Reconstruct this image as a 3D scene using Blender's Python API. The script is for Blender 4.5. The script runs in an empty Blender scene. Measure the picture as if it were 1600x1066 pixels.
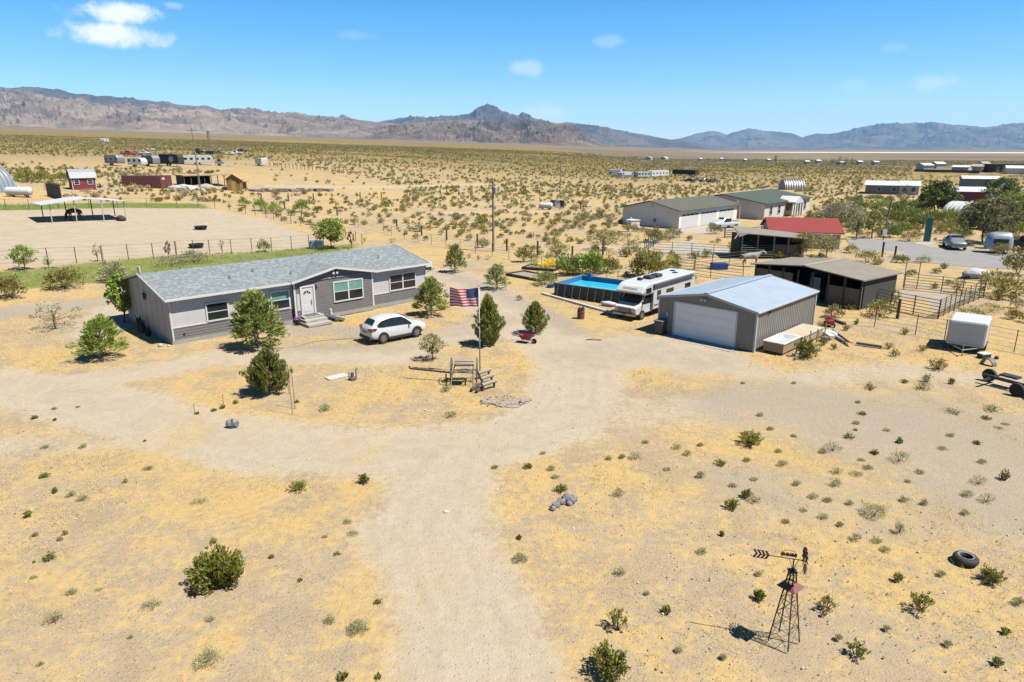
import bpy, bmesh, math, random
import numpy as np
from mathutils import Vector, Matrix, noise as mn
R = math.radians
C = bpy.context.scene.collection
rng = np.random.default_rng(7); random.seed(7)

# ------------------------------------------------------------------ camera model and terrain
F_PX, PITCH, CAM_H = 1066.0, math.atan(300/1066.0), 13.0
def ray(px, py):
    u = (px-800)/F_PX; v = (533-py)/F_PX
    return Vector((u, math.cos(PITCH)+v*math.sin(PITCH), -math.sin(PITCH)+v*math.cos(PITCH)))
def sp(t, k): return k*np.logaddexp(0, np.asarray(t, dtype=float)/k)
def H(x, y):
    """height of the land: flat yard, alluvial fan rising to the left"""
    u = -0.96*np.asarray(x, dtype=float)+0.28*np.asarray(y, dtype=float)
    t = u-56
    return 0.034*sp(t, 6)+0.041*(sp(t, 6)-sp(t-105, 25))
def G(px, py, dz=0.0):
    """the point of the land (plus dz) seen at photo pixel px,py"""
    r = ray(px, py); t = 5.0; step = 1.0
    while t < 60000:
        p = r*t
        if CAM_H+p.z <= float(H(p.x, p.y))+dz: break
        t += step; step = max(1.0, t*0.01)
    lo, hi = t-step, t
    for _ in range(40):
        m = (lo+hi)/2; p = r*m
        if CAM_H+p.z <= float(H(p.x, p.y))+dz: hi = m
        else: lo = m
    p = r*hi
    return Vector((p.x, p.y, CAM_H+p.z))
def PIX(x, y, z):
    c, s = math.cos(PITCH), math.sin(PITCH)
    x = np.asarray(x, dtype=float); y = np.asarray(y, dtype=float); z = np.asarray(z, dtype=float)
    fw = y*c-(z-CAM_H)*s; up = y*s+(z-CAM_H)*c
    fw = np.where(fw < 0.5, 0.5, fw)
    return 800+F_PX*x/fw, 533-F_PX*up/fw
def ppm(p):
    """photo pixels per metre at a world point"""
    return F_PX/(p.y*math.cos(PITCH)-(p.z-CAM_H)*math.sin(PITCH))

# ------------------------------------------------------------------ materials
MATS = {}
LK = 1.4
KA = 0.46      # the picture is exposed a little over, so paints stay at real values
def nd(nt, typ, **kw):
    n = nt.nodes.new(typ)
    for k, v in kw.items():
        if k in n.inputs: n.inputs[k].default_value = v
        else: setattr(n, k, v)
    return n
def mathn(nt, op, a, b=None, c=None, clamp=False):
    n = nt.nodes.new('ShaderNodeMath'); n.operation = op; n.use_clamp = clamp
    for i, v in enumerate((a, b, c)):
        if v is None: continue
        if isinstance(v, (int, float)): n.inputs[i].default_value = v
        else: nt.links.new(v, n.inputs[i])
    return n.outputs[0]
def mixc(nt, fac, a, b, mode='MIX'):
    n = nt.nodes.new('ShaderNodeMix'); n.data_type = 'RGBA'; n.blend_type = mode
    for i, v in ((0, fac), (6, a), (7, b)):
        if isinstance(v, (int, float)): n.inputs[i].default_value = v
        elif isinstance(v, (tuple, list)): n.inputs[i].default_value = (*v[:3], 1)
        else: nt.links.new(v, n.inputs[i])
    return n.outputs[2]
def sstep(nt, x, lo, hi):
    n = nt.nodes.new('ShaderNodeMapRange'); n.interpolation_type = 'SMOOTHSTEP'
    nt.links.new(x, n.inputs[0]); n.inputs[1].default_value = lo; n.inputs[2].default_value = hi
    return n.outputs[0]
def noisen(nt, vec, scale, detail=3, rough=0.55, dist=0.0):
    n = nd(nt, 'ShaderNodeTexNoise', Scale=scale, Detail=detail, Roughness=rough, Distortion=dist)
    if vec is not None: nt.links.new(vec, n.inputs['Vector'])
    return n.outputs['Fac']
def base_mat(name):
    m = bpy.data.materials.new(name); m.use_nodes = True
    nt = m.node_tree; b = nt.nodes['Principled BSDF']
    return m, nt, b
def mat(name, col, rough=0.6, var=0.12, scale=3.0, metal=0.0, bump=0.0, bscale=40.0, dirt=None, dirt_amt=0.5, coat=0.0, spec=0.5, stretch=None):
    """plain surface with noise variation, optional worn second colour, optional bump"""
    if name in MATS: return MATS[name]
    m, nt, b = base_mat(name)
    tc = nt.nodes.new('ShaderNodeTexCoord'); vec = tc.outputs['Object']
    if stretch:
        mp = nt.nodes.new('ShaderNodeMapping'); mp.inputs['Scale'].default_value = stretch
        nt.links.new(vec, mp.inputs['Vector']); vec = mp.outputs['Vector']
    n1 = noisen(nt, vec, scale, 5, 0.6); col = tuple(c*KA for c in col); dirt = tuple(c*KA for c in dirt) if dirt else None
    d = tuple(max(0, c*(1-var)) for c in col); l = tuple(min(1, c*(1+var)) for c in col)
    c = mixc(nt, sstep(nt, n1, 0.3, 0.7), d, l)
    if dirt is not None:
        n2 = noisen(nt, vec, scale*1.7, 6, 0.65)
        f = sstep(nt, n2, 0.62-0.25*dirt_amt, 0.72)
        c = mixc(nt, mathn(nt, 'MULTIPLY', f, dirt_amt), c, dirt)
    nt.links.new(c, b.inputs['Base Color'])
    b.inputs['Roughness'].default_value = rough; b.inputs['Metallic'].default_value = metal
    b.inputs['Coat Weight'].default_value = coat; b.inputs['Specular IOR Level'].default_value = spec
    if bump > 0:
        bn = nt.nodes.new('ShaderNodeBump'); bn.inputs['Strength'].default_value = bump; bn.inputs['Distance'].default_value = 0.02
        nt.links.new(noisen(nt, vec, bscale, 3), bn.inputs['Height']); nt.links.new(bn.outputs['Normal'], b.inputs['Normal'])
    MATS[name] = m
    return m
def leaf_mat(name, col, col2, rough=0.55):
    """foliage: every leaf its own tint (random per mesh island), a little light through it"""
    if name in MATS: return MATS[name]
    m, nt, b = base_mat(name)
    g = nt.nodes.new('ShaderNodeNewGeometry'); oi = nt.nodes.new('ShaderNodeObjectInfo')
    col = tuple(min(.8, k*LK) for k in col); col2 = tuple(min(.8, k*LK) for k in col2); c = mixc(nt, g.outputs['Random Per Island'], col, col2)
    hs = nt.nodes.new('ShaderNodeHueSaturation'); nt.links.new(c, hs.inputs['Color'])
    nt.links.new(mathn(nt, 'MULTIPLY_ADD', oi.outputs['Random'], 0.35, 0.85), hs.inputs['Value'])
    nt.links.new(hs.outputs['Color'], b.inputs['Base Color'])
    b.inputs['Roughness'].default_value = rough; b.inputs['Specular IOR Level'].default_value = 0.25
    tr = nt.nodes.new('ShaderNodeBsdfTranslucent'); nt.links.new(hs.outputs['Color'], tr.inputs['Color'])
    mx = nt.nodes.new('ShaderNodeMixShader'); mx.inputs[0].default_value = 0.35
    out = nt.nodes['Material Output']
    nt.links.new(b.outputs[0], mx.inputs[1]); nt.links.new(tr.outputs[0], mx.inputs[2]); nt.links.new(mx.outputs[0], out.inputs['Surface'])
    MATS[name] = m
    return m

# ------------------------------------------------------------------ mesh builder
class MB:
    def __init__(s): s.v = []; s.f = []; s.m = []
    def add(s, vs, fs, mi=0):
        o = len(s.v); s.v += [tuple(v) for v in vs]
        for f in fs: s.f.append(tuple(i+o for i in f)); s.m.append(mi)
        return s
    def box(s, x0, y0, z0, x1, y1, z1, mi=0):
        vs = [(x, y, z) for z in (z0, z1) for x, y in ((x0, y0), (x1, y0), (x1, y1), (x0, y1))]
        return s.add(vs, [(0, 3, 2, 1), (4, 5, 6, 7), (0, 1, 5, 4), (1, 2, 6, 5), (2, 3, 7, 6), (3, 0, 4, 7)], mi)
    def bar(s, p, q, r, n=6, r2=None, mi=0):
        p = Vector(p); q = Vector(q); d = (q-p).normalized(); r2 = r if r2 is None else r2
        a = d.orthogonal().normalized(); b = d.cross(a); vs = []
        for c, rr in ((p, r), (q, r2)):
            for i in range(n):
                t = 2*math.pi*i/n; vs.append(c+(a*math.cos(t)+b*math.sin(t))*rr)
        fs = [(i, (i+1) % n, n+(i+1) % n, n+i) for i in range(n)]+[tuple(range(n))[::-1], tuple(range(n, 2*n))]
        return s.add(vs, fs, mi)
    def beam(s, p, q, w, h, mi=0, up=(0, 0, 1)):
        p = Vector(p); q = Vector(q); d = (q-p).normalized(); up = Vector(up)
        a = d.cross(up)
        a = d.orthogonal() if a.length < 1e-4 else a
        a.normalize(); b = a.cross(d); a *= w/2; b *= h/2
        vs = [c+sa*a+sb*b for c in (p, q) for sa, sb in ((-1, -1), (1, -1), (1, 1), (-1, 1))]
        return s.add(vs, [(0, 1, 2, 3), (7, 6, 5, 4), (0, 4, 5, 1), (1, 5, 6, 2), (2, 6, 7, 3), (3, 7, 4, 0)], mi)
    def path(s, pts, r, n=6, mi=0):
        for a, b in zip(pts[:-1], pts[1:]): s.bar(a, b, r, n, mi=mi)
        return s
    def ext(s, pts, vec, mi=0):
        n = len(pts); vec = Vector(vec); vs = [Vector(p) for p in pts]+[Vector(p)+vec for p in pts]
        return s.add(vs, [tuple(range(n))[::-1], tuple(range(n, 2*n))]+[(i, (i+1) % n, n+(i+1) % n, n+i) for i in range(n)], mi)
    def lathe(s, prof, n=16, c=(0, 0, 0), axis='z', mi=0, cap=True):
        vs = []
        for r, h in prof:
            for i in range(n):
                t = 2*math.pi*i/n; a, b = r*math.cos(t), r*math.sin(t)
                vs.append({'z': (c[0]+a, c[1]+b, c[2]+h), 'y': (c[0]+a, c[1]+h, c[2]+b), 'x': (c[0]+h, c[1]+a, c[2]+b)}[axis])
        fs = [(k*n+i, k*n+(i+1) % n, (k+1)*n+(i+1) % n, (k+1)*n+i) for k in range(len(prof)-1) for i in range(n)]
        if cap and prof[0][0] > 1e-6: fs.append(tuple(range(n))[::-1])
        if cap and prof[-1][0] > 1e-6: fs.append(tuple(range((len(prof)-1)*n, len(prof)*n)))
        return s.add(vs, fs, mi)
    def blob(s, c, rx, ry, rz, amp=0.2, sub=2, seed=0, mi=0):
        bm = bmesh.new(); bmesh.ops.create_icosphere(bm, subdivisions=sub, radius=1)
        vs = []
        for v in bm.verts:
            k = 1+amp*mn.noise(v.co*1.7+Vector((seed*3.1, seed, -seed)))
            vs.append((c[0]+v.co.x*rx*k, c[1]+v.co.y*ry*k, c[2]+v.co.z*rz*k))
        fs = [tuple(v.index for v in f.verts) for f in bm.faces]; bm.free()
        return s.add(vs, fs, mi)
    def quad(s, a, b, c, d, mi=0): return s.add([a, b, c, d], [(0, 1, 2, 3)], mi)
    def build(s, name, mats, parent=None, smooth=False, bevel=0.0, sub=0, flip=True):
        me = bpy.data.meshes.new(name); me.from_pydata(s.v, [], s.f)
        for m in (mats if isinstance(mats, (list, tuple)) else [mats]): me.materials.append(m)
        me.polygons.foreach_set('material_index', s.m)
        if flip:
            bm = bmesh.new(); bm.from_mesh(me); bmesh.ops.recalc_face_normals(bm, faces=bm.faces[:]); bm.to_mesh(me); bm.free()
        if smooth: me.shade_smooth() if smooth is True else me.shade_smooth()
        o = bpy.data.objects.new(name, me); C.objects.link(o)
        if parent is not None: o.parent = parent
        if smooth == 'auto':
            md = o.modifiers.new('es', 'EDGE_SPLIT'); md.split_angle = R(40)
        if bevel: md = o.modifiers.new('bv', 'BEVEL'); md.width = bevel; md.segments = 2; md.limit_method = 'ANGLE'
        if sub: md = o.modifiers.new('ss', 'SUBSURF'); md.levels = sub; md.render_levels = sub
        return o
def tag(o, label=None, cat=None, group=None, kind=None):
    if label: o['label'] = label
    if cat: o['category'] = cat
    if group: o['group'] = group
    if kind: o['kind'] = kind
    return o
def thing(name, label, cat, loc=(0, 0, 0), rotz=0.0, group=None):
    o = bpy.data.objects.new(name, None); C.objects.link(o); o.empty_display_size = 0.3
    o.location = loc; o.rotation_euler = (0, 0, rotz)
    return tag(o, label, cat, group)
def copy_tree(o, parent=None):
    c = o.copy(); C.objects.link(c)
    if parent is not None: c.parent = parent
    for ch in [k for k in bpy.data.objects if k.parent == o]: copy_tree(ch, c)
    return c
def np_mesh(name, V, Fq, mats, mi=None, smooth=False):
    V = np.asarray(V, dtype=np.float32); Fq = np.asarray(Fq, dtype=np.int32); k = Fq.shape[1]; n = len(Fq)
    me = bpy.data.meshes.new(name); me.vertices.add(len(V)); me.vertices.foreach_set('co', V.ravel())
    me.loops.add(n*k); me.loops.foreach_set('vertex_index', Fq.ravel())
    me.polygons.add(n); me.polygons.foreach_set('loop_start', np.arange(0, n*k, k, dtype=np.int32))
    for m in (mats if isinstance(mats, (list, tuple)) else [mats]): me.materials.append(m)
    if mi is not None: me.polygons.foreach_set('material_index', np.asarray(mi, dtype=np.int32))
    if smooth: me.polygons.foreach_set('use_smooth', np.ones(n, dtype=bool))
    me.update(calc_edges=True); me.validate()
    return me
def link(name, me, parent=None):
    o = bpy.data.objects.new(name, me); C.objects.link(o)
    if parent is not None: o.parent = parent
    return o

# ------------------------------------------------------------------ camera, sun, sky
cam = bpy.data.cameras.new('camera'); camo = bpy.data.objects.new('camera', cam); C.objects.link(camo)
camo.location = (0, 0, CAM_H); camo.rotation_euler = (math.pi/2-PITCH, 0, 0)
cam.sensor_width = 36; cam.lens = 36*F_PX/1600; cam.clip_end = 80000; cam.clip_start = 0.3
sc = bpy.context.scene; sc.camera = camo
SUN = Vector((0.46, -0.195, 0.866)).normalized()
sl = bpy.data.lights.new('sun', 'SUN'); sl.energy = 5.0; sl.angle = R(0.53); sl.color = (1.0, 0.94, 0.84)
so = bpy.data.objects.new('sun', sl); C.objects.link(so); so.rotation_euler = SUN.to_track_quat('Z', 'Y').to_euler(); so.location = (0, 0, 60)
w = bpy.data.worlds.new('World'); sc.world = w; w.use_nodes = True
nt = w.node_tree; bg = nt.nodes['Background']
sky = nt.nodes.new('ShaderNodeTexSky'); sky.sky_type = 'NISHITA'; sky.sun_disc = False
sky.sun_elevation = math.asin(SUN.z); sky.sun_rotation = math.atan2(SUN.x, SUN.y)
sky.altitude = 900; sky.air_density = 1.0; sky.dust_density = 0.25; sky.ozone_density = 3.0
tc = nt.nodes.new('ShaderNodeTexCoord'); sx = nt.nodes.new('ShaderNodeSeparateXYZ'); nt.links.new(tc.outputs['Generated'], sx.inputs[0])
az = mathn(nt, 'ARCTAN2', sx.outputs[0], sx.outputs[1]); el = mathn(nt, 'ARCSINE', sx.outputs[2])
cn = noisen(nt, tc.outputs['Generated'], 42, 7, 0.66); cn2 = noisen(nt, tc.outputs['Generated'], 11, 5, 0.6)
tot = None
for (px, py, wx, wy, amt) in ((184, 20, 54, 14, 1.0), (174, 54, 66, 15, 1.0), (955, 65, 30, 10, 0.22), (823, 107, 28, 12, 0.38), (845, 178, 50, 15, 0.35),
                              (1462, 129, 32, 11, 0.32), (272, 9, 16, 6, 0.3), (1395, 75, 18, 7, 0.12), (560, 55, 30, 8, 0.12), (1330, 135, 20, 10, .12)):
    r = ray(px, py).normalized(); a0 = math.atan2(r.x, r.y); e0 = math.asin(r.z)
    da = mathn(nt, 'DIVIDE', mathn(nt, 'SUBTRACT', az, a0), wx/F_PX); de = mathn(nt, 'DIVIDE', mathn(nt, 'SUBTRACT', el, e0), wy/F_PX)
    d2 = mathn(nt, 'SQRT', mathn(nt, 'ADD', mathn(nt, 'MULTIPLY', da, da), mathn(nt, 'MULTIPLY', de, de)))
    d3 = mathn(nt, 'ADD', d2, mathn(nt, 'MULTIPLY', mathn(nt, 'SUBTRACT', mathn(nt, 'ADD', mathn(nt, 'MULTIPLY', cn, 1.5), mathn(nt, 'MULTIPLY', cn2, 0.5)), 1.0), 1.15))
    m_ = mathn(nt, 'MULTIPLY', mathn(nt, 'SUBTRACT', 1.0, sstep(nt, d3, 0.30, 1.15)), amt)
    tot = m_ if tot is None else mathn(nt, 'MAXIMUM', tot, m_)
hsv = nt.nodes.new('ShaderNodeHueSaturation'); nt.links.new(sky.outputs[0], hsv.inputs['Color'])
hsv.inputs['Saturation'].default_value = 1.45; hsv.inputs['Hue'].default_value = 0.485; hsv.inputs['Value'].default_value = 1.0
skm = mixc(nt, 1.0, hsv.outputs[0], (0.89, 0.90, 1.10), 'MULTIPLY'); zf = mathn(nt, 'SUBTRACT', 1.0, mathn(nt, 'MULTIPLY', sstep(nt, sx.outputs[2], 0.30, 0.75), 0.5)); skm = mixc(nt, 1.0, skm, zf, 'MULTIPLY'); skc = mixc(nt, tot, skm, (7.0, 7.3, 8.0)); nt.links.new(skc, bg.inputs['Color']); bg.inputs['Strength'].default_value = 0.06  # added dimming of the upper sky, to cut blue fill in the shadows
sc.view_settings.view_transform = 'Standard'; sc.view_settings.look = 'None'; sc.view_settings.exposure = 1.3; sc.view_settings.gamma = 1.0
sc.cycles.use_denoising = True
try: sc.cycles.denoiser = 'OPENIMAGEDENOISE'; sc.cycles.denoising_prefilter = 'NONE'; sc.cycles.denoising_input_passes = 'RGB_ALBEDO_NORMAL'
except Exception: pass
sc.cycles.max_bounces = 6; sc.cycles.volume_bounces = 1; sc.cycles.sample_clamp_indirect = 6

# ------------------------------------------------------------------ helpers for regions of the land
def wpoly(pts): return np.array([tuple(G(*p))[:2] for p in pts])
def segdist(X, Y, pl):
    d = np.full(X.shape, 1e9)
    for (ax, ay), (bx, by) in zip(pl[:-1], pl[1:]):
        dx, dy = bx-ax, by-ay; L = dx*dx+dy*dy+1e-9
        t = np.clip(((X-ax)*dx+(Y-ay)*dy)/L, 0, 1)
        d = np.minimum(d, np.hypot(X-ax-t*dx, Y-ay-t*dy))
    return d
def inpoly(X, Y, pl):
    c = np.zeros(X.shape, bool); n = len(pl)
    for i in range(n):
        x0, y0 = pl[i]; x1, y1 = pl[(i+1) % n]
        if y0 == y1: continue
        c ^= ((y0 > Y) != (y1 > Y)) & (X < (x1-x0)*(Y-y0)/(y1-y0)+x0)
    return c
def polymask(X, Y, pts, soft=0.8):
    pl = wpoly(pts); d = segdist(X, Y, np.vstack([pl, pl[:1]])); s = np.where(inpoly(X, Y, pl), d, -d)
    return np.clip(0.5+s/(2*soft), 0, 1)
def linemask(X, Y, pts, rad, soft=0.8):
    return np.clip(0.5+(rad-segdist(X, Y, wpoly(pts)))/(2*soft), 0, 1)

ROADS = [([(-260, 572), (-100, 590), (100, 618), (280, 668), (450, 700), (620, 706), (760, 692), (860, 662), (900, 620), (905, 575), (870, 535), (800, 508)], 2.6, 1.0),
         ([(100, 600), (250, 580), (330, 560), (480, 558), (620, 556), (700, 525), (790, 500), (735, 470), (700, 440)], 1.7, 1.0),
         ([(730, 1200), (745, 1066), (735, 980), (700, 900), (672, 840), (680, 780), (705, 715)], 2.1, 1.0), ([(640, 860), (625, 830), (690, 740)], 1.6, .9),
         ([(905, 560), (1000, 545), (1090, 560)], 3.2, 1.0), ([(1090, 565), (1240, 592), (1420, 578), (1700, 610)], 2.0, 0.6),
         ([(900, 645), (1060, 640), (1200, 650), (1400, 700), (1680, 790)], 2.4, 0.55), ([(-60, 700), (150, 690), (350, 690)], 1.6, .5),
         ([(690, 425), (760, 452), (800, 485)], 2.4, 1.0), ([(60, 480), (190, 470), (150, 520)], 2.0, .8), ([(1180, 820), (1300, 790), (1600, 830)], 1.2, .3)]
GRAVEL = [([(905, 560), (1000, 545), (1090, 560)], 3.4, .55), ([(480, 545), (620, 545), (700, 520), (790, 500)], 2.0, .6), ([(100, 618), (280, 668), (450, 700), (620, 706), (760, 692), (860, 662), (905, 590)], 2.2, .3), ([(-120, 500), (60, 484), (190, 466)], 2.3, 1.0), ([(470, 512), (560, 518)], 1.7, 1.0), ([(690, 425), (760, 450), (850, 490), (900, 520)], 1.6, .8),
          ([(1230, 640), (1420, 690), (1700, 790)], 5.0, 0.75), ([(1180, 740), (1350, 800), (1480, 800)], 3.0, .5), ([(1450, 640), (1640, 700)], 3.0, .5)]
FARROADS = [([(-60, 247), (0, 247), (150, 248), (330, 255), (420, 253), (600, 257), (760, 262), (870, 262), (1000, 266)], 2.2), ([(430, 291), (560, 293), (640, 292), (760, 288)], 3.0),
            ([(600, 277), (680, 283), (750, 290)], 2.0), ([(520, 240), (700, 247), (800, 258)], 5), ([(880, 263), (1100, 262), (1300, 262)], 2.2), ([(1060, 272), (1160, 276), (1250, 282)], 3),
            ([(920, 388), (1000, 386), (1080, 378)], 1.5), ([(680, 333), (800, 330), (900, 334)], 2.0)]
PADDOCK = [(-300, 335), (0, 327), (200, 324), (330, 326), (420, 345), (482, 368), (505, 388), (400, 392), (200, 406), (0, 420), (-300, 440)]
LAWN = [(-200, 425), (0, 424), (120, 412), (250, 400), (400, 393), (500, 385), (560, 380), (560, 388), (400, 420), (180, 440), (60, 450), (-200, 470)]
STRIP = [(-200, 331), (0, 329), (200, 325), (330, 326), (315, 318.5), (200, 317), (0, 319), (-200, 321)]
WILDCLEAR = [PADDOCK, LAWN, STRIP]
def tracks(X, Y):
    t = np.zeros(X.shape); near = np.hypot(X, Y) < 130; xs, ys = X[near], Y[near]; a = np.zeros(xs.shape)
    for p, r, s in ROADS:
        if r < 1.5: continue
        d = segdist(xs, ys, wpoly(p))
        for o, k in ((0.25, .6), (0.95, 1.0), (1.75, .7)): a = np.maximum(a, k*np.exp(-((d-o)/.22)**2))
    t[near] = a; return t
def masks(X, Y):
    Rr = np.hypot(X, Y); n = X.shape
    road = np.zeros(n); grav = np.zeros(n); green = np.zeros(n); padd = np.zeros(n)
    near = (Rr < 260)
    xs, ys = X[near], Y[near]
    a = np.zeros(xs.shape)
    for p, r, s in ROADS: a = np.maximum(a, linemask(xs, ys, p, r, 1.1)*s)
    road[near] = a; a = np.zeros(xs.shape)
    for p, r, s in GRAVEL: a = np.maximum(a, linemask(xs, ys, p, r, 1.3)*s)
    grav[near] = a
    green[near] = np.maximum(polymask(xs, ys, LAWN, 1.0)*.75, polymask(xs, ys, STRIP, 1.2))
    padd[near] = polymask(xs, ys, PADDOCK, 0.8)
    far = (Rr < 1500) & (Rr > 60); xs, ys = X[far], Y[far]; a = road[far]
    for p, r in FARROADS: a = np.maximum(a, linemask(xs, ys, p, r, 1.2)*.9)
    road[far] = a
    return road, grav, green, padd

# ------------------------------------------------------------------ the ground
def ground_material():
    m, nt, b = base_mat('desert_ground')
    tc = nt.nodes.new('ShaderNodeTexCoord'); P = tc.outputs['Object']
    a1 = nt.nodes.new('ShaderNodeAttribute'); a1.attribute_name = 'cover'; s1 = nt.nodes.new('ShaderNodeSeparateColor'); nt.links.new(a1.outputs['Color'], s1.inputs[0])
    a2 = nt.nodes.new('ShaderNodeAttribute'); a2.attribute_name = 'cover_far'; s2 = nt.nodes.new('ShaderNodeSeparateColor'); nt.links.new(a2.outputs['Color'], s2.inputs[0])
    road0, grav0, green0 = s1.outputs; olive, tan, playa = s2.outputs; padd = a1.outputs['Alpha']; trk = a2.outputs['Alpha']
    nL = noisen(nt, P, 0.11, 4, 0.6, 0.6); nM = noisen(nt, P, 0.55, 5, 0.62, 0.5); nS = noisen(nt, P, 3.2, 4, 0.65); nF = noisen(nt, P, 17, 3, 0.7); nX = noisen(nt, P, 60, 2, 0.7)
    # soften the borders of the bare dirt with noise
    wob = mathn(nt, 'MULTIPLY', mathn(nt, 'SUBTRACT', mathn(nt, 'ADD', nM, nS), 1.0), 0.9)
    road = sstep(nt, mathn(nt, 'ADD', road0, wob), 0.25, 0.75); grav = sstep(nt, mathn(nt, 'ADD', grav0, wob), 0.2, 0.9)
    green = sstep(nt, mathn(nt, 'ADD', green0, wob), 0.3, 0.8)
    soil = mixc(nt, sstep(nt, nM, 0.3, 0.7), (0.33, 0.265, 0.18), (0.39, 0.32, 0.23))
    soil = mixc(nt, mathn(nt, 'MULTIPLY', sstep(nt, nF, 0.48, 0.68), 0.75), soil, (0.175, 0.135, 0.095))
    soil = mixc(nt, mathn(nt, 'MULTIPLY', sstep(nt, nX, 0.55, 0.72), 0.6), soil, (0.46, 0.39, 0.30))
    # pebbles: pale and dark stones
    vo = nd(nt, 'ShaderNodeTexVoronoi', Scale=7.0); nt.links.new(P, vo.inputs['Vector'])
    vs = nt.nodes.new('ShaderNodeSeparateColor'); nt.links.new(vo.outputs['Color'], vs.inputs[0])
    peb = mathn(nt, 'MULTIPLY', mathn(nt, 'SUBTRACT', 1.0, sstep(nt, vo.outputs['Distance'], 0.16, 0.26)), mathn(nt, 'GREATER_THAN', vs.outputs[0], 0.55))
    pcol = mixc(nt, vs.outputs[1], (0.177, 0.156, 0.136), (0.530, 0.503, 0.456))
    # dry yellow grass in patches
    pat = mathn(nt, 'ADD', mathn(nt, 'MULTIPLY', nL, 0.55), mathn(nt, 'ADD', mathn(nt, 'MULTIPLY', nM, 0.45), mathn(nt, 'MULTIPLY', mathn(nt, 'SUBTRACT', nS, 0.5), 0.5)))
    pat = mathn(nt, 'SUBTRACT', pat, mathn(nt, 'MULTIPLY', grav, 0.12))
    dry = mathn(nt, 'MULTIPLY', sstep(nt, pat, 0.42, 0.575), sstep(nt, nF, 0.30, 0.60))
    dryc = mixc(nt, sstep(nt, nS, 0.35, 0.68), (0.465, 0.308, 0.08), (0.495, 0.372, 0.165))
    dryc = mixc(nt, mathn(nt, 'MULTIPLY', sstep(nt, nX, 0.5, 0.7), 0.5), dryc, (0.40, 0.22, 0.045))
    c = mixc(nt, mathn(nt, 'MULTIPLY', peb, 0.8), soil, pcol)
    gcol = mixc(nt, sstep(nt, nF, 0.35, 0.65), (0.245, 0.214, 0.177), (0.347, 0.309, 0.262))
    gcol = mixc(nt, mathn(nt, 'MULTIPLY', peb, 0.6), gcol, pcol)
    c = mixc(nt, mathn(nt, 'MULTIPLY', grav, 0.8), c, gcol)
    c = mixc(nt, mathn(nt, 'MULTIPLY', dry, 0.95), c, dryc)
    # packed pale dirt with faint streaks
    sn = mathn(nt, 'ADD', mathn(nt, 'MULTIPLY', noisen(nt, P, 0.9, 6, 0.68, 0.8), 0.6), mathn(nt, 'MULTIPLY', nS, 0.4))
    dirt = mixc(nt, sstep(nt, sn, 0.32, 0.68), (0.375, 0.318, 0.247), (0.435, 0.378, 0.305))
    dirt = mixc(nt, mathn(nt, 'MULTIPLY', sstep(nt, nF, 0.55, 0.75), 0.35), dirt, (0.286, 0.238, 0.190))
    dirt = mixc(nt, mathn(nt, 'MULTIPLY', grav, 0.75), dirt, gcol)
    dirt = mixc(nt, mathn(nt, 'MULTIPLY', sstep(nt, mathn(nt, 'ADD', nL, mathn(nt, 'MULTIPLY', nS, .5)), 0.82, 0.98), 0.5), dirt, dryc)
    dirt = mixc(nt, mathn(nt, 'MULTIPLY', mathn(nt, 'MULTIPLY', trk, sstep(nt, nM, 0.34, 0.60)), 0.38), dirt, (0.30, 0.245, 0.19))
    c = mixc(nt, mathn(nt, 'MULTIPLY', road, 0.93), c, dirt)
    pd = mixc(nt, sstep(nt, nM, 0.3, 0.7), (0.355, 0.295, 0.215), (0.395, 0.345, 0.275)); pd = mixc(nt, mathn(nt, 'MULTIPLY', sstep(nt, nS, .5, .75), .3), pd, (0.286, 0.231, 0.170))
    c = mixc(nt, padd, c, pd)
    gr = mixc(nt, sstep(nt, nS, 0.35, 0.65), (0.065, 0.14, 0.02), (0.17, 0.19, 0.045))
    c = mixc(nt, mathn(nt, 'MULTIPLY', green, 0.9), c, gr)
    # far land: brush too small to tell apart, bare fans, green fields, dry lake
    vf = nd(nt, 'ShaderNodeTexVoronoi', Scale=0.14); nt.links.new(P, vf.inputs['Vector'])
    spot = mathn(nt, 'SUBTRACT', 1.0, sstep(nt, vf.outputs['Distance'], 0.32, 0.62))
    brush = mixc(nt, spot, (0.30, 0.215, 0.08), (0.115, 0.09, 0.026))
    brush = mixc(nt, sstep(nt, noisen(nt, P, 0.004, 4), 0.35, 0.65), brush, (0.145, 0.115, 0.04))
    c = mixc(nt, olive, c, brush)
    c = mixc(nt, tan, c, mixc(nt, sstep(nt, noisen(nt, P, 0.003, 5), 0.35, 0.65), (0.145, 0.115, 0.082), (0.20, 0.16, 0.115)))
    c = mixc(nt, playa, c, (0.58, 0.545, 0.48))
    c = mixc(nt, 1.0, c, (.655, .64, .61), 'MULTIPLY')
    nt.links.new(c, b.inputs['Base Color']); b.inputs['Roughness'].default_value = 0.95; b.inputs['Specular IOR Level'].default_value = 0.1
    bn = nt.nodes.new('ShaderNodeBump'); bn.inputs['Strength'].default_value = 0.8; bn.inputs['Distance'].default_value = 0.07
    hh = mathn(nt, 'ADD', mathn(nt, 'MULTIPLY', nF, 0.6), mathn(nt, 'ADD', mathn(nt, 'MULTIPLY', nS, 0.7), mathn(nt, 'MULTIPLY', peb, 0.35)))
    nt.links.new(hh, bn.inputs['Height']); nt.links.new(bn.outputs['Normal'], b.inputs['Normal'])
    return m
GM = ground_material()
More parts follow.
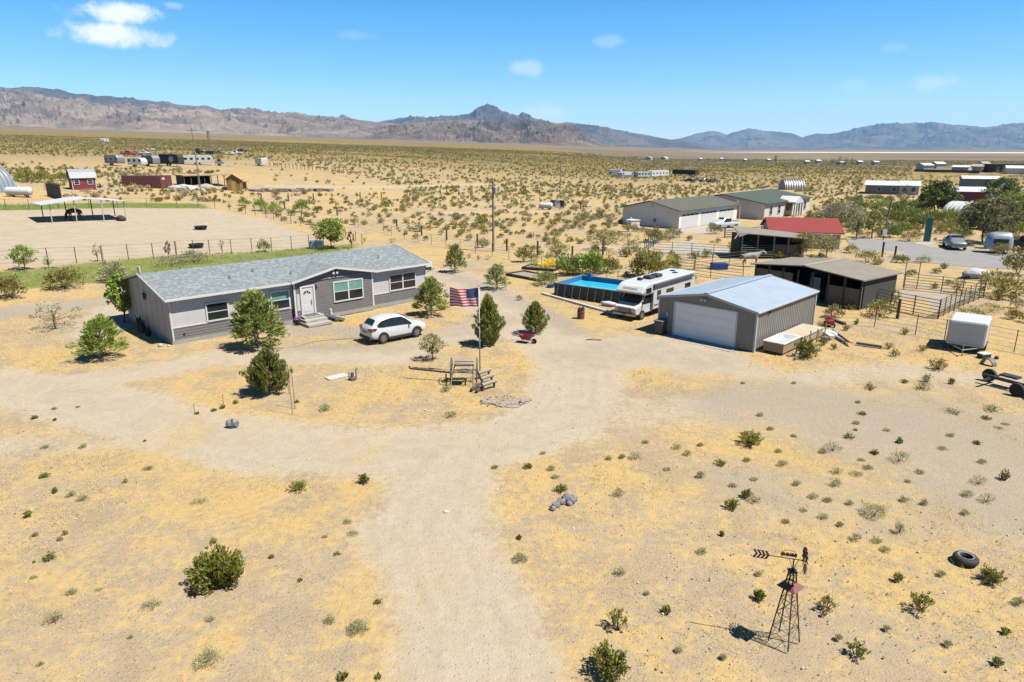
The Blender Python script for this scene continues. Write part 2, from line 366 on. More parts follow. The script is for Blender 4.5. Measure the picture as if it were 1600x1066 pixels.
def build_ground():
    an = np.concatenate([np.linspace(-110, -44, 110, endpoint=False), np.linspace(-44, 44, 760), np.linspace(44, 110, 111)[1:]])*math.pi/180
    r = np.exp(np.linspace(math.log(3.5), math.log(30000), 540))
    A, Rr = np.meshgrid(an, r, indexing='ij'); X = Rr*np.sin(A); Y = Rr*np.cos(A); Z = H(X, Y)
    bump = np.zeros_like(Z)
    for k, (fx, fy, ph, am) in enumerate(((.21, .13, 0.3, .05), (-.12, .27, 1.7, .05), (.55, .31, 2.1, .02), (-.37, .61, 4.0, .02))):
        bump += am*np.sin(X*fx+Y*fy+ph)
    Z = Z+bump*np.clip((Rr-3)/10, 0, 1)*np.where(Rr < 400, 1, 0)*0.5
    road, grav, green, padd = masks(X, Y)
    t = X/np.maximum(Y, 1); ss = lambda x, a, b: (lambda q: q*q*(3-2*q))(np.clip((x-a)/(b-a), 0, 1))
    wr = ss(t, -0.05, 0.18)
    lim = 1900*(1-wr)+560*wr
    nz = np.array([mn.noise((x*.0012, y*.0012, 0)) for x, y in zip(X.ravel()[::1], Y.ravel()[::1])]).reshape(X.shape) if False else np.sin(X*.004+1)*np.cos(Y*.003)
    olive = ss(Rr, 170, 480)*0.95*(1-0.0*wr); tan = ss(Rr, lim*0.92, lim*1.12+40)
    band = ss(Rr, 2000, 2150)*(1-ss(Rr, 2600, 2700))*wr*0.7*(0.7+0.3*nz)
    play = ss(Rr, 2700, 2900)*(1-ss(Rr, 3500, 3700))*ss(t, 0.22, 0.42)
    tan = tan*(1-band*0.9); olive = np.maximum(olive*(1-tan*.4), band)
    na, nr = A.shape; idx = np.arange(na*nr).reshape(na, nr)
    Fq = np.stack([idx[:-1, :-1], idx[1:, :-1], idx[1:, 1:], idx[:-1, 1:]], -1).reshape(-1, 4)[:, ::-1]
    V = np.stack([X, Y, Z], -1).reshape(-1, 3)
    c1 = np.stack([road, grav, green, padd], -1).reshape(-1, 4); c2 = np.stack([olive, tan, play, tracks(X, Y)], -1).reshape(-1, 4)
    fm = lambda a: a.reshape(-1)[Fq].mean(1)
    fr, fg, fp = fm(road), fm(green), fm(padd); fR = fm(Rr); cls = np.zeros(len(Fq), int)
    cls[(fr > .5) & (fR < 110)] = 1; cls[(fr > .5) & (fR >= 110)] = 2; cls[fp > .5] = 3; cls[fg > .45] = 4; cls[fm(play) > .5] = 5
    for k, nm in enumerate(('ground', 'dirt_driveway', 'dirt_road', 'paddock_sand', 'lawn', 'dry_lake')):
        F_ = Fq[cls == k]; u, inv = np.unique(F_, return_inverse=True)
        me = np_mesh(nm, V[u], inv.reshape(F_.shape), GM, smooth=True)
        for an_, cc in (('cover', c1), ('cover_far', c2)):
            at = me.attributes.new(an_, 'FLOAT_COLOR', 'POINT'); at.data.foreach_set('color', cc[u].astype(np.float32).ravel())
        tag(link(nm, me), kind='structure')
build_ground()

# ------------------------------------------------------------------ mountains: solid ranges at their own distances
def rock(name, c1, c2, c3, sc_):
    m, nt, b = base_mat(name); tc = nt.nodes.new('ShaderNodeTexCoord'); P = tc.outputs['Object']
    n1 = noisen(nt, P, sc_, 6, 0.62, 0.6); n2 = noisen(nt, P, sc_*6, 5, 0.65)
    c = mixc(nt, sstep(nt, n1, 0.38, 0.62), c1, c2); c = mixc(nt, mathn(nt, 'MULTIPLY', sstep(nt, n2, 0.48, 0.72), 0.7), c, c3)
    ge = nt.nodes.new('ShaderNodeNewGeometry'); sz = nt.nodes.new('ShaderNodeSeparateXYZ'); nt.links.new(ge.outputs['True Normal'], sz.inputs[0])
    stp = mathn(nt, 'SUBTRACT', 1.0, sstep(nt, mathn(nt, 'ADD', sz.outputs[2], mathn(nt, 'MULTIPLY', mathn(nt, 'SUBTRACT', n2, 0.5), 0.35)), 0.62, 0.92))
    c = mixc(nt, mathn(nt, 'MULTIPLY', stp, 0.75), c, tuple(k*.55 for k in c3)); c = mixc(nt, 1.0, c, (.82, .82, .82), 'MULTIPLY')
    nt.links.new(c, b.inputs['Base Color']); b.inputs['Roughness'].default_value = 0.95; b.inputs['Specular IOR Level'].default_value = 0.05
    bn = nt.nodes.new('ShaderNodeBump'); bn.inputs['Strength'].default_value = 0.9; bn.inputs['Distance'].default_value = 25
    nt.links.new(n2, bn.inputs['Height']); nt.links.new(bn.outputs['Normal'], b.inputs['Normal'])
    return m
def mountain(name, sky_px, dist, width, m, seed, rugged=0.5, ncol=640, nrow=56, flat=False, scl=620.0, crest=1.0):
    px = np.linspace(sky_px[0][0], sky_px[-1][0], ncol); py = np.interp(px, [p[0] for p in sky_px], [p[1] for p in sky_px])
    V = []
    S = list(np.linspace(0, 1, nrow))+[1.12, 1.35, 1.8]
    for i in range(ncol):
        r = ray(px[i], py[i]); hd = math.hypot(r.x, r.y); dx, dy = r.x/hd, r.y/hd; sl_ = r.z/hd
        D0 = dist*(1+0.05*mn.noise((i*7.0/ncol, seed, 0)))
        for s in S:
            D = D0-width*(1-s); x, y = dx*D, dy*D; zb = float(H(x, y))-8
            ztop = CAM_H+sl_*D0
            g = s**1.25 if s <= 1 else max(0, 1-(s-1)*1.3)
            if flat: g = min(1, (s*1.15)**1.6) if s <= 1 else 1.0
            q = Vector((x, y, 0))*(1/scl)+Vector((seed*5.3, seed, 0))
            rg = mn.ridged_multi_fractal(q, 0.85, 2.1, 7, 1.0, 2.0)/2.2       # about 0..1
            fade = min(1, s*5)*(1-max(0, (s-0.86)/0.14)) if s <= 1 else 0
            z = zb+(ztop-zb)*g
            z += (ztop-zb)*rugged*(rg-0.62)*fade*(0.35+0.9*s)*1.0
            z += crest*(ztop-zb)*min(1, s*3)*(0.045*mn.noise((px[i]*.085, s*9, seed))+0.03*mn.noise((px[i]*.23, s*17, seed+3)))*(1 if not flat else .25)
            V.append((x, y, max(z, zb)))
    n = len(S); idx = np.arange(ncol*n).reshape(ncol, n)
    Fq = np.stack([idx[:-1, :-1], idx[1:, :-1], idx[1:, 1:], idx[:-1, 1:]], -1).reshape(-1, 4)[:, ::-1]
    tag(link(name, np_mesh(name, V, Fq, m, smooth=False)), kind='structure')
rk1 = rock('rock_tan', (0.115, 0.09, 0.075), (0.215, 0.17, 0.135), (0.07, 0.06, 0.055), 0.0016)
rk2 = rock('rock_brown', (0.085, 0.064, 0.052), (0.155, 0.122, 0.098), (0.05, 0.04, 0.036), 0.0025)
rk3 = rock('rock_dark', (0.05, 0.048, 0.045), (0.105, 0.09, 0.08), (0.035, 0.035, 0.036), 0.0016)
mountain('mesa', [(-500, 128), (-200, 134), (0, 140), (60, 141), (120, 149), (200, 156), (280, 164), (330, 170), (360, 178), (420, 190)], 9500, 2600, rk3, 3.0, 0.3, 500, flat=True)
mountain('mountain_range', [(-500, 150), (-200, 146), (0, 146), (50, 147), (75, 155), (110, 158), (160, 165), (230, 168), (310, 170), (345, 173), (400, 174), (440, 177), (480, 180), (520, 183), (560, 187), (590, 191), (612, 194), (650, 200), (700, 205)], 7600, 3300, rk1, 1.0, 0.8, crest=.6)
mountain('mountain_range', [(470, 214), (500, 208), (560, 203), (600, 197), (640, 193), (680, 190), (700, 187), (730, 189), (760, 188), (800, 192), (840, 189), (870, 194), (890, 196), (905, 203), (920, 214), (940, 224), (975, 231)], 5600, 1500, rk2, 2.0, 0.8, scl=380.0)
mountain('mountain_range', [(560, 200), (590, 191), (612, 187), (640, 183), (665, 185), (690, 183), (715, 181), (732, 178), (747, 169), (757, 164), (762, 161), (768, 165), (780, 172), (797, 180), (806, 181), (818, 178), (832, 184), (850, 188), (868, 193), (885, 191), (905, 193), (925, 197), (950, 200), (985, 207), (1010, 211), (1040, 217), (1070, 221), (1110, 228), (1140, 234)], 10500, 2600, rk3, 4.0, 0.7, crest=.45)
mountain('mountain_range', [(980, 228), (1030, 220), (1062, 217), (1085, 210), (1113, 204), (1135, 210), (1150, 206), (1172, 201), (1200, 205), (1230, 207), (1254, 214), (1275, 209), (1300, 209), (1330, 203), (1350, 198), (1380, 193), (1410, 193), (1440, 192), (1462, 191), (1490, 195), (1520, 197), (1545, 199), (1570, 194), (1600, 192), (1660, 188), (1750, 196), (1850, 192), (2000, 200)], 17000, 4200, rk3, 5.0, 0.6, scl=1100.0)
# ------------------------------------------------------------------ haze: one even box of air round everything
m, nt, b = base_mat('air'); nt.nodes.remove(b)
pv = nt.nodes.new('ShaderNodeVolumePrincipled'); pv.inputs['Color'].default_value = (0.30, 0.60, 1.0, 1); pv.inputs['Density'].default_value = 2.5e-5; pv.inputs['Anisotropy'].default_value = 0.0
nt.links.new(pv.outputs[0], nt.nodes['Material Output'].inputs['Volume'])
tag(MB().box(-31000, -31000, -1.6, 31000, 31000, 1350).build('haze', m), kind='stuff')

# ================================================================== shared builders
PI = math.pi
WHITE = mat('white_paint', (0.80, 0.80, 0.79), 0.45, 0.03, 1.5, dirt=(0.62, 0.58, 0.50), dirt_amt=0.25)
GLASS = mat('window_glass', (0.025, 0.03, 0.032), 0.08, 0.1, 1.0, spec=0.4)
BLACK = mat('black_rubber', (0.02, 0.02, 0.021), 0.8, 0.2, 6)
STEEL = mat('galvanised_steel', (0.45, 0.46, 0.47), 0.45, 0.1, 4, metal=0.6)
RUST = mat('rusty_steel', (0.16, 0.065, 0.035), 0.85, 0.35, 9, dirt=(0.30, 0.13, 0.06), dirt_amt=0.6, bump=0.3)
DARKWOOD = mat('weathered_timber', (0.11, 0.085, 0.065), 0.9, 0.3, 3, stretch=(1, 1, 6), bump=0.2)
GREYWOOD = mat('grey_timber', (0.30, 0.26, 0.21), 0.9, 0.25, 3, stretch=(1, 6, 1), bump=0.2, dirt=(0.16, 0.13, 0.11), dirt_amt=0.5)
CONC = mat('concrete', (0.48, 0.45, 0.40), 0.9, 0.12, 2.5, bump=0.15, dirt=(0.36, 0.32, 0.27), dirt_amt=0.4)
def ang(a, b): return math.atan2(b[1]-a[1], b[0]-a[0])
def place(pa, pb, dz=0.0):
    a, b = G(*pa, dz), G(*pb, dz); a.z -= dz
    return a, ang(a, b), math.hypot(b.x-a.x, b.y-a.y)
def lap_wall(mb, x0, x1, z0, z1, y, course=0.19, lim=None, mi=0, out=-1):
    """lap boards on a wall facing -y; lim(z) gives the x range of a gable"""
    z = z0
    while z < z1-1e-3:
        zt = min(z+course, z1)
        (a0, b0), (a1, b1) = ((x0, x1), (x0, x1)) if lim is None else (lim(z), lim(zt))
        if b1-a1 > 0.02:
            mb.add([(a0, y+out*0.028, z), (b0, y+out*0.028, z), (b1, y+out*0.006, zt), (a1, y+out*0.006, zt), (a0, y, z), (b0, y, z)], [(0, 1, 2, 3), (4, 5, 1, 0)], mi)
        z = zt
def window(parent, x0, x1, z0, z1, y, two=False, teal=True, axis='x', out=-1, fm=None, gm=None, tm=None):
    fm = fm or WHITE; f = MB(); p = MB(); t = 0.10; d = 0.07
    def bx(mb, a0, b0, a1, b1, dd0, dd1, mi=0):
        lo, hi = sorted((y+out*dd0, y+out*dd1))
        if axis == 'x': mb.box(a0, lo, b0, a1, hi, b1, mi)
        else: mb.box(lo, a0, b0, hi, a1, b1, mi)
    bx(f, x0, z0, x0+t, z1, 0, d); bx(f, x1-t, z0, x1, z1, 0, d); bx(f, x0+t, z1-t, x1-t, z1, 0, d-.004); bx(f, x0+t, z0, x1-t, z0+t, 0, d+.02)
    zm = (z0+z1)/2
    if z1-z0 > 0.7: bx(f, x0+t, zm-.025, x1-t, zm+.025, 0.02, d-.02)
    if two: xm = (x0+x1)/2; bx(f, xm-.06, z0+t, xm+.06, z1-t, 0, d-.008)
    o = f.build('window', fm, parent)
    bx(p, x0+t-.01, z0+t-.01, x1-t+.01, z1-t+.01, 0.004, 0.03)
    if teal: bx(p, x0+t, zm+.02, x1-t, z1-t, 0.03, 0.034, 1)
    p.build('pane', [gm or GLASS, tm or TEAL], o)
    return o
TEAL = mat('teal_window_film', (0.20, 0.42, 0.38), 0.25, 0.12, 2)
def gable_roof(mb, L, W, ze, zr, ov=0.35, th=0.12, x0=0.0, endov=0.3, y0=0.0, mi=0):
    """two sloped slabs, ridge along x"""
    s = (zr-ze)/(W/2); zo = ze-s*ov
    for sg in (0, 1):
        ya, yb = (y0-ov, y0+W/2) if sg == 0 else (y0+W+ov, y0+W/2)
        a = [(x0-endov, ya, zo), (x0+L+endov, ya, zo), (x0+L+endov, yb, zr), (x0-endov, yb, zr)]
        mb.add(a+[(p[0], p[1], p[2]+th) for p in a], [(0, 1, 2, 3), (4, 5, 6, 7), (0, 1, 5, 4), (2, 3, 7, 6), (1, 2, 6, 5), (0, 3, 7, 4)], mi)
def gable_walls(mb, L, W, ze, zr, x0=0.0, y0=0.0, z0=0.0, mi=0):
    mb.add([(x0, y0, z0), (x0+L, y0, z0), (x0+L, y0, ze), (x0, y0, ze), (x0, y0+W, z0), (x0+L, y0+W, z0), (x0+L, y0+W, ze), (x0, y0+W, ze), (x0, y0+W/2, zr), (x0+L, y0+W/2, zr)],
           [(0, 1, 2, 3), (5, 4, 7, 6), (4, 0, 3, 8, 7), (1, 5, 6, 9, 2)], mi)
def shingle(name, c1, c2, c3):
    if name in MATS: return MATS[name]
    c1, c2, c3 = (tuple(k*.42 for k in q) for q in (c1, c2, c3)); m, nt, b = base_mat(name); tc = nt.nodes.new('ShaderNodeTexCoord'); P = tc.outputs['Object']
    br = nd(nt, 'ShaderNodeTexBrick', Scale=1.0); br.inputs['Brick Width'].default_value = 0.32; br.inputs['Row Height'].default_value = 0.15; br.inputs['Mortar Size'].default_value = 0.012
    nt.links.new(P, br.inputs['Vector']); br.inputs['Color1'].default_value = (*c1, 1); br.inputs['Color2'].default_value = (*c2, 1); br.inputs['Mortar'].default_value = (*[c*.6 for c in c1], 1)
    vo = noisen(nt, P, 3.2, 5, 0.7); c = mixc(nt, mathn(nt, 'MULTIPLY', sstep(nt, vo, 0.45, 0.62), 0.75), br.outputs['Color'], c3)
    nt.links.new(c, b.inputs['Base Color']); b.inputs['Roughness'].default_value = 0.9; b.inputs['Specular IOR Level'].default_value = 0.25
    bn = nt.nodes.new('ShaderNodeBump'); bn.inputs['Strength'].default_value = 0.5; bn.inputs['Distance'].default_value = 0.03
    nt.links.new(br.outputs['Fac'], bn.inputs['Height']); bn.invert = True; nt.links.new(bn.outputs['Normal'], b.inputs['Normal'])
    MATS[name] = m; return m
def ribbed(mb, p0, p1, z0, z1, pitch=0.3, depth=0.03, normal=(0, -1), mi=0, zf=None):
    """upright ribbed sheet from p0 to p1 (xy), facing normal; zf(s) top height"""
    p0 = Vector((*p0, 0)); p1 = Vector((*p1, 0)); L = (p1-p0).length; d = (p1-p0)/L; nn = Vector((*normal, 0)); n = max(2, int(L/pitch)); prof = []
    for i in range(n):
        for f, k in ((0, 0), (0.55, 0), (0.65, 1), (0.9, 1)): prof.append(((i+f)/n*L, k*depth))
    prof.append((L, 0)); vs = []
    for s, k in prof:
        q = p0+d*s+nn*k; vs += [(q.x, q.y, z0), (q.x, q.y, z1 if zf is None else zf(s))]
    mb.add(vs, [(2*i, 2*i+2, 2*i+3, 2*i+1) for i in range(len(prof)-1)], mi)

# ================================================================== the grey manufactured house
hloc, hrot = Vector((-23.33, 45.14, 0.0)), R(44)
PALE = mat('pale_grey_siding', (0.66, 0.645, 0.655), 0.7, 0.04, 1.0)
DKSID = mat('charcoal_lap_siding', (0.20, 0.19, 0.19), 0.7, 0.06, 1.2)
GABLE = mat('warm_grey_siding', (0.62, 0.56, 0.49), 0.75, 0.05, 0.8)
SKIRT = mat('pale_skirting', (0.42, 0.40, 0.38), 0.8, 0.1, 2, dirt=(0.40, 0.33, 0.25), dirt_amt=0.4)
ROOF = shingle('blue_grey_shingles', (0.30, 0.345, 0.365), (0.23, 0.275, 0.30), (0.43, 0.48, 0.50))
HS = thing('manufactured_house', 'long grey manufactured house with shingle roof and front gable over its white door', 'house', hloc, hrot)
L, W, ZE, ZR = 21.7, 9.8, 3.16, 4.28
def house():
    wl = MB(); gable_walls(wl, L, W, ZE, ZR-.04, mi=1); 
    for i in range(1, 18): wl.box(i*1.22-.012, -.012, 1.2, i*1.22+.012, 0.0, ZE, 0) if not (9.0 < i*1.22 < 16.0) else None
    wl.add([(0, -.006, 1.2), (9.0, -.006, 1.2), (9.0, -.006, ZE), (0, -.006, ZE)], [(0, 1, 2, 3)], 0)
    wl.add([(16, -.006, 1.2), (L, -.006, 1.2), (L, -.006, ZE), (16, -.006, ZE)], [(0, 1, 2, 3)], 0)
    for k in range(1, 8): wl.box(-.02, k*1.22-.012, .3, 0.0, k*1.22+.012, ZE+min(k*1.22, W-k*1.22)*.2, 1)
    lap_wall(wl, 0, 9.0, .3, 1.14, -.004, mi=2); lap_wall(wl, 16.0, L, .3, 1.14, -.004, mi=2)
    wl.build('wall', [PALE, GABLE, DKSID], HS)
    dz = lambda x: ZE+.06+(3.9-ZE-.06)*(1-abs(x-12.5)/3.5)
    dm = MB(); dy = -.28
    def lim(z):
        if z <= ZE+.06: return (9.0, 16.0)
        k = (z-ZE-.06)/(3.9-ZE-.06); return (9.0+3.5*k, 16.0-3.5*k)
    lap_wall(dm, 9, 16, .3, 3.9, dy, lim=lim)
    dm.add([(9, dy, .3), (9, 0, .3), (9, 0, ZE), (9, dy, ZE), (16, dy, .3), (16, 0, .3), (16, 0, ZE), (16, dy, ZE)], [(0, 1, 2, 3), (4, 5, 6, 7)])
    dm.build('front_gable', DKSID, HS)
    sk = MB(); sk.box(-.03, -.03, 0, L+.03, -.001, .3); sk.box(8.98, dy-.03, 0, 16.02, -.031, .3); sk.box(-.03, 0, -.2, 0, W, .3); sk.box(L, 0, 0, L+.03, W, .3); sk.build('skirting', SKIRT, HS)
    MB().box(0, -.05, 1.14, 9.0, -.008, 1.21).build('trim', WHITE, HS); MB().box(16.0, -.05, 1.14, L, -.008, 1.21).build('trim', WHITE, HS)
    for x in (0.03, L-.09): MB().box(x, -.045, .3, x+.1, -.008, ZE).build('corner_trim', WHITE, HS)
    for x in (8.95, 15.9): MB().box(x, dy-.05, .32, x+.15, dy-.005, ZE-.02).build('corner_trim', WHITE, HS)
    rf = MB(); gable_roof(rf, L, W, ZE+.06, ZR, 0.36, 0.09)
    yb = 3.3
    for sg in (-1, 1):
        xe = 12.5+sg*3.75; ze = ZE+.0
        a = [(xe, dy-.3, ze+.02), (12.5, dy-.3, 3.94), (12.5, yb, 3.97), (xe, .2, ze+.1)]
        rf.add(a+[(p[0], p[1], p[2]+.1) for p in a], [(0, 1, 2, 3), (4, 5, 6, 7), (0, 1, 5, 4), (1, 2, 6, 5), (2, 3, 7, 6), (3, 0, 4, 7)])
    ro = rf.build('roof', ROOF, HS)
    fa = MB(); s = (ZR-ZE-.06)/(W/2); zo = ZE+.06-s*.36
    fa.box(-.3, -.50, zo-.02, 8.86, -.37, zo+.12); fa.box(16.14, -.50, zo-.02, L+.3, -.37, zo+.12); fa.box(-.3, W+.37, zo-.02, L+.3, W+.48, zo+.1)
    for sg in (-1, 1): fa.beam((12.5+sg*3.78, dy-.33, ZE+.06), (12.5, dy-.33, 3.985), .05, .17)
    for x in (-.32, L+.32):
        for sg in (0, 1): fa.beam((x, -.38 if sg == 0 else W+.38, zo+.06), (x, W/2, ZR+.06), .04, .15)
    for x in (.55, L-.5): fa.path([(x, -.43, zo), (x, -.36, zo-.22)], .035, 8)
    fa.build('gutter', WHITE, HS)
    for x, y in ((5.1, 1.9), (9.6, 1.2), (3.2, 6.5), (14.5, 7), (7.2, 2.6), (18.3, 2.2)):
        z = ZE+.15+s*y if y < W/2 else ZE+.15+s*(W-y)
        MB().lathe([(.05, -.1), (.05, .22), (.07, .22), (.07, .26), (0, .26)], 8, (x, y, z)).build('roof_vent', STEEL, ro)
    window(HS, 2.42, 4.05, 1.21, 2.56, -.006, teal=False); window(HS, 5.0, 6.14, 2.64, 3.0, -.006, two=True, teal=False); window(HS, 7.2, 8.75, 1.22, 2.72, -.006)
    window(HS, 12.3, 15.05, 1.15, 2.82, dy-.01, two=True); window(HS, 17.8, 20.6, 1.22, 2.70, -.006, two=True, teal=False)
    d = MB(); d.box(9.46, dy-.09, .6, 9.60, dy-.005, 2.86); d.box(10.56, dy-.09, .6, 10.70, dy-.005, 2.86); d.box(9.60, dy-.086, 2.72, 10.56, dy-.005, 2.86)
    fr = d.build('door_frame', WHITE, HS)
    d = MB(); d.box(9.60, dy-.045, .6, 10.42, dy-.004, 2.68); d.box(10.42, dy-.04, .6, 10.56, dy-.004, 2.7, 1)
    for z in (.8, 1.5): d.box(9.72, dy-.055, z, 10.3, dy-.044, z+.5)
    dd = d.build('door', [WHITE, PALE], HS)
    g = MB(); n = 10
    for i in range(n):
        t0, t1 = PI*i/n, PI*(i+1)/n
        if i % 3 != 2: g.add([(10.01+.12*math.cos(t0), dy-.058, 2.2+.10*math.sin(t0)), (10.01+.32*math.cos(t0), dy-.058, 2.2+.26*math.sin(t0)), (10.01+.32*math.cos(t1), dy-.058, 2.2+.26*math.sin(t1)), (10.01+.12*math.cos(t1), dy-.058, 2.2+.10*math.sin(t1))], [(0, 1, 2, 3)])
    g.build('fanlight', GLASS, dd)
    MB().box(10.32, dy-.11, 1.35, 10.37, dy-.045, 1.7).build('handle', STEEL, dd)
    MB().box(9.14, dy-.06, .95, 9.40, dy-.006, 2.25).build('shutter', PALE, HS)
    lt = MB(); lt.lathe([(.03, .22), (.09, .18), (.08, 0), (0, -.02)], 8, (10.9, dy-.12, 2.72)); lt.box(10.88, dy-.1, 2.78, 10.92, dy, 2.84); lt.build('wall_lamp', [STEEL], HS)
    fl_ = MB(); fl_.box(12.44, dy-.06, 3.45, 12.56, dy, 3.6)
    for sg in (-1, 1): fl_.lathe([(.04, 0), (.1, -.16), (0, -.16)], 10, (12.5+sg*.16, dy-.08, 3.56), 'y')
    fl_.build('floodlight', WHITE, HS)
    MB().box(.75, -.09, .62, .87, -.01, .72).build('wall_vent', BLACK, HS)
house()
def hp(x, y, z=0.0): return hloc+Vector((x*math.cos(hrot)-y*math.sin(hrot), x*math.sin(hrot)+y*math.cos(hrot), z))
# things at the house
t = thing('entry_steps', 'three pale concrete steps under the white front door', 'steps', hp(9.25, -.34), hrot)
m_ = MB()
for k, (dx, dep, z) in enumerate(((0, 1.85, .2), (.12, 1.25, .4), (.25, .8, .58))): m_.box(-.25+dx, -dep, 0 if k == 0 else z-.2+.001, 1.75-dx*.3, 0, z)
m_.build('steps', CONC, t, bevel=.015); MB().box(.25, -.72, .582, 1.35, -.1, .605).build('doormat', mat('doormat', (.12, .14, .16), .95, .2, 20), t)
t = thing('ramp_board', 'dark board ramp leaning from the entry steps to the ground', 'ramp', hp(10.85, -.6), hrot)
MB().beam((0.15, 0, .52), (1.3, -1.35, .05), .62, .05, up=(0, 0, 1)).build('board', mat('ramp_grip', (.09, .085, .095), .9, .15, 12), t)
t = thing('flower_pot', 'pot of purple flowers beside the entry steps', 'flower pot', hp(8.85, -.75), hrot)
MB().lathe([(.16, 0), (.22, .34), (.19, .34), (.17, .30), (0, .30)], 12).build('pot', BLACK, t)
m_ = MB(); [m_.blob((random.uniform(-.2, .2), random.uniform(-.2, .2), .42+random.uniform(0, .2)), .06, .06, .05, .3, 1, i) for i in range(26)]; m_.build('flowers', mat('purple_petals', (.36, .16, .42), .7, .3, 8), t)
t = thing('garden_statue', 'small pale garden statue on a slab right of the entry steps', 'statue', hp(11.75, -.7), hrot)
MB().box(-.35, -.35, 0, .75, .35, .07).build('slab', CONC, t)
m_ = MB(); m_.lathe([(.16, .07), (.17, .2), (.12, .34), (.15, .46), (.08, .58), (.11, .68), (.07, .8), (0, .82)], 12); m_.build('figure', mat('pale_stone', (.6, .58, .54), .8, .1, 8), t, smooth=True)
t = thing('wall_star', 'black metal star hung high on the shaded end wall of the grey house', 'ornament', hp(-.06, 4.7, 2.75), hrot)
pts = []
for i in range(10):
    a = PI/2+i*PI/5; r_ = .48 if i % 2 == 0 else .19; pts.append((-.03, r_*math.cos(a), r_*math.sin(a)))
MB().add(pts+[(-.13, 0, 0), (.03, 0, 0)], [(i, (i+1) % 10, 10) for i in range(10)]+[((i+1) % 10, i, 11) for i in range(10)]).build('star', BLACK, t)
for k, (y, h_) in enumerate(((4.9, .95), (5.6, 1.15), (3.7, .6))):
    t = thing('garden_urn', ['dark urn in the middle at the foot of the shaded end wall', 'tallest dark urn at the foot of the shaded end wall', 'small dark urn nearest the house corner at the shaded end wall'][k], 'urn', hp(-.45, y), hrot, 'urns along the end wall')
    MB().lathe([(.17, 0), (.12, .08*h_), (.24, .45*h_), (.16, .62*h_), (.22, .7*h_), (0, .68*h_)], 12).build('urn', BLACK, t, smooth=True)
    m_ = MB(); [m_.bar((0, 0, .6*h_), (random.uniform(-.22, .22), random.uniform(-.22, .22), h_*random.uniform(.85, 1.1)), .012, 4, .03) for i in range(14)]; m_.build('stems', mat('dry_stems', (.05, .05, .035), .9, .2), t)
t = thing('panel_antenna', 'white square panel antenna standing above the left roof peak', 'antenna', hp(-.1, W/2+.1, ZR), hrot)
MB().box(-.04, -.3, .15, .04, .3, .6).build('panel', WHITE, t, bevel=.02); MB().bar((.07, 0, 0), (.07, 0, .5), .03, 8).build('mast', STEEL, t)
t = thing('roof_cooler', 'white box cooler with dark underside hung at the right end of the grey house', 'cooler', hp(L+.30, .7, 2.62), hrot)
MB().box(0, -.45, .15, .7, .5, .6).build('cabinet', WHITE, t, bevel=.03)
m_ = MB(); m_.box(.05, -.4, -.1, .62, .45, .15); [m_.beam((0, y, -.25), (.9, y, .02), .05, .05) for y in (-.5, .6)]; m_.build('bracket', mat('dark_metal', (.05, .05, .052), .6, .2, 5, metal=.4), t)
MB().add([], []) if False else None
for k, (x, y, s) in enumerate(((-.75, .15, .16), (-.35, -.25, .11))):
    o = MB().blob((0, 0, s*.6), s, s*.9, s*.9, .35, 2, 3+k).build('stone', mat('pale_stone', (.6, .58, .54), .8, .1, 8), smooth=True); o.location = hp(x, y)
    tag(o, ['white stone on the ground at the front corner of the grey house', 'smaller stone just in front of the white one at the house corner'][k], 'stone')

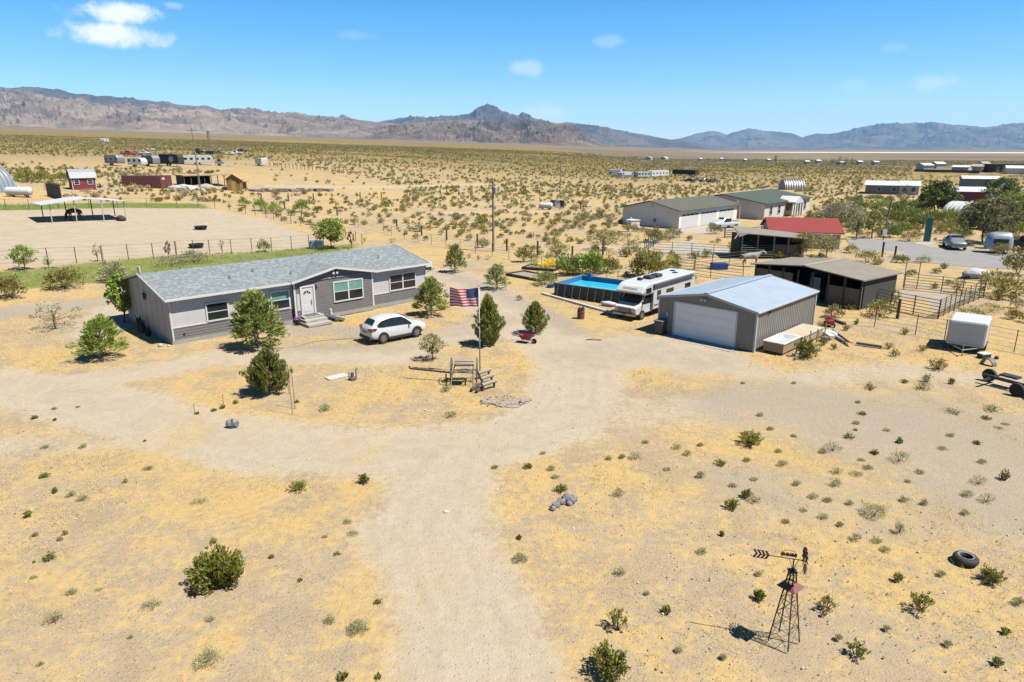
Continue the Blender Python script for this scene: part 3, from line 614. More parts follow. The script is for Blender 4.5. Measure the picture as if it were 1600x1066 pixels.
# ================================================================== metal garage
gloc, grot = Vector((16.06, 43.52, 0)), R(45.5)     # x along the sunny side, y towards the left along the front
GW, GL, GE, GR = 7.35, 9.75, 2.72, 3.40
TAUPE = mat('taupe_metal_cladding', (0.33, 0.305, 0.265), 0.5, 0.05, 1.0, dirt=(.32, .27, .2), dirt_amt=.15)
GROOF = mat('blue_white_metal_roof', (0.50, 0.60, 0.70), 0.42, 0.05, 0.7, metal=0.15, dirt=(.46, .50, .54), dirt_amt=.35)
GA = thing('metal_garage', 'taupe metal garage with a pale steel roof and one wide white door', 'garage', gloc, grot)
def garage():
    m = MB(); zf = lambda s: GE+(GR-GE)*(1-abs(s-GW/2)/(GW/2))-.03
    ribbed(m, (0, 0), (GL, 0), 0, GE, .3, .04, (0, -1)); ribbed(m, (0, GW), (GL, GW), 0, GE, .3, .04, (0, 1))
    ribbed(m, (0, 0), (0, 1.34), 0, GE, .3, .03, (-1, 0), zf=lambda s: zf(s)); ribbed(m, (0, 6.12), (0, GW), 0, GE, .3, .03, (-1, 0), zf=lambda s: zf(6.12+s))
    ribbed(m, (0, 1.34), (0, 6.12), 2.46, GE, .3, .03, (-1, 0), zf=lambda s: zf(1.34+s)); ribbed(m, (GL, 0), (GL, GW), 0, GE, .3, .03, (1, 0), zf=zf)
    m.build('wall', TAUPE, GA)
    m = MB(); s = (GR-GE)/(GW/2); ov = .12; n = 12
    for sg in (0, 1):
        prof = []
        for i in range(n):
            for f, k in ((0, 0), (.8, 0), (.86, 1), (.92, 1)): prof.append((-.14+(i+f)/n*(GL+.28), .022*k))
        prof.append((GL+.14, 0)); vs = []
        for x, k in prof:
            ya = -ov if sg == 0 else GW+ov
            vs += [(x, ya, GE-s*ov+.02+k), (x, GW/2, GR+.02+k)]
        m.add(vs, [(2*i, 2*i+2, 2*i+3, 2*i+1) for i in range(len(prof)-1)])
    m.beam((-.16, GW/2, GR+.07), (GL+.16, GW/2, GR+.07), .3, .05)
    m.build('roof', GROOF, GA)
    tr = MB()
    for x in (-.15, GL+.15):
        for y in (-ov-.02, GW+ov+.02): tr.beam((x, y, GE-s*ov-.03), (x, GW/2, GR-.03), .04, .17)
    for y in (-ov-.04, GW+ov+.04): tr.beam((-.15, y, GE-s*ov-.02), (GL+.15, y, GE-s*ov-.02), .1, .1)
    for x, y in ((-.02, -.03), (GL+.02, -.03), (-.02, GW+.03), (GL+.02, GW+.03)): tr.box(x-.06, y-.06, 0, x+.06, y+.06, GE-.05)
    tr.build('trim', mat('pale_trim', (.66, .66, .65), .5, .04, 2), GA)
    d = MB()
    for k in range(4): d.box(-.02, 1.40, .03+k*.605, .05, 6.06, .03+k*.605+.597)
    dr = d.build('garage_door', mat('white_door', (1.25, 1.22, 1.18), .5, .03, 1), GA)
    f = MB(); f.box(-.06, 1.28, 0, .06, 1.40, 2.52); f.box(-.06, 6.06, 0, .06, 6.18, 2.52); f.box(-.058, 1.40, 2.45, .06, 6.06, 2.54); f.build('door_frame', WHITE, GA)
    l = MB(); l.box(-.1, 3.75, 2.88, -.035, 3.87, 3.0)
    for sg in (-1, 1): l.lathe([(.03, 0), (.09, -.14), (0, -.14)], 8, (-.1, 3.81+sg*.15, 2.95), 'x')
    l.build('floodlight', WHITE, GA)
    MB().box(-.1, 6.6, 1.35, -.032, 6.72, 1.6).build('keypad', WHITE, GA)
    MB().box(1.7, -.14, 2.35, 1.95, -.042, 2.5).build('wall_lamp', BLACK, GA)
    MB().box(-1.1, 1.1, -.05, -.02, 6.35, .02).build('door_apron', CONC, GA)
garage()
def gp(x, y, z=0.0): return gloc+Vector((x*math.cos(grot)-y*math.sin(grot), x*math.sin(grot)+y*math.cos(grot), z))
t = thing('wheeled_bin', 'grey wheeled bin standing against the left front corner of the metal garage', 'bin', gp(-.45, 6.95), grot+PI)
m_ = MB(); m_.add([(-.27, -.27, .12), (.27, -.27, .12), (.27, .27, .12), (-.27, .27, .12), (-.33, -.34, 1.0), (.33, -.34, 1.0), (.33, .34, 1.0), (-.33, .34, 1.0)], [(3, 2, 1, 0), (4, 5, 6, 7), (0, 1, 5, 4), (1, 2, 6, 5), (2, 3, 7, 6), (3, 0, 4, 7)])
BING = mat('bin_plastic', (.10, .105, .095), .6, .1, 5); m_.build('body', BING, t, bevel=.02)
MB().box(-.36, -.37, 1.0, .38, .37, 1.07).build('lid', mat('bin_lid', (.22, .23, .21), .5, .1, 5), t, bevel=.02)
for sg in (-1, 1): MB().lathe([(.13, -.03), (.13, .03)], 12, (-.25, sg*.3, .13), 'y').build('wheel', BLACK, t)
# plywood boxes and junk along the sunny side of the garage
PLY = mat('plywood', (.46, .33, .19), .8, .12, 4, stretch=(1, 5, 1), dirt=(.36, .26, .15), dirt_amt=.4)
t = thing('plywood_crate', 'open plywood crate with a white foam lined tub in it beside the garage wall', 'crate', gp(.55, -1.75), grot)
m_ = MB(); m_.box(0, 0, .12, 2.7, 1.35, .5); m_.box(0, 0, .5, 2.7, .04, .72); m_.box(0, 1.31, .5, 2.7, 1.35, .72); m_.box(0, .04, .5, .04, 1.31, .72); m_.box(2.66, .04, .5, 2.7, 1.31, .72); m_.build('box', PLY, t)
m_ = MB(); m_.box(-.06, -.06, .72, 2.76, .15, .78); m_.box(-.06, 1.2, .72, 2.76, 1.41, .78); m_.box(-.06, .15, .72, .15, 1.2, .78); m_.box(2.55, .15, .72, 2.76, 1.2, .78)
m_.build('rim', WHITE, t)
m_ = MB(); m_.add([(.15, .15, .785), (2.55, .15, .785), (2.55, 1.2, .785), (.15, 1.2, .785), (.5, .4, .55), (2.2, .4, .55), (2.2, .95, .55), (.5, .95, .55)], [(0, 1, 5, 4), (1, 2, 6, 5), (2, 3, 7, 6), (3, 0, 4, 7), (4, 5, 6, 7)]); m_.build('tub', mat('grey_white_shell', (.62, .64, .68), .35, .1, 3), t)
[MB().box(x, .05, 0, x+.1, 1.3, .12).build('skid', DARKWOOD, t) for x in (.1, 2.5)]
t = thing('timber_platform', 'pale plywood covered platform behind the crate along the garage wall', 'platform', gp(3.6, -1.75), grot)
m_ = MB(); m_.box(0, 0, .1, 3.7, 1.5, .62); m_.build('frame', mat('pale_ply', (.50, .40, .27), .8, .08, 2), t)
m_ = MB(); m_.box(-.05, -.05, .62, 3.75, 1.55, .66); m_.build('deck', mat('cream_sheet', (.60, .51, .38), .7, .05, 1.5), t)
for k, (x, y, h_) in enumerate(((2.3, -2.05, .75), (3.1, -2.05, .9), (3.95, -2.1, 1.1), (5.2, -2.1, 1.0), (6.6, -2.1, 1.15), (1.7, -2.15, .55))):
    tag(MB().beam((0, 0, -.05), (.02, 0, h_), .06, .06).build('stake', mat('stake_wood', (.45, .27, .13), .8, .15, 5)), 'thin wooden stake standing in the row beside the plywood crate', 'stake', 'stakes beside the plywood crate').location = gp(x, y)
for k, (x0, y0, x1, y1, z) in enumerate(((.1, -2.75, 2.6, -2.2, .06), (.3, -2.65, 2.9, -2.35, .13))):
    a, b_ = gp(x0, y0), gp(x1, y1)
    tag(MB().bar((0, 0, z), (*(b_-a)[:2], z+.02), .055, 8).build('pipe', STEEL), ['grey metal pipe lying lowest in front of the plywood crate', 'grey pipe resting across another in front of the plywood crate'][k], 'pipe').location = a
o = MB().lathe([(.23, 0), (.26, .3), (0, .3)], 14).build('bucket', mat('brown_bucket', (.22, .18, .15), .7, .2)); tag(o, 'grey brown bucket at the far end of the stakes by the platform', 'bucket'); o.location = gp(6.1, -2.3)
rd = thing('red_mower', 'red garden machine parked behind the far corner of the garage', 'mower', gp(GL+.8, -1.0), grot+.5)
m_ = MB(); m_.box(-.35, -.28, .2, .45, .28, .5); m_.add([(.1, -.25, .5), (.45, -.25, .5), (.45, .25, .5), (.1, .25, .5), (.15, -.2, .72), (.38, -.2, .72), (.38, .2, .72), (.15, .2, .72)], [(4, 5, 6, 7), (0, 1, 5, 4), (1, 2, 6, 5), (2, 3, 7, 6), (3, 0, 4, 7)])
REDP = mat('red_paint', (.42, .03, .04), .4, .12, 3, dirt=(.25, .05, .04), dirt_amt=.4); m_.build('deck', REDP, rd, bevel=.04)
m_ = MB(); [m_.path([(-.3, s, .45), (-.9, s, 1.0)], .02) for s in (-.22, .22)]; m_.bar((-.9, -.22, 1), (-.9, .22, 1), .02); m_.build('handle', BLACK, rd)
for x in (-.3, .35):
    for s in (-.32, .32): MB().lathe([(.16, -.04), (.16, .04)], 12, (x, s, .16), 'y').build('wheel', BLACK, rd)
for k, (p, q, wd, th_, mm) in enumerate((((1290, 519), (1310, 526), .5, .25, 'w'), ((1296, 521), (1322, 536), .25, .12, 'w'), ((1301, 518), (1326, 538), .18, .1, 'p'), ((1284, 521), (1300, 531), .4, .16, 'w'), ((1310, 527), (1330, 541), .16, .08, 'o'))):
    a, b_ = G(*p), G(*q)
    tag(MB().beam((0, 0, .06+.06*k), (*(b_-a)[:2], .08+.04*k), wd, th_).build('plank', {'w': WHITE, 'p': mat('lilac_plank', (.42, .38, .44), .6, .1), 'o': PLY}[mm]), 'scrap plank lying on the loose pile right of the garage', 'plank', 'scrap planks right of the garage').location = a
a, b_ = G(1338, 538), G(1378, 544); tag(MB().beam((0, 0, .1), (*(b_-a)[:2], .1), .22, .16).build('beam', mat('green_grey_beam', (.19, .22, .19), .7, .1, 3)), 'long grey green beam lying alone on the sand right of the garage', 'beam').location = a
a, b_ = G(1296, 500), G(1320, 508); tag(MB().beam((0, 0, .1), (*(b_-a)[:2], .1), .2, .18).build('sleeper', DARKWOOD), 'dark timber sleeper lying behind the scrap pile near the fence', 'sleeper').location = a

# ================================================================== vehicles and things in the yard
CARW = mat('white_car_paint', (0.78, 0.79, 0.80), 0.25, 0.02, 1, coat=0.6)
TRIMB = mat('dark_plastic', (0.03, 0.03, 0.032), 0.6, 0.1, 5)
CHROME = mat('bright_metal', (0.60, 0.60, 0.60), 0.22, 0.05, 5, metal=0.9)
ALLOY = mat('alloy', (0.42, 0.42, 0.43), 0.35, 0.05, 5, metal=0.7)
TAILR = mat('red_lens', (0.35, 0.01, 0.015), 0.2, 0.05, 3)
LENS = mat('clear_lens', (0.55, 0.56, 0.58), 0.12, 0.05, 3)
def section(st, fr):
    """interpolated body station at x"""
    xs = [s[0] for s in st]
    return [np.interp(fr, xs, [s[k] for s in st]) for k in range(6)]      # x zb belt top w wt
def ring(s):
    x, zb, be, to, w_, wt = s; m_ = (zb+be)/2
    h = [(0, zb), (w_*.9, zb), (w_*.99, zb+.1), (w_, m_), (w_*.975, be), (wt, to-.06), (wt-.13, to), (0, to+.015)]
    return [(x, y, z) for y, z in h]+[(x, -y, z) for y, z in h[-2:0:-1]]
def car_body(parent, st, m, sub=1):
    mb = MB(); rs = [ring(s) for s in st]; n = len(rs[0]); vs = [v for r_ in rs for v in r_]
    fs = [(k*n+i, k*n+(i+1) % n, (k+1)*n+(i+1) % n, (k+1)*n+i) for k in range(len(rs)-1) for i in range(n)]+[tuple(range(n)), tuple(range((len(rs)-1)*n, len(rs)*n))]
    mb.add(vs, fs); return mb.build('body', m, parent, smooth=True, sub=sub)
def side_glass(parent, st, xs, f0=.12, f1=.86, name='side_window'):
    for sg in (1, -1):
        mb = MB(); vs = []
        for x, fa, fb in xs:
            s = section(st, x); y0, z0, y1, z1 = s[4]*.975, s[2], s[5], s[3]-.06
            for f in (fa, fb): vs.append((x, sg*(y0+(y1-y0)*f+.03), z0+(z1-z0)*f))
        k = len(xs); mb.add(vs, [(2*i, 2*i+2, 2*i+3, 2*i+1) for i in range(k-1)]); mb.build(name, GLASS, parent)
def top_glass(parent, st, xs, name, inset=.05, lift=.025):
    mb = MB(); vs = []
    for x in xs:
        s = section(st, x); y = s[5]-inset
        for k in (-1, -.5, 0, .5, 1): vs.append((x, y*k, s[3]+lift-(.03 if abs(k) == 1 else 0)))
    mb.add(vs, [(5*i+j, 5*i+j+1, 5*i+j+6, 5*i+j+5) for i in range(len(xs)-1) for j in range(4)]); mb.build(name, GLASS, parent, smooth=True)
def wheel(parent, x, y, r, wd=.2, spokes=5):
    o = MB().lathe([(r*.62, -wd/2), (r*.95, -wd/2), (r, -wd*.3), (r, wd*.3), (r*.95, wd/2), (r*.62, wd/2), (r*.6, wd*.2), (r*.6, -wd*.2), (r*.62, -wd/2)], 20, (x, y, r), 'y', cap=False).build('wheel', BLACK, parent, smooth='auto')
    sg = 1 if y > 0 else -1; mb = MB(); mb.lathe([(r*.66, sg*wd*.38), (r*.60, sg*wd*.46), (r*.52, sg*wd*.2), (0, sg*wd*.2)], 18, (x, y, r), 'y')
    for k in range(spokes):
        a = 2*PI*k/spokes+.3; mb.beam((x, y+sg*wd*.36, r), (x+r*.6*math.cos(a), y+sg*wd*.40, r+r*.6*math.sin(a)), .10*r/.35, .04, up=(0, 1, 0))
    mb.build('rim', ALLOY, o)
def arch(parent, x, y, r):
    mb = MB(); n = 10; sg = 1 if y > 0 else -1
    for i in range(n):
        q = [(x+rr*math.cos(PI*k/n), y, .34+rr*math.sin(PI*k/n)) for k, rr in ((i, r), (i+1, r), (i+1, r-.07), (i, r-.07))]; mb.ext(q, (0, sg*.03, 0))
    mb.build('wheel_arch', TRIMB, parent)
# the white sport utility car
a, b_ = G(599, 537), G(651.5, 526.5); mid = (a+b_)/2; d = (b_-a).normalized(); n_ = Vector((-d.y, d.x, 0))
SUV = thing('parked_car', 'white sport utility car parked on the drive in front of the grey house', 'car', mid+n_*.86, ang(a, b_))
st = [(-2.29, .48, .80, .84, .74, .62), (-2.24, .40, .98, 1.02, .86, .74), (-2.02, .32, 1.07, 1.20, .92, .68), (-1.70, .26, 1.06, 1.52, .925, .62), (-1.35, .24, 1.05, 1.64, .925, .62), (-.6, .22, 1.03, 1.71, .925, .62), (.2, .22, 1.01, 1.68, .925, .62), (.62, .22, 1.0, 1.52, .925, .64), (1.12, .22, .98, 1.12, .925, .72), (1.9, .26, .93, 1.02, .90, .70), (2.18, .33, .80, .88, .83, .62), (2.28, .45, .62, .68, .70, .5)]
SUV.scale = (1.0, 1.0, 1.07); car_body(SUV, st, CARW)
side_glass(SUV, st, [(-1.72, .25, .55), (-1.45, .12, .82), (-.6, .10, .88), (.2, .10, .88), (.55, .10, .8), (.95, .10, .4)])
top_glass(SUV, st, [-2.0, -1.9, -1.8, -1.72], 'rear_window', .10, .06); top_glass(SUV, st, [.62, .75, .9, 1.02], 'windscreen', .08, .03)
for x in (-1.35, 1.35):
    for y in (-.83, .83): wheel(SUV, x, y, .36, .23)
    for y in (-.92, .92): arch(SUV, x, y, .44)
m_ = MB(); m_.box(-.92, -.935, .22, .92, .935, .38); m_.build('sill_cladding', TRIMB, SUV)
m_ = MB(); m_.box(-2.34, -.78, .30, -2.1, .78, .52); m_.build('rear_bumper', TRIMB, SUV, bevel=.05)
for sg in (-1, 1):
    m_ = MB(); m_.add([(-2.27, sg*.42, .93), (-2.27, sg*.42, 1.03), (-2.2, sg*.86, 1.08), (-1.85, sg*.945, 1.10), (-1.85, sg*.945, .98), (-2.2, sg*.88, .90)], [(0, 1, 2, 3, 4, 5)]); m_.ext([(-2.285, sg*.42, .93), (-2.285, sg*.42, 1.03), (-2.22, sg*.88, 1.08), (-2.22, sg*.88, .92)], (.05, 0, 0)); m_.build('tail_light', TAILR, SUV)
    m_ = MB(); m_.blob((2.14, sg*.62, .80), .14, .16, .07, 0, 1); m_.build('headlight', LENS, SUV, smooth=True)
    m_ = MB(); m_.blob((.78, sg*1.02, 1.08), .08, .11, .08, 0, 1); m_.bar((.78, sg*.9, 1.02), (.78, sg*1.0, 1.05), .03); m_.build('mirror', TRIMB if sg < 0 else CARW, SUV, smooth=True)
MB().box(-2.325, -.26, .74, -2.28, .26, .87).build('number_plate', mat('plate', (.10, .22, .22), .5, .2, 20), SUV)

# class C motor home
a, b_ = G(957, 497.5), G(997.5, 505); fdir = ang(a, b_)-PI/2
RV = thing('motor_home', 'white cab over motor home parked beside the pool, left of the metal garage', 'motor home', (a+b_)/2+Vector((-.1, .1, 0)), fdir)
RVW = mat('white_fibreglass', (.78, .78, .78), .35, .03, .8, coat=.3, dirt=(.66, .62, .55), dirt_amt=.2)
def rv():
    LB = -9.4; hw = 1.2
    pr = [(LB, .62), (-2.35, .62), (-2.35, 1.92), (-1.0, 1.98), (-.62, 2.10), (-.55, 2.22), (-.95, 2.62), (-1.45, 2.80), (-2.2, 2.84), (LB, 2.84)]
    MB().ext([(x, -hw, z) for x, z in pr], (0, 2*hw, 0)).build('coach_body', RVW, RV, bevel=.07)
    pr = [(-2.6, .48), (-.35, .48), (-.08, .62), (-.02, 1.08), (-.85, 1.26), (-1.5, 2.0), (-2.6, 2.05)]
    mb = MB(); n = len(pr)
    for y, k in ((-.98, 0), (-.90, 1), (.90, 1), (.98, 0)):
        for x, z in pr: mb.v.append((x-(.0 if k else .06), y, z-(0 if k else (.05 if z > 1 else 0))))
    for k in range(3): mb.f += [(k*n+i, k*n+(i+1) % n, (k+1)*n+(i+1) % n, (k+1)*n+i) for i in range(n)]
    mb.f += [tuple(range(n))[::-1], tuple(range(3*n, 4*n))]; mb.m = [0]*len(mb.f); mb.build('cab', RVW, RV, bevel=.04)
    m = MB(); m.add([(-.86, -.86, 1.30), (-.86, .86, 1.30), (-1.46, .80, 1.98), (-1.46, -.80, 1.98)], [(0, 1, 2, 3)]); [m.v.__setitem__(i, (m.v[i][0]+.035, m.v[i][1], m.v[i][2]+.03)) for i in range(4)]; m.build('windscreen', GLASS, RV)
    for sg in (-1, 1):
        m = MB(); m.ext([(-1.0, sg*.985, 1.27), (-2.3, sg*.985, 1.2), (-2.3, sg*.985, 1.9), (-1.52, sg*.985, 1.9)], (0, sg*.02, 0)); m.build('cab_window', GLASS, RV)
        m = MB(); m.box(-1.95, sg*hw-.0, 2.14, -1.15, sg*(hw+.015), 2.5); m.build('bunk_window', GLASS, RV)
        m = MB(); m.blob((-.12, sg*.78, .93), .10, .15, .10, 0, 1); m.build('headlight', LENS, RV, smooth=True)
        m = MB(); m.box(-1.15, min(sg*1.05, sg*1.28), 1.3, -1.05, max(sg*1.05, sg*1.28), 1.7); m.bar((-1.2, sg*.95, 1.35), (-1.1, sg*1.1, 1.4), .03); m.build('mirror', TRIMB, RV)
        m = MB(); m.box(-2.38, min(sg*.97, sg*1.19), .62, -2.32, max(sg*.97, sg*1.19), 2.0); m.build('corner_panel', mat('silver_panel', (.42, .43, .44), .4, .05, 2, metal=.3), RV)
        for x in (-1.0, -6.4): wheel(RV, x, sg*.92, .40, .28, 8)
        for k, (x0, x1, z0, z1) in enumerate(((-3.5, -2.9, 1.35, 2.1), (-5.6, -4.4, 1.4, 2.0), (-8.6, -7.6, 1.4, 2.0))):
            m = MB(); m.box(x0, sg*hw, z0, x1, sg*(hw+.015), z1); m.build('coach_window', GLASS, RV)
        m = MB(); m.box(LB+.1, sg*(hw+.001), .9, -2.5, sg*(hw+.012), 1.02); m.ext([(-2.3, sg*hw, 1.95), (-.9, sg*hw, 2.12), (-.72, sg*hw, 2.2), (-2.4, sg*hw, 2.05)], (0, sg*.012, 0)); m.build('stripe', mat('grey_stripe', (.16, .17, .19), .5, .1, 2), RV)
    m = MB(); m.box(-8.9, 1.2, 2.46, -2.2, 1.36, 2.70); m.build('awning', mat('dark_awning', (.10, .10, .11), .6, .1, 3), RV, bevel=.03)
    m = MB(); m.box(-.06, -.55, .66, .02, .55, 1.04); [m.box(.02, -.5, z, .04, .5, z+.03, 1) for z in (.72, .80, .88, .96)]; m.build('grille', [mat('grille_grey', (.16, .16, .17), .4, .1, 6, metal=.5), CHROME], RV)
    MB().box(-.2, -1.0, .42, .1, 1.0, .62).build('bumper', CHROME, RV, bevel=.04)
    MB().box(.1, -.16, .47, .115, .16, .58).build('number_plate', mat('plate', (.10, .22, .22), .5, .2, 20), RV)
    m = MB(); tc_ = mat('faded_green_lettering', (.14, .22, .18), .6, .1, 3)   # illegible lettering across the overcab nose
    for k in range(13):
        y = -.62+k*.1; f = .5
        x, z = -.95+.36*f, 2.62-.38*f; m.add([(x+.012, y, z+.09), (x+.012, y+.065, z+.09), (x+.075, y+.065, z), (x+.075, y, z)], [(0, 1, 2, 3)])
    m.build('lettering', tc_, RV)
    for (x, y, r_, h_) in ((-2.5, -.2, .18, .22), (-7.4, .3, .2, .08), (-8.2, -.35, .2, .08)):
        MB().box(x-r_, y-r_, 2.83, x+r_, y+r_, 2.83+h_).build('roof_hatch', TRIMB, RV, bevel=.04)
    for x, y in ((-3.6, 0), (-4.7, .05)): MB().box(x-.42, y-.36, 2.83, x+.42, y+.36, 3.1).build('air_conditioner', TRIMB, RV, bevel=.08)
rv()

# frame pool
PN, prot, pl = place((866, 462), (975, 478)); 
POOL = thing('frame_pool', 'dark sided rectangular frame pool full of blue water left of the motor home', 'pool', PN, prot)
def pool():
    PL, PW, PH = 9.6, 4.9, 1.2; LIN = mat('blue_pool_liner', (.02, .20, .50), .5, .06, 2); SIDE = mat('dark_grey_pool_wall', (.065, .07, .07), .7, .15, 2)
    m = MB(); t = .06
    for (x0, y0, x1, y1) in ((0, 0, PL, t), (0, PW-t, PL, PW), (0, t, t, PW-t), (PL-t, t, PL, PW-t)): m.box(x0, y0, 0, x1, y1, PH-.03)
    m.build('wall', SIDE, POOL)
    m = MB(); m.add([(t+.01, t+.01, PH-.03), (PL-t-.01, t+.01, PH-.03), (PL-t-.01, PW-t-.01, PH-.03), (t+.01, PW-t-.01, PH-.03), (t+.02, t+.02, .1), (PL-t-.02, t+.02, .1), (PL-t-.02, PW-t-.02, .1), (t+.02, PW-t-.02, .1)], [(0, 1, 5, 4), (1, 2, 6, 5), (2, 3, 7, 6), (3, 0, 4, 7), (4, 5, 6, 7)]); m.build('liner', LIN, POOL)
    wm, nt, b = base_mat('pool_water'); b.inputs['Base Color'].default_value = (.03, .42, .60, 1); b.inputs['Roughness'].default_value = .08; b.inputs['Transmission Weight'].default_value = .35; b.inputs['IOR'].default_value = 1.33
    bn = nt.nodes.new('ShaderNodeBump'); bn.inputs['Strength'].default_value = .15; tc_ = nt.nodes.new('ShaderNodeTexCoord'); nt.links.new(noisen(nt, tc_.outputs['Object'], 2.5, 3), bn.inputs['Height']); nt.links.new(bn.outputs['Normal'], b.inputs['Normal'])
    MB().quad((t, t, .74), (PL-t, t, .74), (PL-t, PW-t, .74), (t, PW-t, .74)).build('water', wm, POOL)
    m = MB(); z = PH; m.path([(.03, .03, z), (PL-.03, .03, z), (PL-.03, PW-.03, z), (.03, PW-.03, z), (.03, .03, z)], .055, 8); m.build('top_rail', mat('rail_grey', (.32, .34, .36), .5, .1, 4), POOL)
    for k in range(12):
        x = .45+k*(PL-.9)/11
        for y, sg in ((0, -1), (PW, 1)): m = MB(); m.bar((x, y+sg*.04, PH-.05), (x, y+sg*.34, 0), .035, 6); m.build('leg', STEEL if False else mat('leg_grey', (.12, .125, .125), .5, .1, 4), POOL)
    for x, y in ((.9, PW-.05), (PL-.5, .08)): m = MB(); m.box(x-.2, y-.12, PH-.2, x+.2, y+.12, PH+.28); m.build('skimmer', mat('blue_plastic', (.03, .16, .50), .4, .1, 3), POOL, bevel=.05)
pool()
a, b_ = G(848, 460), G(962, 492); d = b_-a
tag(MB().beam((0, 0, .08), (d.x, d.y, .08), .28, .16).build('border_beam', mat('white_border', (.66, .65, .63), .7, .08, 2)), 'long white border beam lying on the sand in front of the pool', 'beam').location = a
o = MB().lathe([(.3, 0), (.42, .3), (.40, .3), (.28, .04), (0, .04)], 14).build('tub', mat('blue_plastic', (.03, .16, .50), .4, .1, 3)); tag(o, 'small blue plastic tub at the left end of the pool', 'tub'); o.location = G(861, 449)
o = MB().blob((0, 0, .2), .8, .3, .22, .3, 2, 9).build('folded_cover', WHITE, smooth=True); tag(o, 'bundled white cover on the border beam at the right end of the pool', 'cover'); o.location = G(950, 478); o.rotation_euler[2] = -.6
# raised garden beds left of the pool
BED = mat('bed_timber', (.085, .065, .05), .9, .2, 4, stretch=(1, 1, 6))
for k, (p, q, r_) in enumerate((((790, 431), (842, 441), 2.6), ((815, 421), (865, 425), 2.2))):
    loc, rz, ln = place(p, q); t = thing('garden_bed', ['empty timber edged garden bed left of the pool', 'timber garden bed behind it with yellow flowers'][k], 'garden bed', loc, rz)
    for (x0, y0, x1, y1) in ((0, 0, ln, .14), (0, r_, ln, r_+.14), (0, .14, .14, r_), (ln-.14, .14, ln, r_)): MB().box(x0, y0, 0, x1, y1, .3).build('edge_board', BED, t)
    MB().box(.14, .14, -.05, ln-.14, r_, .16).build('soil', mat('bed_soil', (.36, .30, .24), .95, .15, 4), t)

# flagpole and flag
FP = G(750, 585)
t = thing('flagpole', 'tall thin white flagpole standing behind the old cart', 'flagpole', FP)
m_ = MB(); m_.bar((0, 0, 0), (0, 0, 5.35), .04, 10, .028); m_.build('pole', mat('pole_white', (.62, .62, .60), .5, .08, 3), t, smooth=True); MB().lathe([(0, -.05), (.05, 0), (0, .05)], 10, (0, 0, 5.39)).build('finial', CHROME, t)
MB().box(-.05, -.05, 3.0, .05, .05, 3.18).build('cleat', BLACK, t)
def flag():
    fw, fh, nx, nst = 1.78, 1.12, 27, 13; dirv = Vector((-.985, .17, 0)); perp = Vector((.17, .985, 0)); sub = 2; rows = nst*sub
    top = 5.28; V = []; Fq = []; MI = []
    for j in range(rows+1):
        for i in range(nx+1):
            u, v = i/nx, j/rows; wv = .10*math.sin(u*7.5+v*1.6)*u**.6+.04*math.sin(u*15+v*3); sag = -.05*u-.07*math.sin(u*PI)*(1-v)*1.2
            p = dirv*(u*fw*.97+.045)+perp*wv; V.append((p.x, p.y, top-v*fh+sag))
    for j in range(rows):
        for i in range(nx):
            s = j//sub; canton = i < 11 and s < 7
            Fq.append((j*(nx+1)+i, j*(nx+1)+i+1, (j+1)*(nx+1)+i+1, (j+1)*(nx+1)+i)); MI.append(2 if canton else (0 if s % 2 == 0 else 1))
    fr = mat('flag_red', (.80, .03, .07), .8, .06, 4); fwm = mat('flag_white', (1.0, .95, .94), .8, .05, 4); fb = mat('flag_blue', (.025, .05, .24), .8, .08, 4)
    o = link('flag', np_mesh('flag', V, Fq, [fr, fwm, fb], MI, smooth=True)); md = o.modifiers.new('thick', 'SOLIDIFY'); md.thickness = .006; o.location = FP
    tag(o, 'stars and stripes flag flying from the tall flagpole', 'flag')
    st_ = MB()
    def at(u, v, off):
        wv = .10*math.sin(u*7.5+v*1.6)*u**.6+.04*math.sin(u*15+v*3); sag = -.05*u-.07*math.sin(u*PI)*(1-v)*1.2; p = dirv*(u*fw*.97+.045)+perp*(wv+off); return Vector((p.x, p.y, top-v*fh+sag))
    for r_ in range(9):
        for c_ in range(6 if r_ % 2 == 0 else 5):
            u = (11/27)*((c_+.5+(0 if r_ % 2 == 0 else .5))/6); v = (7/13)*((r_+.6)/9.2)
            for off in (-.012, .012):
                c = at(u, v, off); pts = [c+dirv*(.018*(1 if q % 2 == 0 else .42)*math.sin(q*PI/5))+Vector((0, 0, .018*(1 if q % 2 == 0 else .42)*math.cos(q*PI/5))) for q in range(10)]
                st_.add(pts, [tuple(range(10))])
    st_.build('stars', fwm, o, flip=False)
flag()

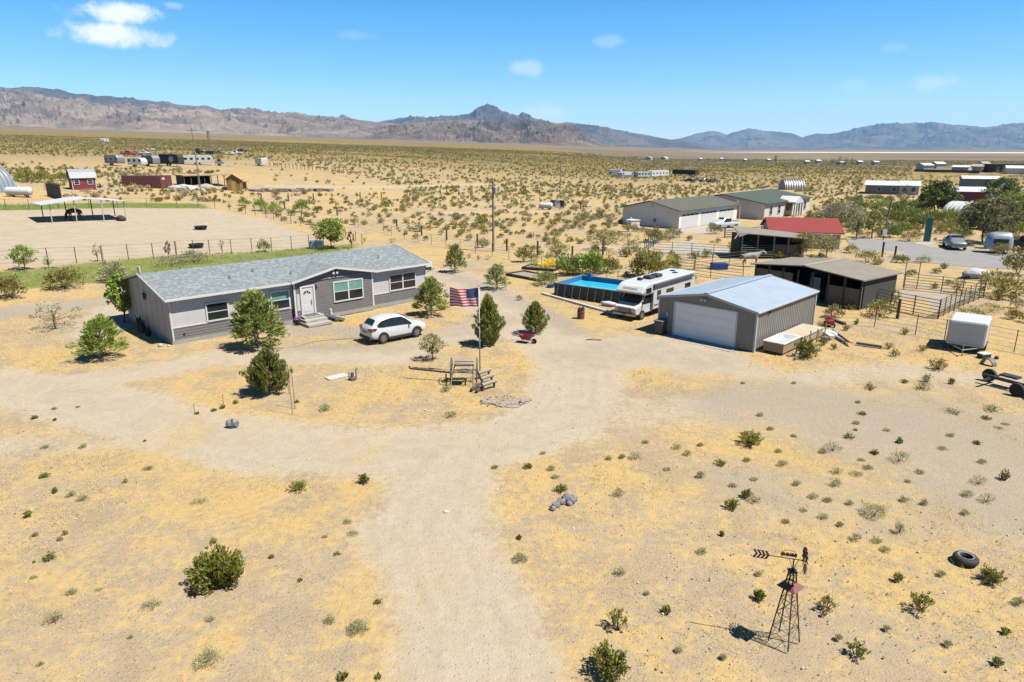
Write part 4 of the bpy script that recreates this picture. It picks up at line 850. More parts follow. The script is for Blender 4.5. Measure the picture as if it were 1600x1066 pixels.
# old horse-drawn implement behind the flagpole foot, with its tongue to the left
def implement():
    o_ = G(722, 598); t = thing('farm_cart', 'old horse drawn iron farm implement with two tall wheels and a long tongue', 'farm cart', o_)
    IR = mat('grey_iron', (.17, .16, .15), .7, .25, 6, dirt=(.22, .11, .06), dirt_amt=.5); PW = mat('pale_weathered_wood', (.40, .37, .33), .9, .2, 3, stretch=(1, 6, 1))
    for x in (-.62, .85):                                                    # tall wheels stand square to the axle (x)
        mb = MB(); r = .72; n = 28
        prof = [(r-.03, -.025), (r, -.025), (r, .025), (r-.03, .025), (r-.03, -.025)]
        mb.lathe(prof, n, (x, .15, r), 'x'); mb.f = [f for f in mb.f if len(f) == 4]; mb.m = [0]*len(mb.f)
        for k in range(12): a = 2*PI*k/12; mb.bar((x, .15, r), (x, .15+r*.97*math.cos(a), r+r*.97*math.sin(a)), .011, 5)
        mb.lathe([(.07, -.09), (.07, .09)], 10, (x, .15, r), 'x'); mb.build('wheel', IR, t)
    mb = MB(); mb.bar((-.7, .15, .72), (.95, .15, .72), .035, 8); mb.beam((-.45, -.5, .8), (.65, -.5, .8), .07, .07); mb.beam((-.45, .6, .85), (.65, .6, .85), .07, .07)
    for x in (-.45, .65): mb.beam((x, -.55, .82), (x, .7, .86), .06, .06)
    mb.build('frame', IR, t)
    mb = MB()
    for k, (y, z) in enumerate(((.1, 1.15), (.35, 1.22), (.6, 1.1))): mb.beam((-.45, y, z), (.68, y+.08*(k-1), z-.03), .2, .05)
    mb.build('seat_planks', PW, t); mb = MB(); mb.lathe([(.34, .9), (.36, .94), (.1, .98), (0, .98)], 16, (.1, -.2, -.15)); mb.build('drum', BLACK, t)
    for x in (-.5, .7):
        mb = MB(); mb.path([(x, -.45, 1.05), (x-.02, -.62, .8), (x-.04, -.7, .35), (x-.06, -.85, 0)], .022, 6); mb.build('prop_leg', IR if x > 0 else PW, t)
    mb = MB(); n = 10; pts = [(-.45+1.1*k/n, -.6, .72+.22*math.sin(PI*k/n)) for k in range(n+1)]; mb.path(pts, .025, 6); mb.build('hoop', PW, t)
    mb = MB(); mb.beam((-.55, .3, .5), (-3.1, .75, .62), .09, .09); mb.beam((-3.1, .75, .62), (-3.16, .76, .78), .06, .06); mb.build('tongue', DARKWOOD, t)
    mb = MB(); mb.lathe([(.16, -.03), (.22, -.03), (.22, .03), (.16, .03), (.16, -.03)], 16, (-.95, .25, .24), 'x'); mb.f = [f for f in mb.f if len(f) == 4]; mb.m = [0]*len(mb.f); [mb.bar((-.95, .25, .24), (-.95, .25+.18*math.cos(a), .24+.18*math.sin(a)), .012, 5) for a in np.arange(6)*PI/3]; mb.build('small_wheel', RUST, t)
implement()
for k, (p, q) in enumerate((((748, 592), (764, 587)), ((752, 601), (768, 596)), ((754, 611), (773, 605)))):
    loc, rz, ln = place(p, q); ln = max(ln, .85)
    t = thing('log_bench', ['rear log bench of three beside the old cart', 'middle log bench of three beside the old cart', 'front log bench of three beside the old cart'][k], 'bench', loc, rz, 'log benches beside the old cart')
    MB().bar((-.05, 0, .36), (ln+.1, 0, .36), .11, 10).build('log', mat('pale_log', (.42, .34, .27), .85, .15, 4, stretch=(1, 6, 6)), t, smooth='auto')
    for x in (.06, ln-.04): m_ = MB(); m_.beam((x, 0, .28), (x, .02, 0), .1, .09); m_.build('leg', DARKWOOD, t)
for k, (p, q) in enumerate((((736, 612), (750, 603)), ((744, 614), (752, 609)))):
    a, b_ = G(*p), G(*q); o = MB().beam((0, 0, .1), (*(b_-a)[:2], .14), .14, .12).build('timber', DARKWOOD); o.location = a
    tag(o, ['longer dark timber lying at the left of the log benches', 'shorter dark timber lying by the front log bench'][k], 'timber')
m_ = MB().blob((0, 0, -.02), 1.0, .6, .045, .9, 4, 5); r0 = random.Random(3)
for k in range(70): a_ = r0.uniform(0, 2*PI); q_ = math.sqrt(r0.random()); z_ = r0.uniform(.015, .05); m_.blob((1.35*q_*math.cos(a_), .85*q_*math.sin(a_), z_*.3), z_*1.5, z_*1.3, z_, .5, 1, k)
o = m_.build('ash_heap', mat('ash', (.40, .33, .27), 1, .35, 5, bump=.5)); o.location = G(785, 627); tag(o, 'low grey ash heap on the ground in front of the log benches', 'ash heap')

# red wheelbarrow
t = thing('wheelbarrow', 'red wheelbarrow standing by the small pine tree right of the flag', 'wheelbarrow', G(822, 536), R(-25))
m_ = MB(); m_.add([(-.28, -.2, .28), (.28, -.16, .24), (.28, .16, .24), (-.28, .2, .28), (-.42, -.32, .6), (.5, -.3, .62), (.5, .3, .62), (-.42, .32, .6)], [(3, 2, 1, 0), (0, 1, 5, 4), (1, 2, 6, 5), (2, 3, 7, 6), (3, 0, 4, 7)]); m_.build('tray', REDP, t)
for s in (-1, 1): m_ = MB(); m_.beam((.6, s*.06, .18), (-1.0, s*.3, .62), .045, .045); m_.build('handle', mat('handle_wood', (.45, .38, .36), .7, .1, 5), t); m_ = MB(); m_.path([(-.2, s*.18, .3), (-.35, s*.24, 0)], .02); m_.build('leg', BLACK, t)
MB().lathe([(.1, -.04), (.19, -.04), (.19, .04), (.1, .04)], 14, (.6, 0, .19), 'y').build('wheel', BLACK, t)
# rusty barrel
t = thing('oil_drum', 'rusty brown oil drum standing on the drive near the motor home', 'drum', G(907.5, 499))
m_ = MB(); m_.lathe([(.29, 0), (.30, .02), (.285, .04), (.285, .28), (.30, .30), (.285, .32), (.285, .58), (.30, .60), (.285, .62), (.285, .86), (.30, .88), (.27, .88), (.27, .8), (0, .8)], 20); m_.build('drum', RUST, t, smooth='auto')
m_ = MB(); [m_.beam((random.uniform(-.15, .15), random.uniform(-.15, .15), .75), (random.uniform(-.22, .22), random.uniform(-.22, .22), 1.02), .05, .05) for i in range(6)]; m_.build('scrap', DARKWOOD, t)
# white cargo trailer
a, b_ = G(1474, 547), G(1521, 554); rz = ang(a, b_)
CT = thing('cargo_trailer', 'white enclosed box trailer parked beside the wire fence at the right', 'trailer', a+Vector((.1, .1, 0)), rz)
MB().box(0, 0, .42, 2.2, 2.9, 2.12).build('box', mat('white_trailer', (.74, .74, .73), .4, .04, 1.2, dirt=(.6, .57, .5), dirt_amt=.25), CT, bevel=.14)
m_ = MB(); m_.box(.1, .1, .3, 2.1, 2.8, .42); m_.build('chassis', TRIMB, CT)
m_ = MB(); m_.path([(.3, .1, .4), (1.1, -1.0, .4), (1.9, .1, .4)], .04); m_.bar((1.1, -1.0, .4), (1.1, -1.25, .4), .04); m_.bar((1.1, -.9, .0), (1.1, -.9, .75), .035); m_.build('hitch', STEEL, CT)
for x in (.05, 2.15): MB().lathe([(.2, -.09), (.31, -.09), (.31, .09), (.2, .09)], 14, (x, 1.5, .31), 'x').build('wheel', BLACK, CT)
for x in (-.09, 2.13): m_ = MB(); m_.ext([(x, 1.1, .45), (x, 1.2, .68), (x, 1.8, .68), (x, 1.9, .45), (x, 1.8, .48), (x, 1.75, .63), (x, 1.25, .63), (x, 1.2, .48)], (.16, 0, 0)); m_.build('fender', STEEL, CT)
MB().box(2.2, 2.2, .55, 2.22, 2.8, 1.95).build('side_door', WHITE, CT)
m_ = MB(); m_.box(-.01, .0, .6, 2.21, -.015, .62); m_.build('front_seam', STEEL, CT)
# curved grey fender and box on the sand
t = thing('loose_fender', 'curved grey trailer fender lying on the sand right of the box trailer', 'fender', G(1544, 570), R(20))
n = 10; pr = [(.42*math.cos(PI*k/n), .42*math.sin(PI*k/n)) for k in range(n+1)]; pr += [(.36*math.cos(PI*k/n), .36*math.sin(PI*k/n)) for k in range(n, -1, -1)]
MB().ext([(-.18, x, z) for x, z in pr], (.36, 0, 0)).build('fender', mat('blue_grey_plate', (.16, .19, .22), .5, .1, 4), t)
t = thing('cool_box', 'small white topped box on the sand behind the curved grey fender', 'box', G(1537, 559), R(15)); MB().box(-.35, -.2, 0, .35, .2, .26).build('box', TRIMB, t); MB().box(-.37, -.22, .26, .37, .22, .32).build('lid', WHITE, t)
o = MB().blob((0, 0, .1), .14, .14, .12, .3, 2, 4).build('stone', mat('dark_stone', (.12, .11, .10), .9, .2, 8), smooth=True); o.location = G(1557, 561); tag(o, 'small dark stone on the sand right of the curved grey fender', 'stone')
# long black trailer frame running out of the picture at the right
loc, rz, ln = place((1540, 600), (1600, 616))
BT = thing('boat_trailer', 'black wheeled trailer frame cut by the right edge of the picture', 'trailer', loc, rz)
BLM = mat('black_paint', (.035, .035, .037), .5, .1, 4)
m_ = MB(); m_.beam((-.2, 0, .5), (5.5, 0, .5), .14, .16); m_.beam((.2, -.9, .42), (.2, .9, .42), .1, .1); m_.beam((2.6, -.9, .45), (2.6, .9, .45), .1, .1); m_.build('frame', BLM, BT)
for x, y in ((-.2, .7), (1.9, -.75), (3.0, .8), (3.6, -.8)): MB().lathe([(.2, -.1), (.36, -.1), (.38, 0), (.36, .1), (.2, .1)], 16, (x, y, .37), 'y').build('wheel', BLACK, BT, smooth='auto')
m_ = MB(); m_.box(.5, .2, .62, 1.4, .75, .72); m_.build('fender', BLM, BT); m_ = MB(); m_.box(2.2, -.6, .6, 3.6, .7, .85); m_.build('deck', BLM, BT)
# white walled tyre, rocks, rods, board, well head
t = thing('old_tyre', 'black tyre lying flat on the dry grass at the right', 'tyre', G(1508, 878), 0)
m_ = MB(); pr = [(.27+.11*math.cos(a) if True else 0, .12+.115*math.sin(a)) for a in np.linspace(0, 2*PI, 13)]; m_.lathe(pr, 28); m_.f = [f for f in m_.f if len(f) == 4]; m_.m = [0]*len(m_.f); m_.build('tread', BLACK, t, smooth=True)
m_ = MB(); m_.lathe([(.19, .228), (.235, .243), (.25, .243)], 28); m_.f = [f for f in m_.f if len(f) == 4]; m_.m = [0]*len(m_.f); m_.build('pale_wall', mat('dusty_rubber', (.22, .23, .25), .8, .2, 6), t, smooth=True, flip=False)
STN = mat('grey_stone', (.26, .25, .26), .85, .25, 6, bump=.4)
for k, (px_, py_, s) in enumerate(((877, 787, .17), (886, 781, .2), (893, 785, .19), (897, 781, .16), (869, 792, .18), (864, 797, .13), (889, 789, .13), (880, 780, .1))):
    o = MB().blob((0, 0, s*.5), s, s*.85, s*.75, .5, 2, k+20).build('stone', STN, smooth=False); o.location = G(px_, py_); o.rotation_euler[2] = k
    tag(o, 'grey stone in the small heap on dry grass right of the lower drive', 'stone', 'stones of the small heap')
o = MB().blob((0, 0, .18), .3, .22, .3, .45, 2, 31).build('stone', STN); o.location = G(365, 668); tag(o, 'pointed grey stone standing alone at the edge of the left drive', 'stone')
o = MB().blob((0, 0, .05), .13, .1, .08, .3, 2, 32).build('stone', mat('pale_stone', (.6, .58, .54), .8, .1, 8)); o.location = G(697, 802); tag(o, 'small white stone alone in the middle of the lower drive', 'stone')
for k, (px_, py_, h_) in enumerate(((452, 616, 1.55), (457, 648, 2.7), (461, 639, 2.35), (304, 646, .55), (349, 634, .65))):
    o = MB().bar((0, 0, 0), (.02*k-.04, 0, h_), .014, 5).build('iron_rod', mat('rod_iron', (.10, .075, .06), .8, .2)); o.location = G(px_, py_)
    tag(o, ['dark iron rod nearest the left front pine tree', 'tallest of the three rods right of the front pine tree', 'rod between the others right of the front pine tree', 'short rod leftmost on the island of dry grass', 'short rod right of the leftmost rod on the dry grass'][k], 'rod')
loc, rz, ln = place((515, 596), (545, 589)); t = thing('white_board', 'flat white board lying on the dry grass left of the well head', 'board', loc, rz); MB().box(0, 0, .03, ln, .62, .10).build('board', mat('white_board', (.70, .67, .64), .6, .05, 2), t)
t = thing('well_head', 'grey well head with upright pipes at the end of the white board', 'well head', G(551, 594))
m_ = MB(); m_.lathe([(.22, 0), (.22, .16), (.1, .2), (.1, .45), (0, .45)], 12); m_.build('cap', mat('dark_cap', (.13, .12, .11), .7, .2), t); m_ = MB(); m_.path([(.2, .1, 0), (.2, .1, .62), (.28, .1, .7)], .05); m_.path([(-.18, -.05, 0), (-.18, -.05, .5)], .04); m_.build('pipe', STEEL, t)
a, b_ = G(440, 548), G(565, 527); mid = (a+b_)/2
tag(MB().path([tuple(G(*p)-a+Vector((0, 0, .015))) for p in ((436, 545), (465, 542), (490, 534), (520, 531), (565, 528))], .018, 5).build('hose', mat('grey_hose', (.16, .16, .15), .7, .1)), 'thin grey hose lying across the drive towards the white car', 'hose').location = a
o = MB().path([(0, 0, .03), (.5, .1, .05), (.9, -.1, .04), (1.3, .05, .05), (.7, .2, .1), (.2, .15, .06)], .025, 5).build('bent_rebar', RUST); o.location = G(912, 533); tag(o, 'bent rusty rod lying on the drive between wheelbarrow and garage', 'rod')

# ornamental windmill
def windmill():
    c = G(1225, 1003); t = thing('garden_windmill', 'rusty ornamental windmill on a lattice tower in the right foreground', 'windmill', c, R(0))
    RM = mat('rust_dark', (.075, .04, .03), .8, .3, 12, dirt=(.16, .07, .04), dirt_amt=.5, bump=.2)
    corners = [G(1200, 1000), G(1231, 1019), G(1249, 1004), G(1217, 988)]; cs = [(p.x-c.x, p.y-c.y) for p in corners]
    cx = sum(p[0] for p in cs)/4; cy = sum(p[1] for p in cs)/4; Ht = 2.22; hs = .8; top = .055
    def leg(k, f): x, y = cs[k]; return Vector((x+(cx+(x-cx)*.22-x)*f, y+(cy+(y-cy)*.22-y)*f, Ht*f))
    for k in range(4): MB().beam(leg(k, 0), leg(k, 1), .028, .028).build('leg', RM, t)
    mb = MB(); lv = [0.02, .22, .42, .62, .86, 1.0]
    for a0, a1 in zip(lv[:-1], lv[1:]):
        for k in range(4):
            j = (k+1) % 4; mb.bar(leg(k, a0), leg(j, a1), .006, 4); mb.bar(leg(j, a0), leg(k, a1), .006, 4); mb.bar(leg(k, a1), leg(j, a1), .009, 4)
    mb.build('bracing', RM, t)
    mb = MB(); q = [leg(k, .80) for k in range(4)]; ctr = sum(q, Vector())/4; o_ = [ctr+(p-ctr)*2.35-Vector((0, 0, .03)) for p in q]; i_ = [ctr+(p-ctr)*.95+Vector((0, 0, .10)) for p in q]
    mb.add(o_+i_+[p+Vector((0, 0, .012)) for p in o_+i_], [(0, 1, 5, 4), (1, 2, 6, 5), (2, 3, 7, 6), (3, 0, 4, 7), (8, 9, 13, 12), (9, 10, 14, 13), (10, 11, 15, 14), (11, 8, 12, 15)]); mb.build('skirt_roof', mat('red_rust', (.24, .075, .055), .7, .25, 8), t)
    mb = MB(); mb.box(cx-.1, cy-.1, Ht-.02, cx+.1, cy+.1, Ht+.03); mb.bar((cx, cy, Ht), (cx, cy, Ht+.37), .018, 6); mb.build('head', RM, t)
    za = Ht+.36; ad = Vector((.97, -.25, -.02)).normalized(); pd = Vector((.25, .97, 0)).normalized(); cc = Vector((cx, cy, za)); up = Vector((0, 0, 1))
    mb = MB(); mb.bar(cc+ad*.28, cc-ad*.80, .013, 6); mb.bar((cx, cy, Ht+.03), cc-ad*.12, .008, 4); mb.bar((cx, cy, Ht+.03), cc+ad*.12, .008, 4); mb.build('shaft', RM, t)
    mb = MB()                                                             # arrow feather tail with slots
    for k in range(4):
        x0 = .60+k*.10
        for s in (1, -1):
            p = [cc-ad*x0, cc-ad*(x0+.06), cc-ad*(x0+.14)+up*s*.115, cc-ad*(x0+.08)+up*s*.115]
            mb.ext([v-pd*.004 for v in p], pd*.008)
    mb.beam(cc-ad*.66+up*.112, cc-ad*1.02+up*.118, .012, .012); mb.beam(cc-ad*.66-up*.112, cc-ad*1.02-up*.118, .012, .012); mb.build('tail_vane', RM, t)
    mb = MB(); b0 = cc-ad*.12; mb.beam(b0-ad*.22+up*.10, b0+ad*.16+up*.10, .012, .06)                 # little cut-out figures on the shaft
    for x in (-.18, -.08, .05, .13): mb.ext([v-pd*.004 for v in (b0+ad*x+up*.06, b0+ad*(x+.05)+up*.06, b0+ad*(x+.06)+up*.16, b0+ad*(x-.01)+up*.17)], pd*.008)
    for x in (-.2, .15): mb.bar(b0+ad*x, b0+ad*x+up*.1, .007, 4)
    n = 8; mb.path([b0+ad*(.19*math.cos(PI*k/n)-.02)+up*(.12+.12*math.sin(PI*k/n)) for k in range(n+1)], .006, 4); mb.build('cutout', RM, t)
    hub = cc+ad*.27; mb = MB(); mb.bar(hub-ad*.04, hub+ad*.06, .035, 8)
    for k in range(14):                                                   # rotor seen almost edge on
        a = 2*PI*k/14; rd = pd*math.cos(a)+up*math.sin(a); td = -pd*math.sin(a)+up*math.cos(a)
        p = [hub+rd*.10-td*.025-ad*.012, hub+rd*.10+td*.025+ad*.012, hub+rd*.35+td*.062+ad*.026, hub+rd*.35-td*.062-ad*.026]
        mb.add(p+[v+ad*.006 for v in p], [(0, 1, 2, 3), (7, 6, 5, 4), (0, 1, 5, 4), (2, 3, 7, 6)])
    for r_ in (.13, .29): mb.path([hub+(pd*math.cos(a)+up*math.sin(a))*r_ for a in np.linspace(0, 2*PI, 21)], .006, 4)
    mb.build('rotor', mat('rust_mid', (.15, .07, .045), .8, .3, 12), t)
windmill()

# ================================================================== neighbours
BEIGE = mat('beige_stucco', (1.1, 1.01, .89), .85, .05, .8); CREAM = mat('cream_wall', (1.05, .98, .88), .85, .05, .8); GREENROOF = shingle('grey_green_shingles', (.16, .165, .13), (.13, .14, .11), (.20, .205, .17))
DGREEN = shingle('dark_green_shingles', (.10, .14, .12), (.085, .12, .10), (.13, .165, .145)); REDROOF = mat('red_metal_roof', (.33, .065, .06), .8, .08, 1, stretch=(4, 1, 1), spec=.15); MAROON = mat('maroon_boards', (.20, .035, .035), .7, .1, 2)
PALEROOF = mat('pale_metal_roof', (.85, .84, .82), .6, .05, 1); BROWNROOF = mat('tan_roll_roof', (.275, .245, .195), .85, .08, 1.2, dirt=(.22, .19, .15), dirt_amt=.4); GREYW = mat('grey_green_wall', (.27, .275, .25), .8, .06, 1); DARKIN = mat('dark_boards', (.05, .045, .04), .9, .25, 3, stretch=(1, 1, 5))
WHITEST = mat('white_stucco', (.74, .72, .68), .8, .04, 1); TANW = mat('tan_wall', (.46, .38, .28), .85, .08, 1); BLUEMETAL = mat('blue_white_roof', (.66, .71, .72), .6, .05, 1)
def bldg(name, label, cat, pa, pb, depth, ze, zr, wm, rm, axis='x', ov=.4, group=None, th=.12):
    """a gabled building whose front foot runs from pixel pa to pb; axis x: ridge along the front, y: ridge runs back"""
    loc, rz, ln = place(pa, pb)
    if axis == 'x': t = thing(name, label, cat, loc, rz, group); Lb, Wb = ln, depth
    else:
        b_ = loc+Vector((math.cos(rz), math.sin(rz), 0))*ln; t = thing(name, label, cat, (b_.x, b_.y, loc.z), rz+PI/2, group); Lb, Wb = depth, ln
    m = MB(); gable_walls(m, Lb, Wb, ze, zr-.03, z0=-1.0); m.build('wall', wm, t)
    m = MB(); gable_roof(m, Lb, Wb, ze+.03, zr+.03, ov, th, endov=ov); m.build('roof', rm, t)
    return t, Lb, Wb
def facebox(t, name, x0, x1, z0, z1, m, axis='x', d=.04, y=0.0):
    mb = MB(); mb.box(x0, y-d, z0, x1, y-.003, z1) if axis == 'x' else mb.box(y-d, x0, z0, y-.003, x1, z1); return mb.build(name, m, t)
# garage with three white doors, and the house behind it
t, Lb, Wb = bldg('triple_garage', 'beige garage with three white doors and a grey green roof, far right of centre', 'garage', (1060, 358), (1150, 344.5), 11.5, 3.0, 4.3, BEIGE, GREENROOF, ov=.5)
facebox(t, 'front_wall', 0, Lb, 0, 3.0, CREAM, d=.012)
for k in range(3):
    x0 = .9+k*(Lb-1.2)/3; o = facebox(t, 'garage_door', x0, x0+3.5*(Lb-1.2)/12.9 if False else x0+(Lb-1.2)/3-1.1, .02, 2.35, WHITE, d=.05)
    for j in range(4): m_ = MB(); w_ = ((Lb-1.2)/3-1.1)/4; m_.box(x0+j*w_+.08, -.06, 2.02, x0+(j+1)*w_-.08, -.051, 2.3); m_.build('door_window', GLASS, o)
MB().box(-.05, 5.1, 3.3, -.003, 5.8, 4.0).build('gable_vent', WHITE, t); MB().beam((-.05, 4.6, 1.3), (-.6, 4.6, 1.0), .1, .5).build('wall_unit', STEEL, t)
m_ = MB(); m_.beam((Lb+.6, -.3, 0), (Lb+.6, -.3, 2.4), .12, .12); n = 8
m_.path([(Lb+.6-1.6*math.sin(PI/2*k/n), -.3, 2.4+1.5*math.cos(PI/2*k/n)-1.5+.9) if False else (Lb+.6+.0-1.4*(1-math.cos(PI/2*k/n)), -.3, 2.4+1.2*math.sin(PI/2*k/n)) for k in range(n+1)], .06, 6); m_.build('gate_arch', WHITE, t)
t, Lb, Wb = bldg('ranch_house', 'cream ranch house with a dark green roof and a gabled porch behind the triple garage', 'house', (1193, 344), (1263, 331), 17, 3.0, 4.4, CREAM, DGREEN, ov=.5)
facebox(t, 'front_wall', 0, Lb, 0, 3.0, WHITEST, d=.012)
for x in (.10, .27, .72, .86): window(t, Lb*x, Lb*x+1.3, .7, 2.5, -.02, teal=False)
m_ = MB(); cx = Lb*.52; m_.ext([(cx-2.2, -2.0, 2.6), (cx+2.2, -2.0, 2.6), (cx+2.2, -2.0, 2.85), (cx, -2.0, 3.9), (cx-2.2, -2.0, 2.85)], (0, 3.6, 0)); m_.build('porch_gable', WHITE, t)
for x in (-2, -.7, .7, 2): MB().box(cx+x-.12, -1.95, 0, cx+x+.12, -1.7, 2.6).build('porch_column', WHITE, t)
MB().box(cx-1.6, -.06, 0, cx+1.6, -.013, 2.5).build('glass_door', GLASS, t)
# red roofed building, open fronted shed and barn
t, Lb, Wb = bldg('red_roofed_barn', 'long low building with a bright red roof and pale grey wall', 'barn', (1203, 387), (1311, 390), 8.5, 2.2, 3.6, mat('pale_blue_grey_wall', (.40, .43, .44), .7, .05, 1), REDROOF, ov=.4)
facebox(t, 'eave_board', -.3, Lb+.3, 1.98, 2.1, WHITE, d=.46)
loc, rz, ln = place((1206, 404), (1250, 404)); t = thing('open_shed', 'small open shed with a tan slanting roof and a dark plank front', 'shed', loc, rz)
m_ = MB(); m_.add([(-4.6, -.6, 3.15), (ln+.4, -.9, 2.45), (ln+.9, 3.6, 2.6), (-4.0, 4.2, 3.5)], [(0, 1, 2, 3)]); m_.add([(-4.6, -.6, 3.25), (ln+.4, -.9, 2.55), (ln+.9, 3.6, 2.7), (-4.0, 4.2, 3.6)], [(0, 1, 2, 3)]); m_.add([(-4.6, -.6, 3.15), (ln+.4, -.9, 2.45), (ln+.4, -.9, 2.55), (-4.6, -.6, 3.25)], [(0, 1, 2, 3)]); m_.build('roof', BROWNROOF, t)
m_ = MB(); [m_.box(0, -.04-.01*(k % 2), k*.19, ln, 0.04, k*.19+.17) for k in range(9)]; m_.build('plank_front', mat('brown_planks', (.22, .18, .14), .9, .3, 3), t)
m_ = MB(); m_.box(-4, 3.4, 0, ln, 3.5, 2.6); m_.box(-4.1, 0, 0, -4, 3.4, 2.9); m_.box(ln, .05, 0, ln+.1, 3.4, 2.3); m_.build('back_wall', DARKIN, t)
for x in (-3.9, -2, 0, ln/2, ln): MB().box(x-.07, -.3, 0, x+.07, -.16, 2.75+(-x)*.07).build('post', GREYWOOD, t)
m_ = MB(); [m_.bar((-4, -.35, .3+.27*k), (-.1, -.35, .3+.27*k), .035, 6) for k in range(6)]; m_.build('green_gate', mat('green_paint', (.03, .10, .09), .6, .1, 3), t)
m_ = MB(); m_.add([(-4.5, -.62, 2.7), (-4.5, -.66, 3.25), (-3.4, -.66, 3.1), (-4.4, -.62, 2.75)], [(0, 1, 2, 3)]); m_.beam((-5.0, -.6, 2.5), (-4.4, -.6, 3.4), .06, .14); m_.build('broken_fascia', WHITE, t)
a, b_ = G(1181, 412, 2.6), G(1350, 437.5, 2.6); bk = G(1393, 424, 2.6); BDEEP = math.hypot(bk.x-b_.x, bk.y-b_.y); ln = math.hypot(b_.x-a.x, b_.y-a.y); rz = ang(a, b_)
t = thing('horse_barn', 'wide low horse barn with a tan roof and dark open front behind the metal garage', 'barn', (b_.x, b_.y, 0), rz+PI/2)
def barn():
    BW, BL, ze, zr = ln, BDEEP-.4, 2.55, 3.05
    m = MB(); gable_roof(m, BL, BW, ze, zr, .25, .10, endov=.5); m.beam((-.5, BW/2, zr+.12), (BL+.5, BW/2, zr+.12), .35, .05, mi=1); m.build('roof', [BROWNROOF, mat('ridge_cap', (.42, .38, .31), .8, .08, 2)], t)
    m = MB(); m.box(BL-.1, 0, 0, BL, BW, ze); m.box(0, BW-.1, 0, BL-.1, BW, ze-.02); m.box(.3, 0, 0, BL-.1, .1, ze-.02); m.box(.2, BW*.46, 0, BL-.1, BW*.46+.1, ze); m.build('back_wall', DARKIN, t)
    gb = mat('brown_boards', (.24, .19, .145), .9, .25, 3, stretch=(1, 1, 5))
    m = MB(); m.box(-.05, 0.2, 0, .05, BW*.30, 1.75); m.build('stall_front', gb, t); m = MB(); m.box(-.05, BW*.62, 0, .05, BW, 2.25); m.build('stall_front', gb, t)
    for k in range(8): y = .08+k*(BW-.16)/7; MB().box(-.09, y-.07, 0, .09, y+.07, ze+.08 if 0 < k < 7 else ze-.05).build('post', DARKWOOD, t)
    m = MB(); m.box(-.04, BW*.36, .1, .0, BW*.36+.9, 2.2); m.build('door_leaf', mat('blue_grey_door', (.13, .19, .24), .7, .1, 2), t)
    m = MB(); m.box(1.4, BW*.42, 0, 2.4, BW*.42+1.4, 1.1); m.build('feed_bin', mat('teal_plastic', (.03, .20, .26), .5, .1, 3), t)
barn()
BARN = t; barnrot = rz
# corrals of pipe panels
def panels(label, pts, h=1.55, rails=6, gap=2.6, name='pipe_fence', cat='fence', m=None, mp=None, group=None, r=.024):
    P_ = [G(*p) for p in pts]; o = P_[0]; t = thing(name, label, cat, o, 0, group); m = m or STEELG; mp = mp or m
    for a, b_ in zip(P_[:-1], P_[1:]):
        L_ = (b_-a).length; n = max(1, round(L_/gap))
        mb = MB()
        for k in range(rails):
            z = .22+(h-.25)*k/max(1, rails-1); mb.bar(a-o+Vector((0, 0, z)), b_-o+Vector((0, 0, z)), r, 6)
        mb.build('rails', m, t)
        for k in range(n+(1 if b_ is P_[-1] else 0)): q = a.lerp(b_, k/n)-o; MB().bar(q-Vector((0, 0, .2)), q+Vector((0, 0, h+.05)), r*1.5, 6).build('post', mp, t)
    return t
STEELG = mat('dark_pipe', (.07, .075, .07), .6, .2, 4, metal=.2); GREENP = mat('green_pipe', (.025, .10, .085), .6, .15, 4); RUSTP = mat('brown_pipe', (.13, .10, .075), .8, .2, 4)
panels('front row of grey pipe panels of the corral below the horse barn', [(1350, 474), (1390, 484), (1465, 499)], r=.03)
panels('right row of pipe panels of the corral, running back towards the grey drive', [(1466, 498), (1505, 478), (1536, 465)], gap=1.4, rails=7)
panels('back row of pipe panels of the corral behind the bare sand pen', [(1412, 452), (1470, 458), (1536, 466)], rails=6, gap=2.2)
panels('tall gate frame at the back left corner of the barn corral', [(1411, 449), (1432, 452)], h=2.5, rails=2, name='gate_frame', cat='gate')
panels('green pipe panels fencing the right end of the horse barn', [(1325, 473), (1345, 466), (1372, 456)], h=1.7, rails=7, m=GREENP)
o = MB().box(0, -.03, .2, 2.1, .03, 1.75).build('green_gate', mat('bright_green_sheet', (.03, .24, .18), .5, .08, 2)); tag(o, 'bright green sheet gate at the right end of the horse barn', 'gate'); a, b_ = G(1371, 456), G(1391, 452); o.location = a; o.rotation_euler[2] = ang(a, b_)
panels('pipe fence of the far pen below the triple garage', [(1020, 396), (1080, 399), (1150, 404)], rails=5, gap=3)
panels('green pipe panels at the left end of the far pen', [(1006, 396), (1030, 377), (1062, 372)], rails=7, m=GREENP, gap=1.6)
panels('pipe fence of the grey horse pen, upper row', [(1058, 426), (1112, 419), (1165, 413)], rails=5)
panels('pipe fence of the grey horse pen, lower row behind the motor home', [(1058, 426), (1110, 434), (1160, 440)], rails=5)
panels('dark rail fence in front of the white pickup truck', [(1132, 372), (1175, 372), (1215, 366)], rails=5, m=DARKWOOD, r=.06)
panels('tall pipe fence at the right edge beside the big bushes', [(1586, 462), (1650, 486)], rails=7, h=1.8)
panels('grey wire pen beside the triple garage left wall', [(932, 343), (975, 344), (1002, 340)], rails=8, gap=2, h=1.7, r=.015)
